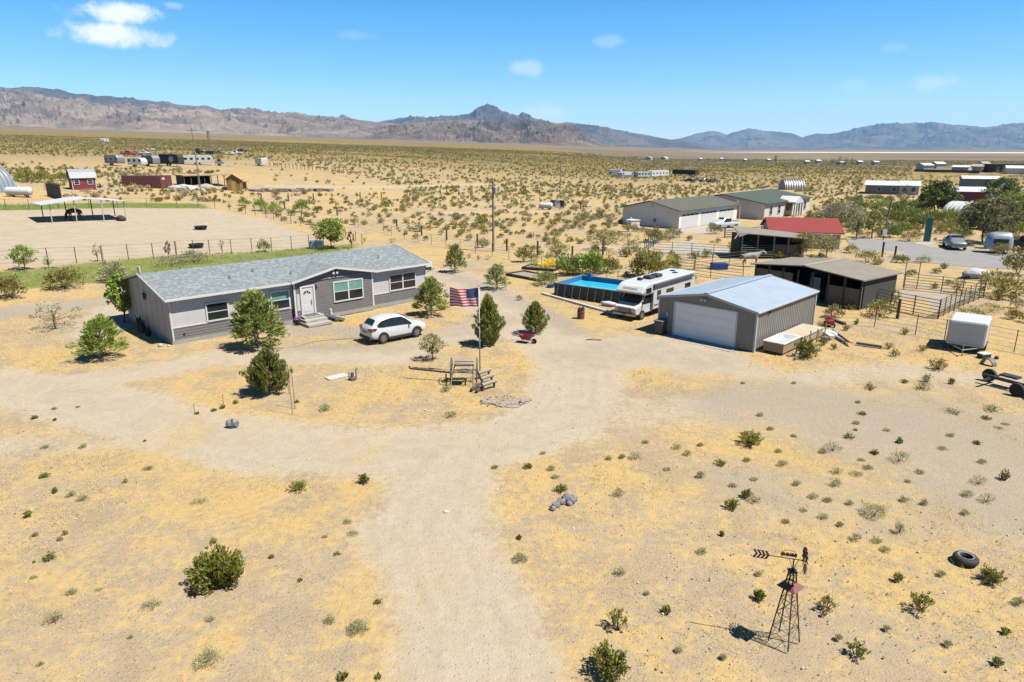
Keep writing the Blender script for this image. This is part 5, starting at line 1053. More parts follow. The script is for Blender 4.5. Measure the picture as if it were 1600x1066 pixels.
# grey drive of the neighbours
def sheet(name, pts, m, dz=.02):
    w_ = [G(*p) for p in pts]; mb = MB(); mb.add([(p.x, p.y, p.z+dz) for p in w_], [tuple(range(len(w_)))]); return tag(mb.build(name, m), kind='structure')
ASPH = mat('old_grey_asphalt', (.30, .295, .29), .9, .1, .6, dirt=(.36, .33, .28), dirt_amt=.5)
sheet('grey_drive', [(1322, 374), (1345, 372), (1420, 378), (1500, 388), (1700, 405), (1700, 428), (1500, 416), (1420, 408), (1345, 396), (1330, 386)], ASPH)
sheet('concrete_pad', [(1428, 381), (1447, 375), (1478, 378), (1462, 386)], CONC, .035)
sheet('sand_pen', [(1405, 455), (1462, 460), (1510, 468), (1462, 486), (1385, 478)], mat('pen_sand', (.42, .36, .29), .95, .1, 2, bump=.2), .03)
sheet('grey_garage_yard', [(1060, 359), (1150, 345.5), (1160, 358), (1100, 366), (1050, 364)], CONC, .03)
sheet('grey_pen_floor', [(1020, 395), (1075, 378), (1160, 392), (1150, 404)], mat('pen_floor', (.45, .41, .35), .95, .1, 1), .03)
t = thing('green_sign_column', 'tall flat green column standing on a concrete pad beside the grey drive', 'column', G(1447, 378), R(-20)); MB().box(-.38, -.18, 0, .38, .18, 3.5).build('column', mat('dark_green_sheet', (.03, .20, .16), .5, .06, 2), t); MB().box(.38, -.18, 0, .5, .18, 3.5).build('edge', mat('pale_edge', (.36, .46, .42), .6, .06), t)
# other buildings to the right
t, Lb, Wb = bldg('beige_house', 'low grey green house with a pale roof and white end far right', 'house', (1351, 303), (1404, 304.5), 11, 2.6, 3.6, GREYW, BLUEMETAL, ov=.5); m_ = MB(); m_.box(Lb, 0, 0, Lb+5, 10, 2.7); m_.build('wing', WHITEST, t); m_ = MB(); gable_roof(m_, 5, 10, 2.7, 3.8, .5, .1, x0=Lb, endov=.4); m_.build('wing_roof', BLUEMETAL, t)
for x in (3, 7): window(t, x, x+1.2, .9, 2.1, -.01, teal=False)
for x in (.6, 3): window(t, Lb+x, Lb+x+1.2, .9, 2.2, -.01, teal=False)
def quonset(name, label, pa, pb, rad, hgt, m, ribs=12, cat='hangar', closed=True):
    loc, rz, ln = place(pa, pb); t = thing(name, label, cat, loc, rz); n = 14; mb = MB(); vs = []; prof = []
    for i in range(ribs):
        for f, k in ((0, 0), (.35, 0), (.5, 1), (.85, 1)): prof.append(((i+f)/ribs*ln, k))
    prof.append((ln, 0))
    for x, k in prof:
        for j in range(n+1): a = PI*j/n; vs.append((x, rad-(rad+k*.24)*math.cos(a), (hgt+k*.24)*math.sin(a)-.3))
    mb.add(vs, [(i*(n+1)+j, (i+1)*(n+1)+j, (i+1)*(n+1)+j+1, i*(n+1)+j+1) for i in range(len(prof)-1) for j in range(n)]); mb.build('shell', m, t, smooth='auto')
    if closed:
        for x in (.05, ln-.05): mb = MB(); mb.add([(x, rad-rad*math.cos(PI*j/n), hgt*math.sin(PI*j/n)-.3) for j in range(n+1)], [tuple(range(n+1))]); mb.build('end_wall', m, t)
    return t
GALV = mat('shiny_galvanised', (.60, .66, .70), .32, .06, 1.2, metal=.5)
quonset('barrel_shed', 'grey rounded shed standing beyond the green roofed house', (1227, 297), (1258, 297), 3.2, 3.6, mat('grey_sheet', (.40, .39, .36), .5, .05, 1, metal=.3), 8)
quonset('white_quonset', 'white ribbed arched hut half hidden by the big grey tree', (1469, 341), (1516, 344.5), 3.2, 3.3, mat('white_ribbed', (.76, .77, .78), .4, .05, 1), 7)
quonset('silver_quonset', 'silver ribbed arched hut cut by the left edge of the picture', (-34, 304), (27, 299.5), 5.0, 5.6, GALV, 9)
t, Lb, Wb = bldg('maroon_barn', 'maroon barn with a white metal roof behind the trees', 'barn', (1484, 316), (1546, 317.5), 7, 2.7, 3.6, MAROON, PALEROOF)
t, Lb, Wb = bldg('long_white_shed', 'long low shed with a white roof and white end near the right edge', 'shed', (1503, 293), (1560, 294), 6, 3.0, 3.8, mat('dull_blue_grey', (.26, .27, .30), .7, .06, 1), PALEROOF); facebox(t, 'white_end', Lb-.4, Lb+1.6, 0, 3.6, WHITE, d=.2); facebox(t, 'dark_opening', Lb*.62, Lb*.72, 0, 2.4, BLACK)
# buildings of the settlement far to the right
for k, (pa, pb, dp, ze, zr, wm, rm, lab, nm) in enumerate((((1486, 269.5), (1512, 270), 11, 3.0, 3.8, mat('pale_pink_wall', (.66, .56, .50), .8), PALEROOF, 'left pale pink building of the far settlement at the right', 'pink_building'), ((1513, 269), (1534, 269.5), 11, 3.2, 4.4, mat('pale_pink_wall', (.66, .56, .50), .8), TANW, 'right pale pink building of the far settlement at the right', 'pink_building'),
        ((1536, 268), (1547, 268), 7, 4.2, 5.6, WHITEST, TANW, 'narrow white building beside the dark row in the far settlement', 'white_building'), ((1443, 266), (1458, 266), 9, 3.0, 4.2, WHITEST, PALEROOF, 'small white house with a pale roof at the left of the far settlement', 'white_house'), ((1463, 263.5), (1477, 263.5), 8, 3.2, 4.4, WHITEST, PALEROOF, 'taller white house behind the dark wall of the far settlement', 'white_house'), ((1572, 272), (1640, 273), 16, 3.0, 4.2, CREAM, PALEROOF, 'long white roofed building at the right edge of the far settlement', 'long_building'))):
    bldg(nm, lab, 'building', pa, pb, dp, ze, zr, wm, rm)
loc, rz, ln = place((1551, 270), (1640, 270)); t = thing('dark_row_building', 'long dark brown flat roofed building in the far settlement', 'building', loc, rz); DB = mat('dark_brown_wall', (.07, .05, .045), .8); MB().box(0, 0, 0, ln, 8, 4.4).build('wall', DB, t); MB().box(-.5, -.8, 4.4, ln+.5, 8.5, 4.8).build('roof', DB, t)
for k in range(9): x = 1.5+k*ln/9; MB().box(x, -.12, .6, x+ln/9-1.6, -.01, 3.6).build('bay', mat('dim_bay', (.20, .19, .22), .6), t)
loc, rz, ln = place((1428, 268.5), (1530, 271)); o = MB().box(0, 0, -.3, ln, .3, 1.5).build('dark_wall', mat('dark_fence_sheet', (.12, .11, .13), .8)); o.location = loc; o.rotation_euler[2] = rz; tag(o, 'long dark boundary wall in front of the far settlement', 'wall')
for k, (x, y, w_) in enumerate(((1018, 250.5, 3), (1042, 250, 7), (1128, 252, 5), (1165, 254, 5), (1202, 254, 6), (1262, 257.5, 8), (1280, 256, 9), (1316, 259, 16), (1345, 258, 9), (1370, 258.5, 10), (1095, 252, 4))):
    bldg('far_house', 'tiny white building far off on the plain right of centre', 'house', (x-w_/3, y), (x+w_/3, y), 6, 2.6, 3.4, WHITEST, PALEROOF, group='tiny white buildings on the far plain')

# ================================================================== campers, vehicles and clutter of the neighbours
def camper(label, pa, pb, h=3.0, w_=2.5, m=None, name='travel_trailer', cat='trailer', wins=3, nose=True, win_m=None, stripe=None, group=None):
    loc, rz, ln = place(pa, pb); t = thing(name, label, cat, loc, rz, group); m = m or RVW
    pr = [(0, .55), (ln-.15, .55), (ln, .9), (ln, h-.9), (ln-.5, h-.15), (ln-.8, h), (.5, h), (.1, h-.3), (0, h-.8)] if nose else [(0, .5), (ln, .5), (ln, h-.1), (ln-.1, h), (.1, h), (0, h-.1)]
    MB().ext([(x, 0, z) for x, z in pr], (0, w_, 0)).build('body', m, t, bevel=.06)
    for k in range(wins): x = ln*(.12+.76*k/max(1, wins-1)) if wins > 1 else ln/2; MB().box(x-.45, -.03, 1.5, x+.45, -.002, 2.2).build('window', win_m or GLASS, t)
    if stripe: MB().box(.1, -.025, .8, ln-.2, -.001, 1.2).build('stripe', stripe, t)
    for x in (ln*.42, ln*.56): MB().lathe([(.2, -.1), (.35, -.1), (.35, .1), (.2, .1)], 12, (x, .12, .35), 'y').build('wheel', BLACK, t)
    return t
DGREY = mat('dark_grey_cover', (.035, .038, .038), .8, .15, 1); SILV = mat('silver_body', (.42, .43, .45), .35, .05, 1, metal=.4); GREYB = mat('grey_panel', (.25, .25, .27), .6, .15, 1)
camper('silver striped camper leftmost of the row on the yellow field', (164, 258), (185, 260), 3.1, 2.4, SILV, stripe=GREYB)
camper('small white camper second in the row on the yellow field', (200, 260.5), (222, 262), 2.6, 2.6, None)
camper('white nosed grey camper third in the row on the yellow field', (222, 259), (240, 261), 3.2, 2.4, GREYB, stripe=DGREY)
t = camper('black covered camper with a pale round patch in the row', (248, 259), (280, 261.5), 3.6, 2.4, DGREY, wins=0); m_ = MB(); m_.lathe([(0, -.03), (.95, -.03), (.95, 0), (0, 0)], 18, (5.4, -.02, 2.0), 'y'); m_.build('pale_patch', mat('pale_patch', (.5, .53, .56), .6), t)
camper('long white trailer at the right end of the row', (285, 257), (333, 258.5), 3.0, 2.6, None, wins=5)
camper('small low silver trailer right of the long white one', (336, 259), (350, 259.5), 1.9, 2, SILV, wins=1, name='small_trailer')
camper('white camper at the left of the cluster on the plain', (951, 276), (971, 276.5), 3.2, 3, None, wins=2)
camper('blue and white camper second in the cluster on the plain', (972, 278), (990, 277.5), 2.6, 3, None, stripe=mat('blue_stripe', (.08, .12, .22), .5), wins=2)
camper('pale mint green trailer in the middle of the cluster on the plain', (997, 278.3), (1016, 278), 2.7, 3, mat('mint_panel', (.55, .66, .62), .5), wins=4, nose=False)
camper('white bus like motor home with dark windows in the cluster on the plain', (1018, 277.6), (1045, 276.5), 3.2, 2.6, None, wins=5)
camper('dark low trailer behind the mint trailer in the cluster', (985, 276.5), (1000, 276), 2.2, 3, DGREY, wins=1)
loc, rz, ln = place((1050, 274), (1086, 275.5)); t = thing('black_flat_trailer', 'long black box trailer right of the white motor home on the plain', 'trailer', loc, rz); MB().box(0, 0, .7, ln, 2.4, 2.9).build('box', DGREY, t)
for x in (.15, .75, .85): MB().lathe([(.5, -.15), (.5, .15)], 12, (ln*x, .1, .5), 'y').build('wheel', BLACK, t)
camper('boxy white caravan far out on the left slope', (163, 222.5), (171, 222.5), 3, 3, None, wins=1)
camper('small white box trailer at the end of the post row', (399, 258.5), (409, 260), 2.6, 2.4, None, wins=0, nose=False)
def simple_car(label, p, heading, m, kind='car', s=1.0, name=None, cat=None):
    t = thing(name or ('pickup_truck' if kind == 'pickup' else 'parked_car'), label, cat or ('pickup truck' if kind == 'pickup' else 'car'), G(*p), heading); t.scale = (s, s, s)
    if kind == 'pickup': st_ = [(-2.85, .6, .95, 1.02, .86, .8), (-2.75, .45, 1.05, 1.10, .96, .9), (-1.0, .42, 1.05, 1.12, .98, .9), (-.95, .42, 1.08, 1.35, .98, .78), (-.8, .42, 1.1, 1.86, .98, .70), (.4, .42, 1.1, 1.9, .98, .70), (1.15, .42, 1.1, 1.28, .98, .82), (2.3, .42, 1.05, 1.16, .96, .84), (2.7, .5, .95, 1.02, .90, .75)]; gx = [(-.75, .1, .8), (.3, .1, .85), (.85, .1, .5)]; wx = (-1.8, 1.75)
    else: st_ = [(-2.2, .45, .75, .8, .72, .6), (-2.1, .3, .85, .95, .84, .66), (-1.4, .26, .92, 1.05, .87, .66), (-.8, .26, .92, 1.40, .87, .58), (.2, .26, .92, 1.42, .87, .58), (.95, .26, .9, 1.02, .87, .66), (1.9, .3, .8, .88, .84, .62), (2.2, .42, .6, .66, .7, .5)]; gx = [(-1.0, .1, .5), (-.7, .1, .85), (.2, .1, .85), (.7, .1, .4)]; wx = (-1.3, 1.35)
    car_body(t, st_, m); side_glass(t, st_, gx)
    top_glass(t, st_, [.55, .8, 1.05] if kind == 'pickup' else [.35, .6, .85], 'windscreen', .1, .04); top_glass(t, st_, [-.93, -.85] if kind == 'pickup' else [-1.3, -1.05, -.85], 'rear_window', .1, .04)
    if kind == 'pickup': MB().box(-2.6, -.75, 1.08, -1.08, .75, 1.15).build('cargo_bed', TRIMB, t)
    for x in wx:
        for y in (-.86, .86): wheel(t, x, y, .38 if kind == 'pickup' else .32, .24)
    for sg in (-1, 1):
        m_ = MB(); m_.blob((st_[-1][0]-.12, sg*.66, .88 if kind == 'pickup' else .66), .1, .15, .08, 0, 1); m_.build('headlight', LENS, t); MB().box(st_[0][0]-.02, sg*.55-.15, .8, st_[0][0]+.1, sg*.55+.15, .95).build('tail_light', TAILR, t)
    MB().box(st_[-1][0]-.15, -.85, .42, st_[-1][0]+.06, .85, .6).build('bumper', CHROME, t)
    return t
simple_car('white pickup truck parked beside the three white garage doors', (1131, 356.5), R(205), CARW, 'pickup', 1.0)
simple_car('silver pickup truck facing the camera on the grey drive', (1490, 388), R(-110), mat('silver_paint', (.40, .43, .46), .3, .05, 1, metal=.4), 'pickup', 1.0)
simple_car('dark truck cut by the right edge of the picture beside the silver camper', (1606, 392), R(-110), DGREY, 'pickup', 1.1)
simple_car('red pickup truck beyond the row of campers', (201, 243), R(20), REDP, 'pickup', 1.1)
simple_car('grey car parked right of the red pickup truck', (214, 242.5), R(10), GREYB, 'car', 1.2); simple_car('white car parked beyond the grey one', (226, 241.5), R(5), CARW, 'car', 1.1); simple_car('white van like car near the top of the yellow field', (236, 235.5), R(8), CARW, 'car', 1.0)
simple_car('white pickup truck right of the tall drill mast', (368, 241.5), R(190), CARW, 'pickup', 1.1); simple_car('white car just beside the white pickup right of the mast', (359, 242), R(190), CARW, 'car', 1.0); simple_car('dark pickup truck behind the white pickup right of the mast', (377, 238), R(190), DGREY, 'pickup', 1.1); simple_car('dark grey car at the foot of the drill mast', (343, 241), R(170), GREYB, 'car', 1.2); simple_car('white pickup left of the drill mast foot', (318, 240.5), R(170), CARW, 'pickup', 1.0)
for k, (x, y, c_, l_) in enumerate(((1078, 284.5, DGREY, 'burnt dark car leftmost of the wrecks on the plain'), (1089, 283.5, GREYB, 'grey wrecked car second from left of the wrecks on the plain'), (1102, 284.5, MAROON, 'dull red wrecked car of the wrecks on the plain'), (1114, 285.5, DGREY, 'dark wrecked car rightmost of the wrecks on the plain'))): simple_car(l_, (x, y), R(15*k-10), c_, 'car', 1.1)
# drill rig
o0 = G(329, 241.5); t = thing('drill_rig', 'tall dark drill mast standing on a truck far out on the left plain', 'drill rig', o0); m_ = MB(); w_ = .55
for x in (-w_, w_):
    for y in (-w_, w_): m_.beam((x, y, 0), (x*.7, y*.7, 10.5), .15, .15)
for k in range(9): z = 1+k*1.1; m_.beam((-w_*.95, -w_, z), (w_*.9, -w_*.9, z+1.1), .08, .08); m_.beam((w_*.95, -w_, z), (-w_*.9, -w_*.9, z+1.1), .08, .08)
m_.box(-.5, -.5, 10.3, .5, .5, 11.0); m_.build('mast', GREYWOOD, t); MB().box(-7, -1.2, 1.0, 2.2, 1.2, 1.6).build('deck', DGREY, t); MB().box(-7.2, -1.1, .9, -5.2, 1.1, 2.8).build('cab', DGREY, t)
for x in (-6, -1, .5): MB().lathe([(.5, -1.2), (.5, 1.2)], 12, (x, 0, .5), 'y').build('wheels', BLACK, t)
# silver rounded camper and covered boat
loc, rz, ln = place((1541, 396), (1581, 398)); t = thing('silver_camper', 'silver rounded aluminium camper parked beside the silver pickup', 'camper', loc, rz)
m_ = MB(); n = 12; sec = [(-.05, .2), (.0, .9), (.25, .99), (.8, 1), (.93, .97), (1.0, .75), (1.03, .35)]; vs = []
for f, k in sec:
    for j in range(n+1): a = PI*j/n; vs.append((ln*f+.0, 1.2-1.2*k*math.copysign(abs(math.cos(a))**.7, math.cos(a)), .55+2.15*k*abs(math.sin(a))**.7))
m_.add(vs, [(i*(n+1)+j, (i+1)*(n+1)+j, (i+1)*(n+1)+j+1, i*(n+1)+j+1) for i in range(len(sec)-1) for j in range(n)]+[tuple(range(n+1)), tuple(range((len(sec)-1)*(n+1), len(sec)*(n+1)))]); m_.build('shell', GALV, t, smooth=True)
for x in (.35, .65): MB().box(ln*x-.4, -.02, 1.3, ln*x+.4, .12, 1.9).build('window', GLASS, t)
for x in (.45, .6): MB().lathe([(.33, -.1), (.33, .1)], 12, (ln*x, .15, .33), 'y').build('wheel', BLACK, t)
m_ = MB(); m_.path([(0, .5, .5), (-1.2, 1.2, .5), (0, 1.9, .5)], .06); m_.build('hitch', STEEL, t)
loc, rz, ln = place((1510, 437), (1547, 436)); t = thing('covered_boat', 'small boat under a grey white cover beside the corral', 'boat', loc, rz); m_ = MB(); m_.blob((ln/2, .5, .5), ln*.52, .75, .6, .25, 3, 3); m_.build('cover', mat('grey_tarp', (.50, .51, .53), .7, .25, 2, bump=.4), t, smooth=True); m_ = MB(); m_.box(.2, .1, .1, ln-.2, .9, .3); m_.build('trailer_frame', BLM, t)
# propane tanks and cabinets
def tank(label, p, ln, r, rz):
    t = thing('propane_tank', label, 'gas tank', G(*p), rz); MB().lathe([(0, -ln/2-.25), (r*.6, -ln/2-.18), (r*.95, -ln/2), (r, -ln/2+.1), (r, ln/2-.1), (r*.95, ln/2), (r*.6, ln/2+.18), (0, ln/2+.25)], 18, (0, 0, r+.3), 'x').build('tank', WHITE, t, smooth=True); MB().lathe([(.22, 0), (.22, .25), (0, .3)], 10, (0, 0, 2*r+.25)).build('valve_dome', WHITE, t)
    for x in (-ln*.3, ln*.3): MB().box(x-.15, -r*.7, 0, x+.15, r*.7, .5).build('saddle', CONC, t)
tank('white gas tank beside the silver arched hut at the left edge', (31, 308), 4.0, .75, R(5)); tank('silver white gas tank lying on the plain beyond the wire fence', (853, 327.5), 2.6, .62, R(-15)); tank('small white gas tank at the left wall of the triple garage', (985, 354), 1.4, .5, R(20))
for k, (x, y, w_, h_, c_, lab) in enumerate(((864, 322, 1.2, 1.3, 'green_box', 'green grey cabinet just behind the gas tank on the plain'), (872, 325, .9, 1.4, 'white_box', 'white cabinet between green and grey ones on the plain'), (878, 325, .9, 1.6, 'grey_box', 'dark grey cabinet at the right of the white one on the plain'))):
    t = thing('utility_cabinet', lab, 'cabinet', G(x, y), R(-10)); MB().box(-w_/2, -.4, 0, w_/2, .4, h_).build('cabinet', [mat('sage_sheet', (.20, .25, .22), .6), WHITE, DGREY][k], t); MB().box(-w_/2-.05, -.45, h_, w_/2+.05, .45, h_+.08).build('lid', DGREY, t)
t = thing('pump_box', 'small pale pump box beside the triple garage gable', 'box', G(990, 355.5), R(20)); MB().box(-.8, -.6, 0, .8, .6, 1.2).build('box', CREAM, t); MB().box(-.9, -.7, 1.2, .9, .7, 1.3).build('lid', PALEROOF, t)
# red shed
loc, rz, ln = place((114, 297), (152, 297)); t = thing('red_shed', 'red garden shed with white windows and a grey gambrel roof at the left', 'shed', loc, rz); D_ = 3.6; WH = 2.35; REDW = mat('barn_red_boards', (.26, .03, .035), .7, .08, 3)
m_ = MB(); pr = [(0, -.6), (D_, -.6), (D_, WH), (D_*.86, WH+.95), (D_/2, WH+1.5), (D_*.14, WH+.95), (0, WH)]; m_.ext([(0, y, z) for y, z in pr], (ln, 0, 0)); m_.build('wall', REDW, t)
m_ = MB(); pr2 = [(-.25, WH-.1), (D_*.14-.05, WH+1.02), (D_/2, WH+1.62), (D_*.86+.05, WH+1.02), (D_+.25, WH-.1)]
for (ya, za), (yb, zb) in zip(pr2[:-1], pr2[1:]): m_.add([(-.25, ya, za), (ln+.25, ya, za), (ln+.25, yb, zb), (-.25, yb, zb), (-.25, ya, za+.1), (ln+.25, ya, za+.1), (ln+.25, yb, zb+.1), (-.25, yb, zb+.1)], [(0, 1, 2, 3), (4, 5, 6, 7), (0, 1, 5, 4), (2, 3, 7, 6), (0, 3, 7, 4), (1, 2, 6, 5)])
m_.build('roof', mat('grey_shed_roof', (.36, .39, .41), .6, .06, 1), t)
for x in (.2, .76): window(t, ln*x-.5, ln*x+.5, 1.0, 2.0, -.01, teal=False)
for x in (0.0, ln-.12): MB().box(x, -.03, 0, x+.12, -.002, WH).build('corner_board', WHITE, t)
o = MB().beam((0, 0, .25), (2.2, .3, .35), .8, .3).build('wood_stack', PLY); o.location = G(126, 299); tag(o, 'stack of tan boards leaning low in front of the red shed', 'wood stack')
# container, black carport, heaps, yellow shed
loc, rz, ln = place((269.5, 293), (286.5, 291)); t = thing('shipping_container', 'dull red shipping container beside the black open carport', 'container', loc, rz+PI/2); CR = mat('container_red', (.20, .055, .05), .7, .12, 2, dirt=(.13, .05, .04), dirt_amt=.5)
m_ = MB(); LC = 9.0; WC = ln; ribbed(m_, (0, 0), (LC, 0), 0, 2.7, .4, .05, (0, -1)); ribbed(m_, (0, WC), (LC, WC), 0, 2.7, .4, .05, (0, 1)); m_.box(0, .05, 2.6, LC, WC-.05, 2.72); m_.box(LC-.05, 0, 0, LC, WC, 2.7); m_.build('walls', CR, t)
for k in (0, 1): m_ = MB(); m_.box(-.06, .05+k*WC/2, .1, 0, WC/2-.05+k*WC/2, 2.65); [m_.bar((-.09, .3+k*WC/2+j, .1), (-.09, .3+k*WC/2+j, 2.65), .035, 6) for j in (0, WC/2-.6)]; m_.build('door', CR, t)
MB().box(-.075, WC*.6, 1.9, -.061, WC*.85, 2.3).build('notice', WHITE, t)
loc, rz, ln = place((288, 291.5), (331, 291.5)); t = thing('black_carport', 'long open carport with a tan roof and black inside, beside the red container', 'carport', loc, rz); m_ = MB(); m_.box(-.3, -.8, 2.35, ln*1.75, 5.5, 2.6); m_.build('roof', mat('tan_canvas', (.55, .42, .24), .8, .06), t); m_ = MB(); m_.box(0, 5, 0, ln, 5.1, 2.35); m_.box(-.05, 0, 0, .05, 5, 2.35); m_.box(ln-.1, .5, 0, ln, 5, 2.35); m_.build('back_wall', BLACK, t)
for k in range(8): x = ln*1.72*k/7; MB().box(x-.08, -.5, -.5, x+.08, -.34, 2.35).build('post', DARKWOOD, t)
for k, (x, y, rx, rz_, c_, lab) in enumerate(((287, 296, 3.2, 1.0, WHITE, 'white gravel heap in front of the black carport'), (321, 296, 3.2, 1.2, TANW, 'tan gravel heap right of the white one'), (306, 296, 2.4, .55, WHITE, 'low pale heap between the white and tan heaps'), (345, 296, 2.8, .5, TANW, 'flat tan heap left of the yellow shed'))):
    o = MB().blob((0, 0, 0), rx, 1.9, rz_, .35, 3, 50+k).build('gravel_heap', mat('white_gravel', (.62, .60, .56), .95, .1, 2, bump=.3) if c_ is WHITE else mat('tan_gravel', (.52, .42, .33), .95, .1, 2, bump=.3), smooth=True); o.location = G(x, y); tag(o, lab, 'gravel heap')
t, Lb, Wb = bldg('yellow_shed', 'small ochre yellow shed with a tan roof left of centre', 'shed', (355, 298), (376, 299), 4, 2.6, 3.6, mat('ochre_boards', (.34, .19, .05), .8, .12, 2), mat('ochre_roof', (.58, .38, .13), .8, .08), 'y', ov=.35); facebox(t, 'door', Wb*.35, Wb*.65, 0, 2.1, mat('yellow_door', (.58, .34, .06), .7), 'y'); 
loc, rz, ln = place((377, 296), (389, 296)); t = thing('lean_to', 'open lean to with a tan roof joined beside the ochre shed', 'shed', loc, rz); MB().box(-.3, -.5, 1.7, ln, 3, 1.9).build('roof', mat('ochre_roof', (.58, .38, .13), .8, .08), t); MB().box(0, .5, 0, ln-.3, 2.6, 1.7).build('wall', mat('ochre_boards', (.34, .19, .05), .8, .12, 2), t)
for k in range(14):
    x = 396+k*9.2; t_ = ['dull red', 'grey', 'brown'][k % 3]; o = MB().box(-.9, -.5, 0, .9, .5, .75).build('brick_pallet', mat('pallet_'+['red', 'grey', 'brown'][k % 3], [(.28, .10, .08), (.30, .28, .27), (.24, .17, .13)][k % 3], .9, .2, 4), bevel=.06); o.location = G(x, 299.5-.1*k+(k % 2)*.8); o.rotation_euler[2] = .1*k; o.scale = (1+.2*(k % 2), 1, .7+.3*(k % 3)/2); tag(o, t_+' stack in the row of stacked bricks beyond the paddock fence', 'brick stack', t_+' brick stacks beyond the paddock')
loc, rz, ln = place((74, 306), (96, 313)); o = MB().box(0, 0, -.3, ln, .15, 2.3).build('dark_screen', mat('dark_mesh_screen', (.06, .065, .06), .8, .2, 2)); o.location = loc; o.rotation_euler[2] = rz; tag(o, 'dark screen panel between the gas tank and the red shed', 'screen')

# ================================================================== paddock: shade roof, horses, tubs, fences
P_ = [G(82, 348.5), G(120.5, 347.5), G(163, 346.5), G(197.5, 345)]; Q_ = [G(68, 341.5), G(105, 340.5), G(145.5, 339.5), G(180, 338.5)]
SH = thing('shade_roof', 'white gabled shade roof on thin posts standing in the sandy paddock', 'shade roof', P_[0]); o0 = P_[0]
zt = lambda f: 2.62+.62*(1-abs(f-.46)/.54)
for k in range(4):
    for p in (P_[k], Q_[k]):
        q = p-o0; z = zt([.03, .34, .68, .97][k]); m_ = MB(); m_.beam((q.x, q.y, -.3), (q.x, q.y, z+q.z*0), .12, .12); m_.build('post', mat('white_post', (.55, .56, .58), .5, .05) if p is P_[k] else DGREY, SH)
u_ = (P_[3]-P_[0]); v_ = (Q_[0]-P_[0]); m_ = MB(); vs = []
for f in (-.12, .46, 1.02):
    for g in (-.12, 1.15): p = u_*f+v_*g; vs.append((p.x, p.y, zt(f)+.02))
vs += [(x, y, z+.07) for x, y, z in vs]; m_.add(vs, [(0, 2, 3, 1), (2, 4, 5, 3), (6, 8, 9, 7), (8, 10, 11, 9), (0, 2, 8, 6), (2, 4, 10, 8), (1, 3, 9, 7), (3, 5, 11, 9), (0, 1, 7, 6), (4, 5, 11, 10)]); m_.build('roof', mat('white_sheet_roof', (.74, .75, .76), .4, .04, 1), SH)
o = MB().blob((0, 0, .35), .75, .6, .5, .4, 2, 8).build('hay_bale', mat('dark_hay', (.06, .05, .04), .95, .3, 4)); o.location = G(189, 345.5); tag(o, 'dark hay heap under the right end of the white shade roof', 'hay')
def horse(label, p, rz, m, mane, graze=False, s=1.0):
    t = thing('horse', label, 'horse', G(*p), rz); t.scale = (s, s, s)
    V = []; E = []; Rr = []
    def ch(pts, start=None):
        prev = start
        for (x, y, z, ra, rb) in pts:
            V.append((x, y, z)); Rr.append((ra, rb)); i = len(V)-1
            if prev is not None: E.append((prev, i))
            prev = i
        return prev
    ch([(-.62, 0, 1.22, .25, .28)])                                    # 0 hip
    back = ch([(-.2, 0, 1.18, .28, .32), (.25, 0, 1.17, .27, .31), (.55, 0, 1.22, .24, .28)], 0)   # 3 chest
    if graze: ch([(.78, 0, 1.12, .17, .2), (1.0, 0, .78, .13, .15), (1.12, 0, .48, .11, .13), (1.2, 0, .22, .09, .09), (1.24, 0, .07, .06, .06)], back)
    else: ch([(.82, 0, 1.38, .17, .2), (1.02, 0, 1.55, .13, .15), (1.16, 0, 1.62, .12, .13), (1.38, 0, 1.45, .09, .10), (1.5, 0, 1.34, .07, .07)], back)
    ch([(-.86, 0, 1.2, .06, .06), (-.94, 0, .95, .05, .05), (-.95, 0, .6, .03, .03)], 0)
    for y in (-.16, .16):
        ch([(.56, y, .95, .11, .12), (.55, y, .62, .065, .07), (.57, y, .32, .045, .045), (.55, y, .10, .045, .045), (.58, y, .03, .055, .055)], back)
        ch([(-.66, y, .92, .14, .15), (-.52, y, .70, .085, .09), (-.74, y, .48, .06, .06), (-.70, y, .22, .042, .042), (-.68, y, .10, .042, .042), (-.65, y, .03, .055, .055)], 0)
    me = bpy.data.meshes.new('body'); me.from_pydata(V, E, []); me.materials.append(m); o = bpy.data.objects.new('body', me); C.objects.link(o); o.parent = t
    sk_ = o.modifiers.new('skin', 'SKIN'); sv = me.skin_vertices[0].data
    for i, r_ in enumerate(Rr): sv[i].radius = r_
    sv[0].use_root = True; sb = o.modifiers.new('ss', 'SUBSURF'); sb.levels = 1; sb.render_levels = 2; sk_.use_smooth_shade = True
    mb = MB(); pts = [(.60, 1.42), (.84, 1.58), (1.04, 1.70), (1.12, 1.76)] if not graze else [(.62, 1.36), (.88, 1.22), (1.10, .92), (1.22, .66)]
    for (xa, za), (xb, zb) in zip(pts[:-1], pts[1:]): mb.ext([(xa, -.03, za), (xb, -.03, zb), (xb-.06, -.03, zb-.2), (xa-.06, -.03, za-.22)], (0, .06, 0))
    mb.build('mane', mane, t); mb = MB(); hx, hz = (1.13, 1.74) if not graze else (1.16, .62)
    for y in (-.07, .07): mb.bar((hx, y, hz-.03), (hx-.02 if not graze else hx+.06, y*1.2, hz+.14 if not graze else hz+.1), .035, 6, .008)
    mb.build('ears', mane, t)
    return t
horse('dark horse grazing under the white shade roof', (118, 344.5), R(178), mat('dark_horse', (.022, .016, .013), .6, .2, 4), BLACK, True, 1.25)
horse('pale grey horse standing beside the horse barn roof', (1172, 417), R(-8), mat('grey_horse', (.46, .43, .39), .7, .12, 3), mat('grey_mane', (.16, .15, .15), .8), False, 1.12)
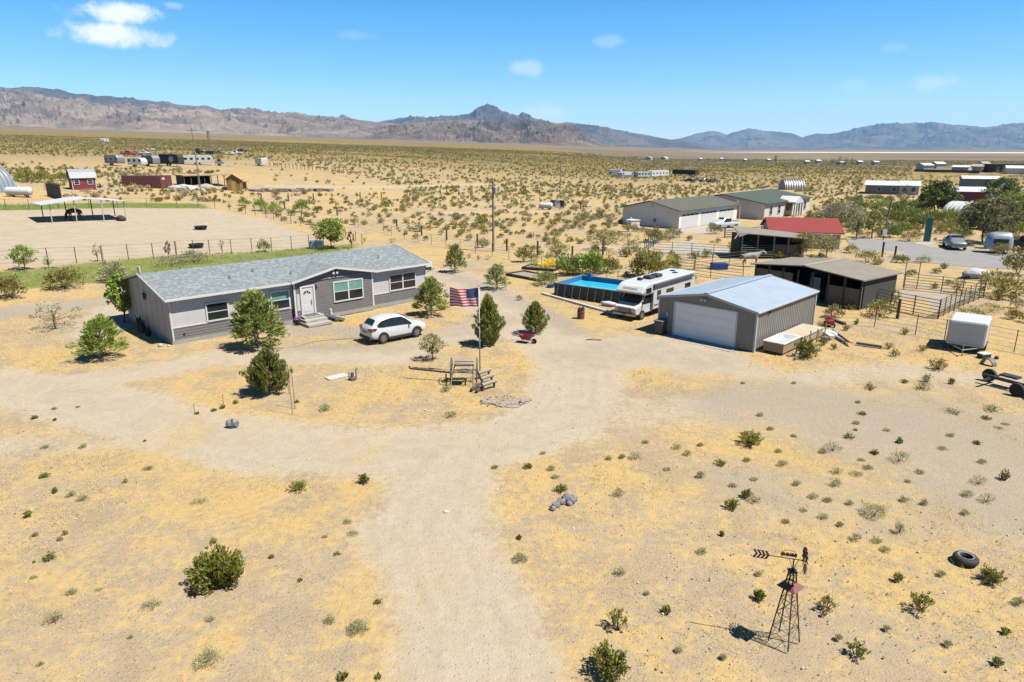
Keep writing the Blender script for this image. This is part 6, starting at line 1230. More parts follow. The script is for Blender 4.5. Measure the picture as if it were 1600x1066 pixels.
for k, (x, y, lab) in enumerate(((314, 358.5, 'black rubber feed tub alone in the middle of the paddock'), (307, 387, 'black rubber feed tub just beyond the wire fence'))):
    t = thing('feed_tub', lab, 'tub', G(x, y)); MB().lathe([(.75, 0), (.95, .5), (.88, .5), (.7, .08), (0, .08)], 18).build('tub', BLACK, t); 
t = thing('water_trough', 'pale blue grey box trough behind the leafy green tree', 'trough', G(494, 388), R(10)); MB().box(-.9, -.5, 0, .9, .5, .9).build('box', mat('pale_teal', (.42, .50, .50), .6), t); MB().box(-.95, -.55, .9, .95, .55, 1.0).build('lid', WHITE, t)
o = MB().box(-.9, -.5, 0, .9, .5, .75).build('blue_tub', mat('strong_blue', (.015, .05, .30), .4, .06), bevel=.08); tag(o, 'bright blue box trough inside the grey horse pen', 'trough'); o.location = G(1123, 421)
def wire_fence(label, posts, h=1.5, m=None, wires=4, r=.03, name='wire_fence', thick=(), group=None, diag=False, sub=1):
    P_ = [G(*p) for p in posts]
    if sub > 1:
        Q = []
        for a, b_ in zip(P_[:-1], P_[1:]):
            for k in range(sub): q = a.lerp(b_, k/sub); q.z = float(H(q.x, q.y)); Q.append(q)
        P_ = Q+[P_[-1]]
    o = P_[0]; t = thing(name, label, 'fence', o, 0, group); m = m or STEELG
    for i, p in enumerate(P_): q = p-o; MB().bar(q-Vector((0, 0, .2)), q+Vector((0, 0, h+.05)), .10 if i in thick else r, 6).build('post', GREYWOOD if i in thick else m, t)
    mb = MB()
    for a, b_ in zip(P_[:-1], P_[1:]):
        for k in range(wires): z = h*(k+1)/wires; mb.bar(a-o+Vector((0, 0, z)), b_-o+Vector((0, 0, z)), .008 if k < wires-1 else .014, 4)
    mb.build('wires', m, t)
    return t
wire_fence('wire fence between the lawn and the sandy paddock behind the grey house', [(-60, 424), (-10, 420), (30, 417), (76, 413), (120, 411.5), (161, 408.5), (201, 406), (240, 404), (276, 400), (303, 398), (328, 397.5), (362, 396), (394, 394.5), (425, 393), (456, 390.5), (483, 388), (506, 385)], 1.75, wires=4, r=.045, thick=(5, 8))
wire_fence('rail fence along the far right side of the sandy paddock', [(336, 325.5), (359, 327.5), (384, 334), (399, 337), (416, 340), (428, 343), (440, 346), (455, 350), (470, 353), (486, 357), (502, 361), (520, 366), (540, 372), (556, 378), (566, 383)], 1.45, RUSTP, wires=3, r=.05)
wire_fence('low wire fence along the far green strip of the paddock', [(-30, 329), (10, 328), (46, 327), (92, 326), (140, 325), (184, 325), (230, 325), (277, 325), (310, 325), (336, 325.5)], 1.6, wires=3, r=.04)
wire_fence('wire fence with thin steel posts running behind the yard towards the pool', [(560, 354), (600, 364), (612, 369), (632, 374), (653, 378), (674, 382.5), (697, 387), (719, 391.5), (743, 396), (769, 400), (795, 405), (830, 411)], 1.5, wires=5, r=.03)
wire_fence('wire fence with thin posts along the yellow grass behind the box trailer', [(1297, 507), (1366, 511), (1430, 523), (1475, 533), (1530, 540), (1584, 551), (1660, 566)], 1.5, wires=5, r=.03)
wire_fence('thin wire fence beside the pool bushes in front of the brush', [(846, 420), (900, 437), (948, 434), (965, 440), (1005, 446)], 1.4, wires=4)
for k, (x, y, h_) in enumerate(((659, 368, 1.5), (698, 375, 1.5), (746, 385, 1.7), (792, 392, 1.6), (840, 400, 1.9), (894, 408, 1.8), (942, 399, 1.9), (1402, 498, 1.6), (1309, 478, 1.4), (1378, 402, 1.9), (1398, 402, 1.4), (620, 354, 1.2), (527, 337, 1.5), (445, 327, 1.6), (409, 316, 1.8), (451, 315, 1.7), (490, 314, 1.6), (563, 311, 1.6), (596, 311, 1.6), (688, 304, 1.6), (698, 305, 2.0), (717, 306, 1.6), (736, 312, 1.6), (761, 317, 1.6), (814, 320, 1.6), (843, 305, 1.6), (821, 300, 1.6), (907, 327, 1.6))):
    o = MB().bar((0, 0, -.2), (0, 0, h_), .13, 8, .12).build('timber_post', DARKWOOD); o.location = G(x, y); tag(o, 'dark weathered timber post standing along the open ground beyond the yard', 'post', 'timber posts beyond the yard')
for k in range(22):
    f = k/21; o = MB().bar((0, 0, -.2), (0, 0, 1.7), .14, 6).build('row_post', GREYWOOD); o.location = G(422+f*127, 260+f*12.5); tag(o, 'timber post in the long straight row across the far yellow field', 'post', 'posts in the long row on the far field')
# power poles
def pole(label, p, h_, arm=True, tr=False, lean=0.0):
    t = thing('power_pole', label, 'power pole', G(*p)); MB().bar((0, 0, -.5), (lean, 0, h_), .16, 8, .11).build('pole', GREYWOOD, t)
    if arm: m_ = MB(); m_.beam((-1.1+lean, 0, h_-.5), (1.1+lean, 0, h_-.5), .1, .12); [m_.lathe([(.05, 0), (.07, .1), (0, .2)], 6, (x+lean, 0, h_-.44)) for x in (-1, -.5, .5, 1)]; m_.build('cross_arm', GREYWOOD, t)
    if tr: MB().lathe([(.22, 0), (.25, .05), (.25, .85), (.2, .95), (0, .95)], 12, (.3, 0, h_-1.6)).build('transformer', mat('pale_grey_can', (.48, .47, .46), .5), t)
    return t
pole('tall power pole with a grey transformer can beyond the wire fence', (771, 393), 9.0, False, True); pole('power pole rising behind the tan gravel heap at the left', (314, 300), 13.5, True, False, -.4); pole('power pole leaning among the bushes behind the grey drive', (1381, 366), 5.6, False, False, .5); pole('thin power pole beside the wrecks on the plain', (1104, 284), 9.5, True); pole('thin power pole on the plain above the gas tank', (875, 303), 10, True)
t = thing('meter_post', 'short post with a white box at the foot of the leaning power pole', 'post', G(1380, 375)); MB().bar((0, 0, 0), (0, 0, 1.5), .07, 6).build('post', DARKWOOD, t); MB().box(-.3, -.25, .7, .3, .05, 1.5).build('box', WHITE, t)

# ================================================================== plants
LM = {'feather': leaf_mat('feathery_leaves', (.095, .118, .024), (.155, .172, .045)), 'bright': leaf_mat('bright_leaves', (.095, .138, .018), (.165, .205, .036)), 'pine': leaf_mat('pine_needles', (.082, .092, .018), (.145, .148, .036)),
      'creosote': leaf_mat('creosote_leaves', (.075, .082, .012), (.15, .145, .028)), 'sage': leaf_mat('grey_green_leaves', (.20, .185, .085), (.29, .27, .145)), 'olive': leaf_mat('olive_leaves', (.125, .112, .03), (.20, .17, .054)),
      'greyleaf': leaf_mat('grey_leaves', (.155, .145, .08), (.25, .225, .13)), 'purple': leaf_mat('purple_leaves', (.05, .02, .03), (.09, .035, .05)), 'yellow': leaf_mat('yellow_flowers', (.55, .36, .01), (.65, .45, .03)),
      'lime': leaf_mat('lime_leaves', (.20, .24, .03), (.29, .31, .06)), 'dark': leaf_mat('dark_leaves', (.03, .05, .012), (.065, .085, .022)), 'thicket': leaf_mat('thicket_leaves', (.07, .085, .022), (.125, .135, .038)), 'deep': leaf_mat('deep_olive_leaves', (.06, .064, .028), (.10, .10, .048)), 'dust': leaf_mat('dusty_leaves', (.13, .12, .075), (.19, .17, .11)), 'dry': leaf_mat('dry_brush', (.20, .16, .08), (.28, .22, .12)), 'pale': leaf_mat('pale_leaves', (.22, .24, .10), (.32, .33, .16))}
BARK = mat('bark', (.13, .10, .075), .9, .25, 8); TWIG = mat('grey_twigs', (.20, .165, .125), .9, .2, 8)
def rdir(r, n):
    v = r.normal(size=(n, 3)); return v/np.linalg.norm(v, axis=1, keepdims=True)
def leaves(r, cen, rad, n, Lf, Wf, up=0.0, out=None):
    n = int(n*1.75)
    cen = np.asarray(cen); rad = np.asarray(rad)
    if rad.ndim == 1: rad = np.repeat(rad[:, None], 3, 1)
    k = r.integers(0, len(cen), n); p = cen[k]+rdir(r, n)*(r.random((n, 1))**.45)*rad[k]
    d = rdir(r, n)
    if out is not None: d = d+out[k]*1.3
    d[:, 2] += up; d /= np.linalg.norm(d, axis=1, keepdims=True); e = np.cross(d, rdir(r, n)); e /= np.linalg.norm(e, axis=1, keepdims=True)+1e-9
    s = (0.6+0.8*r.random((n, 1))); a = d*Lf*s/2; b_ = e*Wf*s/2
    V = np.stack([p-a, p+b_-a*.1, p+a, p-b_-a*.1], 1).reshape(-1, 3); return V, np.arange(4*n).reshape(n, 4)
def tubes(segs, n=4):
    V = []; Fq = []
    for p, q, r1, r2 in segs:
        p = np.asarray(p, float); q = np.asarray(q, float); d = q-p; L_ = np.linalg.norm(d)+1e-9; d /= L_; a = np.cross(d, [.3, .5, .81]); a /= np.linalg.norm(a)+1e-9; b_ = np.cross(d, a); o = len(V)
        for c, rr in ((p, r1), (q, r2)):
            for i in range(n): t = 2*PI*i/n; V.append(c+(a*math.cos(t)+b_*math.sin(t))*rr)
        Fq += [(o+i, o+(i+1) % n, o+n+(i+1) % n, o+n+i) for i in range(n)]
    return np.array(V).reshape(-1, 3), np.array(Fq).reshape(-1, 4)
def limb(segs, p, q, r1, r2, r, bend=.12, n=3):
    p = np.asarray(p, float); q = np.asarray(q, float); prev = p; L_ = np.linalg.norm(q-p); off = r.normal(size=3)*L_*bend
    for k in range(1, n+1):
        f = k/n; c = p+(q-p)*f+off*math.sin(PI*f); segs.append((prev, c, r1+(r2-r1)*(k-1)/n, r1+(r2-r1)*f)); prev = c
def plant(kind, h, w_, seed, n=400, lf=None):
    """leaf and wood geometry of one plant of height h and width w_"""
    r = np.random.default_rng(seed); segs = []; R_ = w_/2
    if kind in ('creosote', 'sparse'):
        ns = 16 if kind == 'creosote' else 9; cen = []; rad = []; out = []
        for i in range(ns):
            a = 2.4*i+r.normal()*.3; k = math.sqrt((i+.5)/ns); tip = np.array([math.cos(a)*R_*k*.82, math.sin(a)*R_*k*.82, h*(.92-.45*k*k)*r.uniform(.75, 1.0)]); limb(segs, (math.cos(a)*.05, math.sin(a)*.05, 0), tip, .022*h**.5, .006, r, .1)
            for f in ((.55, .8, 1.0) if kind == 'creosote' else (.8, 1.0)):
                for j in range(2): cen.append(tip*f+r.normal(size=3)*R_*.11); rad.append(R_*.19*r.uniform(.7, 1.25)); out.append(tip/np.linalg.norm(tip))
        lf = lf or max(.05, .075*h); LV, LF = leaves(r, cen, rad, n, lf*1.5, lf*.6, .2, np.array(out))
    elif kind in ('dome', 'sage'):
        nc = 22; cen = []; rad = []; out = []
        for i in range(nc):
            a = 2.4*i; k = math.sqrt((i+.5)/nc); z = h*(.18+.66*math.sqrt(max(0, 1-k*k*.92)))*r.uniform(.6, 1.05); p = np.array([math.cos(a)*R_*.80*k, math.sin(a)*R_*.80*k, z]); cen.append(p*r.uniform(.8, 1.05)); rad.append((R_*.33*r.uniform(.7, 1.3),)*2+(h*.21,)); out.append(p/(np.linalg.norm(p)+1e-9)); 
            if i % 2 == 0: limb(segs, (0, 0, 0), p*.9, .016*h**.5, .005, r, .08, 2)
        lf = lf or max(.04, .085*h); LV, LF = leaves(r, cen, np.array(rad), n, lf*(1.5 if kind == 'dome' else 1.9), lf*(.6 if kind == 'dome' else .3), .5 if kind == 'sage' else .1, np.array(out))
    elif kind in ('feather', 'elm', 'sapling', 'bare'):
        cen = []; rad = []; th = h*(.12 if kind in ('feather', 'bare') else .25); limb(segs, (0, 0, -.1), (r.normal()*.04*h, r.normal()*.04*h, h*.72), .032*h**.8, .012*h**.8, r, .04, 4)
        nc = {'feather': 46, 'elm': 34, 'sapling': 12, 'bare': 26}[kind]; out = []
        for i in range(nc):
            a = 2.4*i+r.normal()*.25; f = (i+.5)/nc; z = th+(h-th)*(.06+.9*f); prof = (1.0-.78*f**1.4) if kind in ('feather',) else math.sqrt(max(.05, 1-(2*f-.95)**2))
            if kind == 'bare': prof = .5+.6*math.sin(PI*min(1, f*1.1))
            rr = R_*prof*r.uniform(.55, 1.0); tip = np.array([math.cos(a)*rr, math.sin(a)*rr, z+.10*h*(prof if kind != 'bare' else .3)*r.uniform(-.2, .6)])
            limb(segs, (0, 0, th*.8+(z-th)*.55), tip, .010*h**.8, .003*h**.5, r, .1, 2)
            m_ = 2 if kind != 'bare' else 1
            for j in range(m_): q = tip*(1-.3*j*np.array([1, 1, 0]))+r.normal(size=3)*R_*.05; cen.append(q); rad.append((R_*.21*r.uniform(.7, 1.3),)*2+(h*(.075 if kind == 'feather' else .10),)); o_ = tip*np.array([1, 1, .25]); out.append(o_/(np.linalg.norm(o_)+1e-9))
        lf = lf or max(.07, .045*h); LV, LF = leaves(r, cen, np.array(rad), n, lf*(2.2 if kind == 'feather' else 1.4), lf*(.45 if kind == 'feather' else .8), .35 if kind == 'feather' else .1, np.array(out)*(1.0 if kind == 'feather' else .4))
    elif kind == 'pine':
        limb(segs, (0, 0, -.1), (0, 0, h*.93), .035*h**.8, .01, r, .02, 5); cen = []; rad = []; out = []
        nb = 60
        for i in range(nb):
            f = (i+.5)/nb; a = 2.4*i+r.normal()*.2; z0 = h*(.05+.84*f); rr = R_*(1-f**1.25)*r.uniform(.72, 1.1)+.02*h; rr *= (.72+.28*min(1, f*6)); z1 = z0+rr*.55+.04*h; tip = np.array([math.cos(a)*rr, math.sin(a)*rr, z1]); limb(segs, (0, 0, z0), tip, .012*h**.7, .004, r, .06, 2)
            for g in (.4, .62, .82, 1.0):
                q = np.array([math.cos(a)*rr*g, math.sin(a)*rr*g, z0+(z1-z0)*g*g]); cen.append(q); rad.append((R_*.13, R_*.13, h*.045)); out.append(np.array([math.cos(a)*.5, math.sin(a)*.5, 1.0]))
        cen.append(np.array([0, 0, h*.95])); rad.append((R_*.08, R_*.08, h*.06)); out.append(np.array([0, 0, 1.]))
        lf = lf or .075*h**.5; LV, LF = leaves(r, cen, np.array(rad), n, lf*2.2, lf*.42, .5, np.array(out))
    zt_ = np.percentile(LV[:, 2], 99.6); xy = np.percentile(np.hypot(LV[:, 0], LV[:, 1]), 98.5); k_ = np.array([min(1.15, R_/xy)]*2+[h/zt_]); LV = LV*k_; segs = [(np.asarray(p)*k_, np.asarray(q)*k_, a, b_) for p, q, a, b_ in segs]
    LV[:, 2] = np.maximum(LV[:, 2], .015)
    SV, SF = tubes(segs); return LV, LF, SV, SF
def fit(px, py, hp_, wp, k):
    """foot, height and width of a plant that spans hp_ by wp photo pixels above its front foot px,py (seen from above)"""
    p = G(px, py); sd = CAM_H/math.hypot(CAM_H, p.length); ex = k*wp*sd
    if ex > 1.5: p = G(px, py-ex*.5)
    s = ppm(p); return p, max(.4*hp_, hp_-ex)/s/math.sqrt(1-sd*sd)*.95, wp/s
def tree(label, px, py, hp_, wp, kind, lm, n=700, cat='tree', name=None, group=None, seed=None, lf=None, bark=None):
    p, h, w_ = fit(px, py, hp_, wp, .22); seed = seed or int(px*7+py)
    LV, LF, SV, SF = plant(kind, h, w_, seed, n, lf); t = thing(name or {'pine': 'pine_tree'}.get(kind, 'tree' if cat == 'tree' else 'shrub'), label, cat, p, 0, group)
    link('crown', np_mesh('crown', LV, LF, LM[lm]), t); link('trunk', np_mesh('trunk', SV, SF, bark or BARK), t); return t
def bush(label, px, py, hp_, wp, kind='creosote', lm='creosote', n=260, group=None, name='shrub', cat='shrub', seed=None, lf=None):
    p, h, w_ = fit(px, py, hp_, wp, .42)
    LV, LF, SV, SF = plant(kind, h, w_, seed or int(px*13+py), n, lf)
    o = link(name, np_mesh(name, np.vstack([LV, SV]), np.vstack([LF, SF+len(LV)]), [LM[lm], TWIG], np.r_[np.zeros(len(LF)), np.ones(len(SF))])); o.location = p
    return tag(o, label, cat, group)
# --- trees round the grey house
tree('tall feathery green tree in front of the grey house, left of its door', 404, 547, 98, 92, 'feather', 'feather', 2600)
tree('bushy pine tree beside the three iron rods on the dry grass island', 421, 618, 78, 70, 'pine', 'pine', 3400)
tree('bushy bright green tree in front of the shaded end wall of the grey house', 161, 563, 74, 78, 'feather', 'bright', 1900)
tree('nearly bare grey shrubby tree beside the gravel drive at the left', 88, 516, 50, 84, 'bare', 'greyleaf', 420, bark=TWIG)
tree('green feathery tree between the grey house corner and the flag', 673, 494, 64, 62, 'feather', 'feather', 1700)
tree('small round olive leaved young tree right of the white car', 676, 564, 46, 42, 'elm', 'olive', 650)
tree('tall dense cone shaped pine tree just behind the flagpole', 763, 542, 84, 50, 'pine', 'pine', 3600)
tree('smaller pine tree beside the red wheelbarrow', 836, 524, 56, 44, 'pine', 'pine', 1900)
tree('fountain shaped green tree on the sand left of the garden beds', 776, 454, 44, 46, 'feather', 'feather', 900)
tree('feathery green tree behind the right end of the grey house', 711, 427, 48, 42, 'feather', 'feather', 1100)
tree('broad leafy bright green tree behind the grey house roof by the paddock fence', 519, 389, 50, 54, 'elm', 'bright', 1500)
tree('small dark purple tree right of the broad leafy green one', 549, 388, 28, 13, 'sapling', 'purple', 260)
tree('round pale green sapling right of the purple tree', 570, 380, 11, 8, 'elm', 'lime', 90)
tree('yellow green tree on a thin trunk behind the shaded end of the grey house', 194, 506, 84, 44, 'elm', 'bright', 1100)
tree('round green tree at the lawn near the left edge of the picture', 39, 422, 42, 42, 'elm', 'bright', 900)
tree('little green sapling right of the round green tree on the lawn', 76, 419, 20, 16, 'elm', 'bright', 160)
tree('thin pale sapling against the wire fence left of the grey house', 152, 409, 30, 14, 'sapling', 'pale', 130)
tree('thin purple leaved tree behind the grey house by the wire fence', 263, 403, 28, 15, 'sapling', 'purple', 240)
tree('thin pale sapling behind the middle of the grey house roof', 347, 397, 24, 11, 'sapling', 'pale', 80)
bush('low round green shrub with a thin sprout behind the grey house roof', 413, 394, 22, 26, 'dome', 'feather', 300)
bush('broad olive shrub on the lawn left of the grey house', 101, 453, 40, 58, 'dome', 'olive', 700); bush('olive green shrub at the left edge below the lawn', 12, 468, 42, 56, 'dome', 'olive', 700)
bush('grey green shrub behind the yellow green tree at the house end', 178, 442, 36, 46, 'dome', 'greyleaf', 500); bush('low grey shrub behind the left half of the house roof', 268, 418, 22, 60, 'dome', 'greyleaf', 420); bush('grey green shrub behind the house roof right of the purple tree', 303, 413, 26, 52, 'dome', 'greyleaf', 420)
bush('small green clump at the foot of the broad leafy tree', 503, 392, 12, 26, 'dome', 'bright', 160)
# --- by the pool
bush('round grey green bush beside the wire fence left of the yellow flowers', 818, 410, 27, 28, 'dome', 'olive', 420); bush('sparse tall bush behind the yellow flowers', 872, 402, 30, 40, 'creosote', 'olive', 320)
bush('bush covered in bright yellow flowers beside the garden bed', 857, 422, 21, 34, 'dome', 'yellow', 460); bush('green leafy bush at the left of the yellow flowers', 836, 419, 17, 16, 'dome', 'lime', 160)
bush('big dark grey green bush right of the yellow flowers behind the pool', 887, 432, 38, 46, 'dome', 'feather', 700); bush('tall bright green bush behind the back corner of the pool', 919, 432, 42, 48, 'dome', 'bright', 760)
bush('dark olive bush behind the pool left of the big one', 948, 428, 34, 48, 'dome', 'creosote', 600); bush('biggest broad olive bush behind the motor home', 1010, 436, 50, 66, 'dome', 'olive', 1000)
bush('small lime green bush right of the big bush behind the motor home', 1047, 414, 19, 20, 'dome', 'lime', 220); bush('dark green spreading shrub in the garden bed corner beside the pool', 851, 447, 27, 40, 'dome', 'feather', 460)
bush('small dark shrub by a plank on the sand in front of the pool', 811, 470, 11, 14, 'dome', 'creosote', 160)
for k, (x, y, w_) in enumerate(((733, 403, 12), (747, 406, 10), (762, 406, 18), (702, 389, 10), (1063, 412, 20))): bush('small green tuft on the yellow grass behind the grey house', x, y, 9, w_, 'dome', 'olive', 90, group='green tufts behind the grey house')
bush('greyish bush far end behind the house ridge by the fence', 612, 380, 10, 16, 'dome', 'greyleaf', 120)
# --- to the right
for a_ in (('big grey green tree left of the silver camper', 1536, 382, 78, 104, 'elm', 'deep', 2200), ('dark green dense tree left of the white arched hut', 1462, 338, 58, 62, 'elm', 'dark', 2100), ('dark green tree right of the maroon barn', 1560, 330, 54, 56, 'elm', 'dark', 1700), ('yellowish green tree behind the silver camper', 1578, 352, 54, 64, 'elm', 'feather', 1800),
           ('wide grey brown tree behind the red roofed barn', 1312, 356, 44, 84, 'elm', 'dust', 1800), ('dark green tree right of the red roofed barn', 1300, 366, 32, 46, 'elm', 'dark', 600), ('feathery olive tree left of two in front of the red roofed barn', 1254, 404, 44, 40, 'elm', 'olive', 700), ('feathery olive tree right of two in front of the red roofed barn', 1290, 402, 38, 48, 'elm', 'olive', 700),
           ('dark dead looking tree left of the broken shed fascia', 1172, 396, 36, 34, 'bare', 'greyleaf', 240), ('grey olive tree standing between the leaning pole and the green column', 1362, 372, 46, 42, 'elm', 'olive', 700), ('tall bare brown tree beside the leaning power pole', 1338, 374, 48, 26, 'bare', 'greyleaf', 260),
           ('small dark green tree left of the pale roofed house', 1338, 303, 20, 18, 'elm', 'dark', 240), ('dark green tree at the white end of the pale roofed house', 1415, 306, 18, 24, 'elm', 'dark', 260), ('slim green tree between corral and horse barn', 1396, 482, 32, 22, 'sapling', 'feather', 260),
           ('small tree in the corral back row', 1494, 458, 26, 24, 'elm', 'olive', 260), ('broad olive tree left of the triple garage', 943, 392, 38, 62, 'elm', 'olive', 900), ('grey thin bush like tree right of the broad olive one', 982, 396, 34, 44, 'bare', 'greyleaf', 420)): tree(*a_)
for a_ in (('olive bush in front of the grey drive', 1355, 412, 24, 46), ('second olive bush on the edge of the grey drive', 1328, 396, 18, 26), ('dark green bush beside the grey drive', 1442, 411, 13, 28), ('two headed green bush at the grey drive edge', 1412, 411, 15, 18), ('big olive bush right of the covered boat', 1590, 432, 48, 60), ('wide olive bush at the right of the corral', 1562, 466, 46, 74), ('grey olive bush just behind the box trailer', 1516, 500, 26, 52), ('low grey bush right of the grey olive one behind the box trailer', 1550, 488, 17, 42), ('pale olive bush in front of the barn stall', 1301, 499, 26, 36), ('wide thin olive bush below the corral front row', 1374, 497, 34, 48), ('olive bush in front of the silver camper', 1562, 399, 22, 38), ('green bush left of the silver pickup', 1420, 378, 18, 36), ('bush behind the green sign column', 1470, 366, 24, 46), ('yellow green bush left of the shed gate', 1150, 402, 22, 30), ('olive bush by the horse pen right of the grey horse', 1212, 404, 20, 26), ('olive bush right in front of the triple garage', 1117, 366, 18, 30), ('green bush at the garage corner behind the far pen', 1050, 372, 20, 34), ('small green bush in the far pen', 1077, 376, 9, 11), ('olive bush inside the grey horse pen', 1104, 402, 16, 20), ('yellow olive bush left of the far pen', 1022, 380, 28, 34), ('olive bushes on the ranch house lawn', 1222, 352, 16, 50), ('bush at the left wall of the beige yard pen', 985, 348, 14, 26)):
    bush(a_[0], *a_[1:], kind='dome', lm='olive', n=420)
for a_ in (('round green hedge clump at the far left', 45, 284, 22, 40), ('second green hedge clump beside the first at the far left', 70, 285, 20, 34), ('green hedge clump beside the red shed', 96, 283, 16, 26), ('olive clump before the hedge left of the red shed', 84, 297, 16, 30)): bush(*a_, kind='dome', lm='creosote', n=420)
for a_ in (('green bush by the far corner of the paddock', 408, 330, 24, 30), ('leafy bush right of the paddock corner', 430, 334, 20, 24), ('tan green bush on the paddock right fence', 471, 332, 22, 22), ('green bush left at the paddock corner fence', 381, 322, 16, 18)): bush(*a_, kind='dome', lm='bright' if 'leafy' in a_[0] or 'green bush' in a_[0] else 'olive', n=300)
for k, (x, y, h_, w_) in enumerate(((1330, 344, 24, 44), (1352, 352, 26, 46), (1376, 346, 24, 40), (1398, 352, 26, 44), (1420, 346, 26, 40), (1436, 356, 26, 36), (1345, 330, 18, 36), (1378, 328, 18, 36), (1410, 330, 20, 36), (1390, 372, 22, 36), (1408, 366, 22, 34), (1490, 362, 24, 46), (1500, 372, 18, 40), (1590, 372, 30, 50), (1600, 352, 30, 40), (1446, 322, 16, 30), (1592, 330, 22, 40), (1268, 352, 16, 36), (1288, 344, 16, 30), (1310, 330, 16, 34), (1336, 318, 14, 30), (1368, 314, 12, 28), (1320, 354, 24, 40), (1405, 340, 26, 44), (1430, 334, 24, 40), (1480, 350, 26, 44), (1525, 345, 30, 50), (1550, 360, 32, 50), (1598, 318, 22, 40), (1610, 390, 26, 44), (1455, 350, 22, 36), (1340, 362, 20, 36))):
    bush('big olive bush in the thicket behind the grey drive', x, y, h_, w_, 'dome', ['thicket', 'feather', 'thicket'][k % 3], 820, group='bushes of the thicket behind the grey drive')
# --- far tree band at the right
for k, (x, y, h_, w_, lm) in enumerate(((1300, 259, 12, 12, 'dark'), (1311, 259, 15, 10, 'dark'), (1321, 259, 13, 9, 'dark'), (1331, 260, 14, 12, 'dark'), (1211, 255, 13, 7, 'dark'), (1118, 254, 8, 20, 'feather'), (1134, 254, 9, 22, 'feather'), (1150, 254, 7, 18, 'feather'), (1240, 257, 8, 18, 'feather'), (992, 249, 6, 14, 'dark'), (1396, 261, 7, 28, 'feather'), (1422, 263, 8, 22, 'feather'), (1440, 263, 9, 26, 'feather'), (1458, 263, 10, 26, 'feather'), (1478, 262, 12, 22, 'dark'), (1501, 260, 8, 18, 'dark'), (1528, 262, 8, 14, 'feather'), (1598, 262, 9, 14, 'dark'), (1186, 286, 10, 16, 'feather'), (1262, 297, 9, 14, 'feather'), (1184, 295, 12, 20, 'bright'))):
    bush('small green tree in the band of far trees on the right plain', x, y, h_, w_, 'elm', lm, 150, group='far trees on the right plain', name='far_tree', cat='tree')
# --- plants of the foreground: named ones, then the small weeds
bush('large dark green creosote bush alone in the left foreground', 343, 922, 68, 96, 'creosote', 'creosote', 2600, lf=.085)
for lab, x, y, h_, w_, kd, lm, n in (('dark green bush cut by the bottom edge right of the lower drive', 950, 1066, 58, 64, 'creosote', 'creosote', 900), ('thin forked green bush at the right verge of the lower drive', 963, 987, 40, 38, 'sparse', 'olive', 240), ('dark green bush right of centre, biggest on the bare slope', 1173, 698, 28, 40, 'creosote', 'creosote', 900), ('dark bush beside the plywood crate at the garage corner', 1259, 560, 34, 40, 'creosote', 'creosote', 800),
        ('pale olive bush on the sand in front of the box trailer', 1465, 579, 24, 32, 'creosote', 'olive', 420), ('wide flat grey green cushion bush on the right slope', 1366, 810, 26, 46, 'sage', 'sage', 800), ('spreading sparse green bush left of the black tyre', 1437, 958, 34, 44, 'sparse', 'creosote', 340), ('dense green bush just below the black tyre', 1549, 912, 28, 42, 'creosote', 'creosote', 620), ('leaning dark green bush on the left verge of the loop drive', 467, 768, 20, 36, 'creosote', 'creosote', 420), ('upright dark green bush on the left verge near the drive fork', 569, 758, 20, 18, 'creosote', 'creosote', 320),
        ('round grey green cushion plant on the island of dry grass', 508, 643, 15, 22, 'dome', 'sage', 320), ('smaller grey green cushion plant on the dry grass below the old cart', 705, 652, 11, 20, 'dome', 'sage', 240), ('green tuft at the left foot of the old cart', 697, 612, 10, 16, 'dome', 'feather', 160), ('grey dead looking bush left of the lower drive', 559, 992, 26, 40, 'sage', 'sage', 520), ('grey green bush near the bottom edge at the left', 325, 1042, 34, 48, 'sage', 'sage', 640), ('green bush right of the windmill foot', 1338, 1028, 30, 36, 'sparse', 'creosote', 280), ('green and grey bush just right of the windmill tower', 1290, 957, 28, 38, 'sparse', 'olive', 240), ('dark green bush left of the windmill tower', 1186, 938, 18, 20, 'creosote', 'creosote', 300), ('dark green bush left of the pair on the right slope', 1143, 797, 20, 24, 'creosote', 'creosote', 340), ('dark green bush upper right of the pair on the right slope', 1166, 780, 18, 18, 'creosote', 'creosote', 280), ('grey bush at the right edge of the lower drive', 813, 880, 19, 28, 'sage', 'sage', 360), ('dark bush above the grey stone heap', 876, 770, 15, 24, 'creosote', 'creosote', 240)):
    bush(lab, x, y, h_, w_, kd, lm, n)
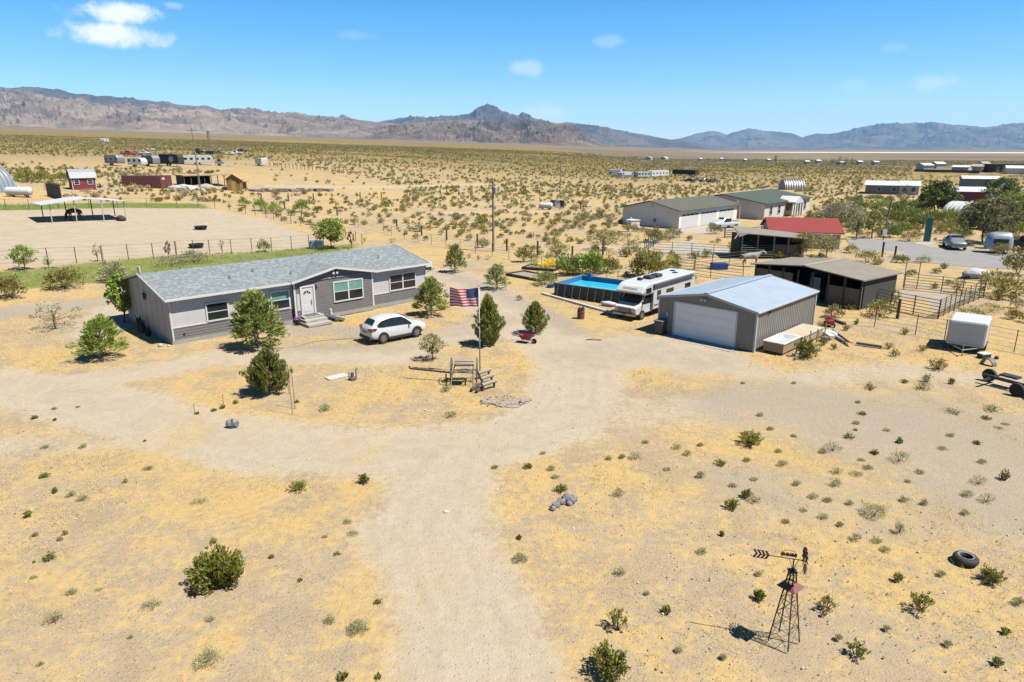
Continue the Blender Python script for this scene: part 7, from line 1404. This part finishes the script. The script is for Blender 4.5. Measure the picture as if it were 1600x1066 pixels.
C1 = [(78, 877, 17, 24), (44, 808, 13, 15), (86, 770, 10, 13), (1126, 729, 13, 22), (825, 733, 11, 16), (1041, 959, 15, 18), (1403, 909, 16, 18), (1325, 687, 14, 22), (1359, 610, 16, 28), (1440, 610, 18, 32), (1549, 644, 15, 30), (1541, 657, 9, 15), (1488, 648, 14, 34), (1347, 650, 9, 15), (1568, 752, 22, 18), (1526, 696, 10, 13), (1366, 712, 11, 15), (1447, 598, 17, 19), (1413, 599, 8, 13), (1486, 600, 12, 10), (1413, 523, 13, 16), (1389, 545, 12, 18), (1397, 557, 14, 18), (1440, 549, 14, 20), (1286, 540, 18, 20), (1303, 546, 12, 14), (1322, 516, 12, 15), (1338, 507, 11, 9), (1262, 508, 14, 22), (1282, 513, 14, 20), (526, 869, 8, 16), (424, 874, 9, 12), (469, 910, 8, 9), (590, 945, 10, 15), (536, 1064, 16, 20), (591, 1062, 12, 14), (53, 879, 4, 7), (70, 746, 9, 18), (54, 655, 7, 12), (86, 657, 5, 7), (122, 637, 4, 8), (226, 690, 4, 6), (348, 639, 8, 11), (368, 631, 8, 10), (334, 643, 6, 11), (308, 647, 5, 10), (464, 630, 6, 11), (811, 844, 10, 11), (1570, 991, 12, 15), (1558, 1040, 16, 18), (1405, 695, 14, 12), (1128, 838, 10, 10), (1336, 674, 6, 9)]
for x, y, h_, w_ in C1: bush('small dark green desert plant on the dry ground round the yard', x, y, h_, w_, 'creosote', 'creosote' if (x*7+y) % 3 else 'feather', 130, group='small dark green plants on the dry ground')
S1 = [(236, 953, 17, 34), (86, 975, 26, 32), (312, 788, 14, 30), (993, 719, 16, 24), (966, 777, 16, 22), (969, 900, 16, 22), (1404, 725, 26, 34), (1300, 708, 20, 34), (1528, 759, 20, 30), (1510, 777, 14, 20), (1541, 787, 22, 28), (1306, 742, 15, 22), (1305, 762, 18, 22), (1285, 710, 12, 16), (1472, 705, 10, 18), (1484, 684, 9, 14), (1405, 834, 20, 18), (1008, 694, 9, 14), (1057, 703, 12, 18), (1074, 713, 12, 16), (1094, 698, 8, 12), (951, 719, 9, 13), (972, 717, 9, 12), (1042, 736, 8, 14), (1094, 748, 14, 16), (1167, 722, 9, 15), (1222, 730, 14, 20), (1145, 762, 10, 14), (1244, 760, 12, 15), (1178, 787, 16, 24), (1178, 752, 8, 14), (861, 736, 11, 16), (868, 748, 8, 16), (1097, 866, 12, 20), (1185, 899, 8, 14), (1216, 708, 9, 13), (1412, 785, 12, 16), (1443, 790, 12, 14), (1338, 745, 12, 22), (1345, 722, 8, 15), (1355, 735, 11, 18), (1437, 742, 11, 16), (1507, 805, 11, 16), (1418, 755, 7, 12), (1270, 780, 12, 18), (1293, 785, 10, 16), (1327, 790, 11, 15), (1286, 812, 12, 18), (1312, 823, 10, 13), (1337, 845, 16, 20), (1370, 848, 10, 20), (1383, 862, 10, 20), (1228, 818, 9, 14), (1255, 800, 8, 16), (1534, 726, 12, 16), (1560, 671, 6, 16), (1570, 665, 6, 14), (1337, 665, 9, 14), (1385, 676, 9, 14), (1203, 673, 9, 14), (1187, 652, 10, 12), (1240, 684, 7, 12), (543, 820, 11, 18), (552, 838, 12, 22), (508, 842, 8, 12), (515, 976, 18, 20), (130, 782, 12, 20), (112, 776, 13, 18), (94, 845, 9, 11), (55, 838, 8, 12), (102, 836, 10, 10), (112, 930, 12, 20), (155, 925, 9, 14), (328, 972, 12, 18), (52, 905, 7, 12), (204, 999, 8, 10), (63, 1040, 8, 14), (196, 755, 9, 10), (232, 735, 9, 18), (130, 700, 9, 14), (70, 700, 6, 14), (85, 640, 6, 10), (773, 733, 8, 14), (848, 710, 6, 12), (1310, 1000, 11, 14), (1480, 1010, 12, 16), (1385, 985, 10, 14), (1060, 1020, 12, 16), (1130, 1030, 10, 14), (1010, 930, 8, 12), (1470, 900, 10, 16), (1590, 945, 14, 18), (1240, 600, 6, 10), (1340, 630, 6, 10), (1160, 600, 5, 9)]
for x, y, h_, w_ in S1: bush('small grey green weed on the stony ground round the yard', x, y, h_, w_, 'sage', 'sage', 210, group='small grey green weeds on the stony ground')
# --- brush of the open desert: the 300 that show largest stand alone, the rest is one mass
YARD = [(-400, 470), (-200, 440), (0, 420), (505, 385), (560, 352), (700, 386), (830, 409), (860, 440), (1000, 448), (1050, 440), (1170, 445), (1290, 500), (1600, 548), (1900, 610), (1900, 1500), (-400, 1500)]
NOGO = [PADDOCK, [(-400, 316), (330, 316), (345, 323), (570, 380), (505, 392), (-400, 460)], [(985, 318), (1060, 312), (1150, 300), (1225, 294), (1270, 310), (1270, 335), (1160, 372), (1060, 376), (990, 356)], [(1320, 370), (1420, 372), (1640, 388), (1640, 430), (1500, 420), (1330, 402)], [(1160, 402), (1400, 428), (1405, 475), (1165, 446)], [(1385, 445), (1540, 462), (1466, 502), (1335, 480)], [(1160, 366), (1320, 350), (1320, 402), (1165, 404)], [(240, 276), (395, 276), (395, 298), (240, 298)], [(105, 285), (156, 285), (156, 300), (105, 300)], [(390, 290), (520, 292), (520, 303), (390, 303)], [(0, 285), (100, 290), (100, 316), (0, 316)], [(1345, 293), (1440, 293), (1440, 307), (1345, 307)], [(1465, 330), (1520, 330), (1520, 345), (1465, 345)], [(1060, 408), (1165, 400), (1165, 440), (1060, 426)], [(1018, 396), (1075, 377), (1165, 392), (1150, 405)], [(1425, 260), (1640, 260), (1640, 276), (1425, 276)]]
THIN = [([(-200, 248), (170, 246), (420, 252), (600, 283), (640, 300), (520, 304), (390, 298), (340, 268), (160, 262), (-200, 262)], .06), ([(390, 298), (560, 296), (640, 292), (640, 310), (560, 316), (400, 312)], .35), ([(560, 356), (700, 388), (830, 411), (830, 400), (700, 372), (600, 340)], .4), ([(640, 318), (760, 326), (900, 330), (900, 344), (760, 342), (640, 332)], .6), ([(900, 378), (1010, 398), (1050, 430), (900, 420)], .6), ([(345, 300), (570, 330), (600, 360), (345, 325)], .5)]
def wild():
    r = np.random.default_rng(11); N = 90000
    u = r.random(N); rr = np.sqrt(62**2+u*(950**2-62**2)); aa = r.uniform(-.76, .76, N); X = rr*np.sin(aa); Y = rr*np.cos(aa); Z = H(X, Y); PX, PY = PIX(X, Y, Z)
    def inp(poly): return inpoly(PX, PY, np.array(poly, float))
    ok = ~inp(YARD) & (PX > -60) & (PX < 1660)
    for q in NOGO: ok &= ~inp(q)
    dens = np.full(N, .62); dens[rr < 220] = .95; dens[rr > 420] = .95
    for q, d in THIN: dens[inp(q)] *= d
    cl = np.array([mn.noise((x*.02, y*.02, 3.3)) for x, y in zip(X, Y)]); bd = np.array([mn.noise((x*.004, y*.016, 7.1)) for x, y in zip(X, Y)]); dens *= np.clip(.8+cl*.9+bd*.9, .06, 1.4)
    ok &= r.random(N) < dens; X, Y, Z, rr, PX, PY = X[ok], Y[ok], Z[ok], rr[ok], PX[ok], PY[ok]
    road = np.zeros(len(X))
    for p, q in FARROADS: road = np.maximum(road, linemask(X, Y, p, q+.3, .8))
    k = road < .4; X, Y, Z, rr = X[k], Y[k], Z[k], rr[k]
    # extra brush close in, where single bushes can be made out
    M = 3600; r2 = np.sqrt(70**2+r.random(M)*(260**2-70**2)); a2 = r.uniform(-.70, .70, M); X2 = r2*np.sin(a2); Y2 = r2*np.cos(a2); Z2 = H(X2, Y2); PX, PY = PIX(X2, Y2, Z2); ok = ~inpoly(PX, PY, np.array(YARD, float)); d2 = np.ones(M)
    for q in NOGO: ok &= ~inpoly(PX, PY, np.array(q, float))
    for q, d in THIN: d2[inpoly(PX, PY, np.array(q, float))] *= d
    ok &= r.random(M) < d2*.75
    road = np.zeros(M)
    for p, q in FARROADS: road = np.maximum(road, linemask(X2, Y2, p, q+.3, .8))
    ok &= road < .4
    X = np.r_[X, X2[ok]]; Y = np.r_[Y, Y2[ok]]; Z = np.r_[Z, Z2[ok]]; rr = np.r_[rr, r2[ok]]; n = len(X)
    hgt = r.uniform(.4, 1.0, n)*np.where(r.random(n) < .15, 1.45, 1.0); order = np.argsort(rr/hgt); lmk = ['olive', 'olive', 'creosote', 'olive', 'dry', 'greyleaf']
    var = []
    for k in range(12):
        LV, LF, SV, SF = plant(['dome', 'creosote', 'dome'][k % 3], 1.0, 1.5, 900+k, 150, .13)
        var.append(np_mesh('desert_bush', np.vstack([LV, SV]), np.vstack([LF, SF+len(LV)]), [LM[lmk[k % 6]], TWIG], np.r_[np.zeros(len(LF)), np.ones(len(SF))]))
    for i in order[:300]:
        k = int(r.integers(0, 12)); o = link('desert_bush', var[k]); o.location = (X[i], Y[i], Z[i]); s = hgt[i]; o.scale = (s*r.uniform(.85, 1.2), s*r.uniform(.85, 1.2), s); o.rotation_euler[2] = r.uniform(0, 6.28)
        tag(o, 'desert bush on the open ground beyond the yard fences', 'bush', 'desert bushes beyond the yard fences')
    rest = order[300:]; Vs = []; Fs = []; Ms = []; off = 0
    lods = [[plant(['dome', 'creosote'][k % 2], 1.0, 1.5, 700+k, nn, lf)[:2] for k in range(6)] for nn, lf in ((70, .2), (30, .32), (13, .5))]
    for i in rest:
        L_ = 0 if rr[i] < 150 else (1 if rr[i] < 300 else 2); V, F_ = lods[L_][int(r.integers(0, 6))]; s = hgt[i]; t = r.uniform(0, 6.28); c, s_ = math.cos(t)*s, math.sin(t)*s
        W_ = np.stack([V[:, 0]*c-V[:, 1]*s_+X[i], V[:, 0]*s_+V[:, 1]*c+Y[i], V[:, 2]*s+Z[i]], 1); Vs.append(W_); Fs.append(F_+off); off += len(V); Ms.append(np.full(len(F_), int(r.integers(0, 6))))
    me = np_mesh('desert_brush', np.vstack(Vs), np.vstack(Fs), [LM[q] for q in lmk], np.concatenate(Ms)); tag(link('desert_brush', me), kind='stuff'); print('WILD', n, off)
wild()
# --- dry grass, lawn grass and gravel: nobody could count them
def scatter(name, n, rmin, rmax, test, maker, m, kind='stuff'):
    r = np.random.default_rng(5+len(name)); rr = np.sqrt(rmin**2+r.random(n)*(rmax**2-rmin**2))*1.0; aa = r.uniform(-.78, .78, n); X = rr*np.sin(aa); Y = rr*np.cos(aa); k = test(X, Y, r); X, Y = X[k], Y[k]; V, F_ = maker(r, X, Y); tag(link(name, np_mesh(name, V, F_, m)), kind=kind)
def blades(hmin, hmax, per, spread, wd):
    def f(r, X, Y):
        X = np.repeat(X, per)+r.normal(size=len(X)*per)*spread; Y = np.repeat(Y, per)+r.normal(size=len(Y)*per)*spread; n = len(X); Z = H(X, Y)-.01; h = r.uniform(hmin, hmax, n); a = r.uniform(0, 6.28, n); lx, ly = r.normal(size=n)*h*.45, r.normal(size=n)*h*.45
        b_ = np.stack([X, Y, Z], 1); d = np.stack([np.cos(a), np.sin(a), np.zeros(n)], 1)*wd; V = np.stack([b_-d, b_+d, b_+d*.3+np.stack([lx, ly, h], 1), b_-d*.3+np.stack([lx, ly, h], 1)], 1).reshape(-1, 3); return V, np.arange(4*n).reshape(n, 4)
    return f
def dry_test(X, Y, r):
    road, grav, green, padd = masks(X, Y); p = np.array([mn.noise((x*.35, y*.35, 1.0))+.6*mn.noise((x*.09, y*.09, 4.0)) for x, y in zip(X, Y)])
    PX, PY = PIX(X, Y, H(X, Y)); house_ = inpoly(PX, PY, np.array([(190, 505), (268, 545), (700, 470), (640, 385), (210, 425)], float)); return (road < .3) & (green < .3) & (padd < .3) & (grav < .7) & (p > -.1) & ~house_
DRYG = leaf_mat('dry_yellow_grass', (.34, .24, .075), (.48, .365, .165))
scatter('dry_grass', 42000, 9, 72, dry_test, blades(.04, .17, 5, .09, .007), DRYG)
def lawn_test(X, Y, r): return masks(X, Y)[2] > .35
scatter('lawn_grass', 40000, 60, 175, lawn_test, blades(.06, .22, 4, .15, .03), leaf_mat('lawn_blades', (.08, .13, .02), (.17, .18, .045)))
def stones(r, X, Y):
    n = len(X); s = (.012+.036*r.random(n)**3.5); base = np.array([(1, 0, 0), (0, 1, 0), (-1, 0, 0), (0, -1, 0), (0, 0, 1), (0, 0, -1)], float); fs = np.array([(0, 1, 4), (1, 2, 4), (2, 3, 4), (3, 0, 4), (1, 0, 5), (2, 1, 5), (3, 2, 5), (0, 3, 5)])
    V = base[None]*(s[:, None, None]*r.uniform(.6, 1.3, (n, 6, 1))); V[:, :, 2] *= .7; a = r.uniform(0, 6.28, n); c, q = np.cos(a)[:, None], np.sin(a)[:, None]; W_ = np.stack([V[:, :, 0]*c-V[:, :, 1]*q+X[:, None], V[:, :, 0]*q+V[:, :, 1]*c+Y[:, None], V[:, :, 2]+H(X, Y)[:, None]+s[:, None]*.2], 2)
    return W_.reshape(-1, 3), (fs[None]+np.arange(n)[:, None, None]*6).reshape(-1, 3)
def gm_():
    m, nt, b = base_mat('gravel_stones'); g = nt.nodes.new('ShaderNodeNewGeometry'); cr = nt.nodes.new('ShaderNodeValToRGB'); nt.links.new(g.outputs['Random Per Island'], cr.inputs[0]); e = cr.color_ramp.elements
    e[0].color = (.10, .085, .07, 1); e[1].color = (.55, .50, .44, 1); x = e.new(.45); x.color = (.24, .20, .16, 1); x = e.new(.8); x.color = (.36, .31, .25, 1); nt.links.new(cr.outputs[0], b.inputs['Base Color']); b.inputs['Roughness'].default_value = .9; return m
def stone_test(X, Y, r): rd = masks(X, Y)[0]; return r.random(len(X)) > rd*.9
scatter('gravel', 22000, 10, 62, stone_test, stones, gm_())
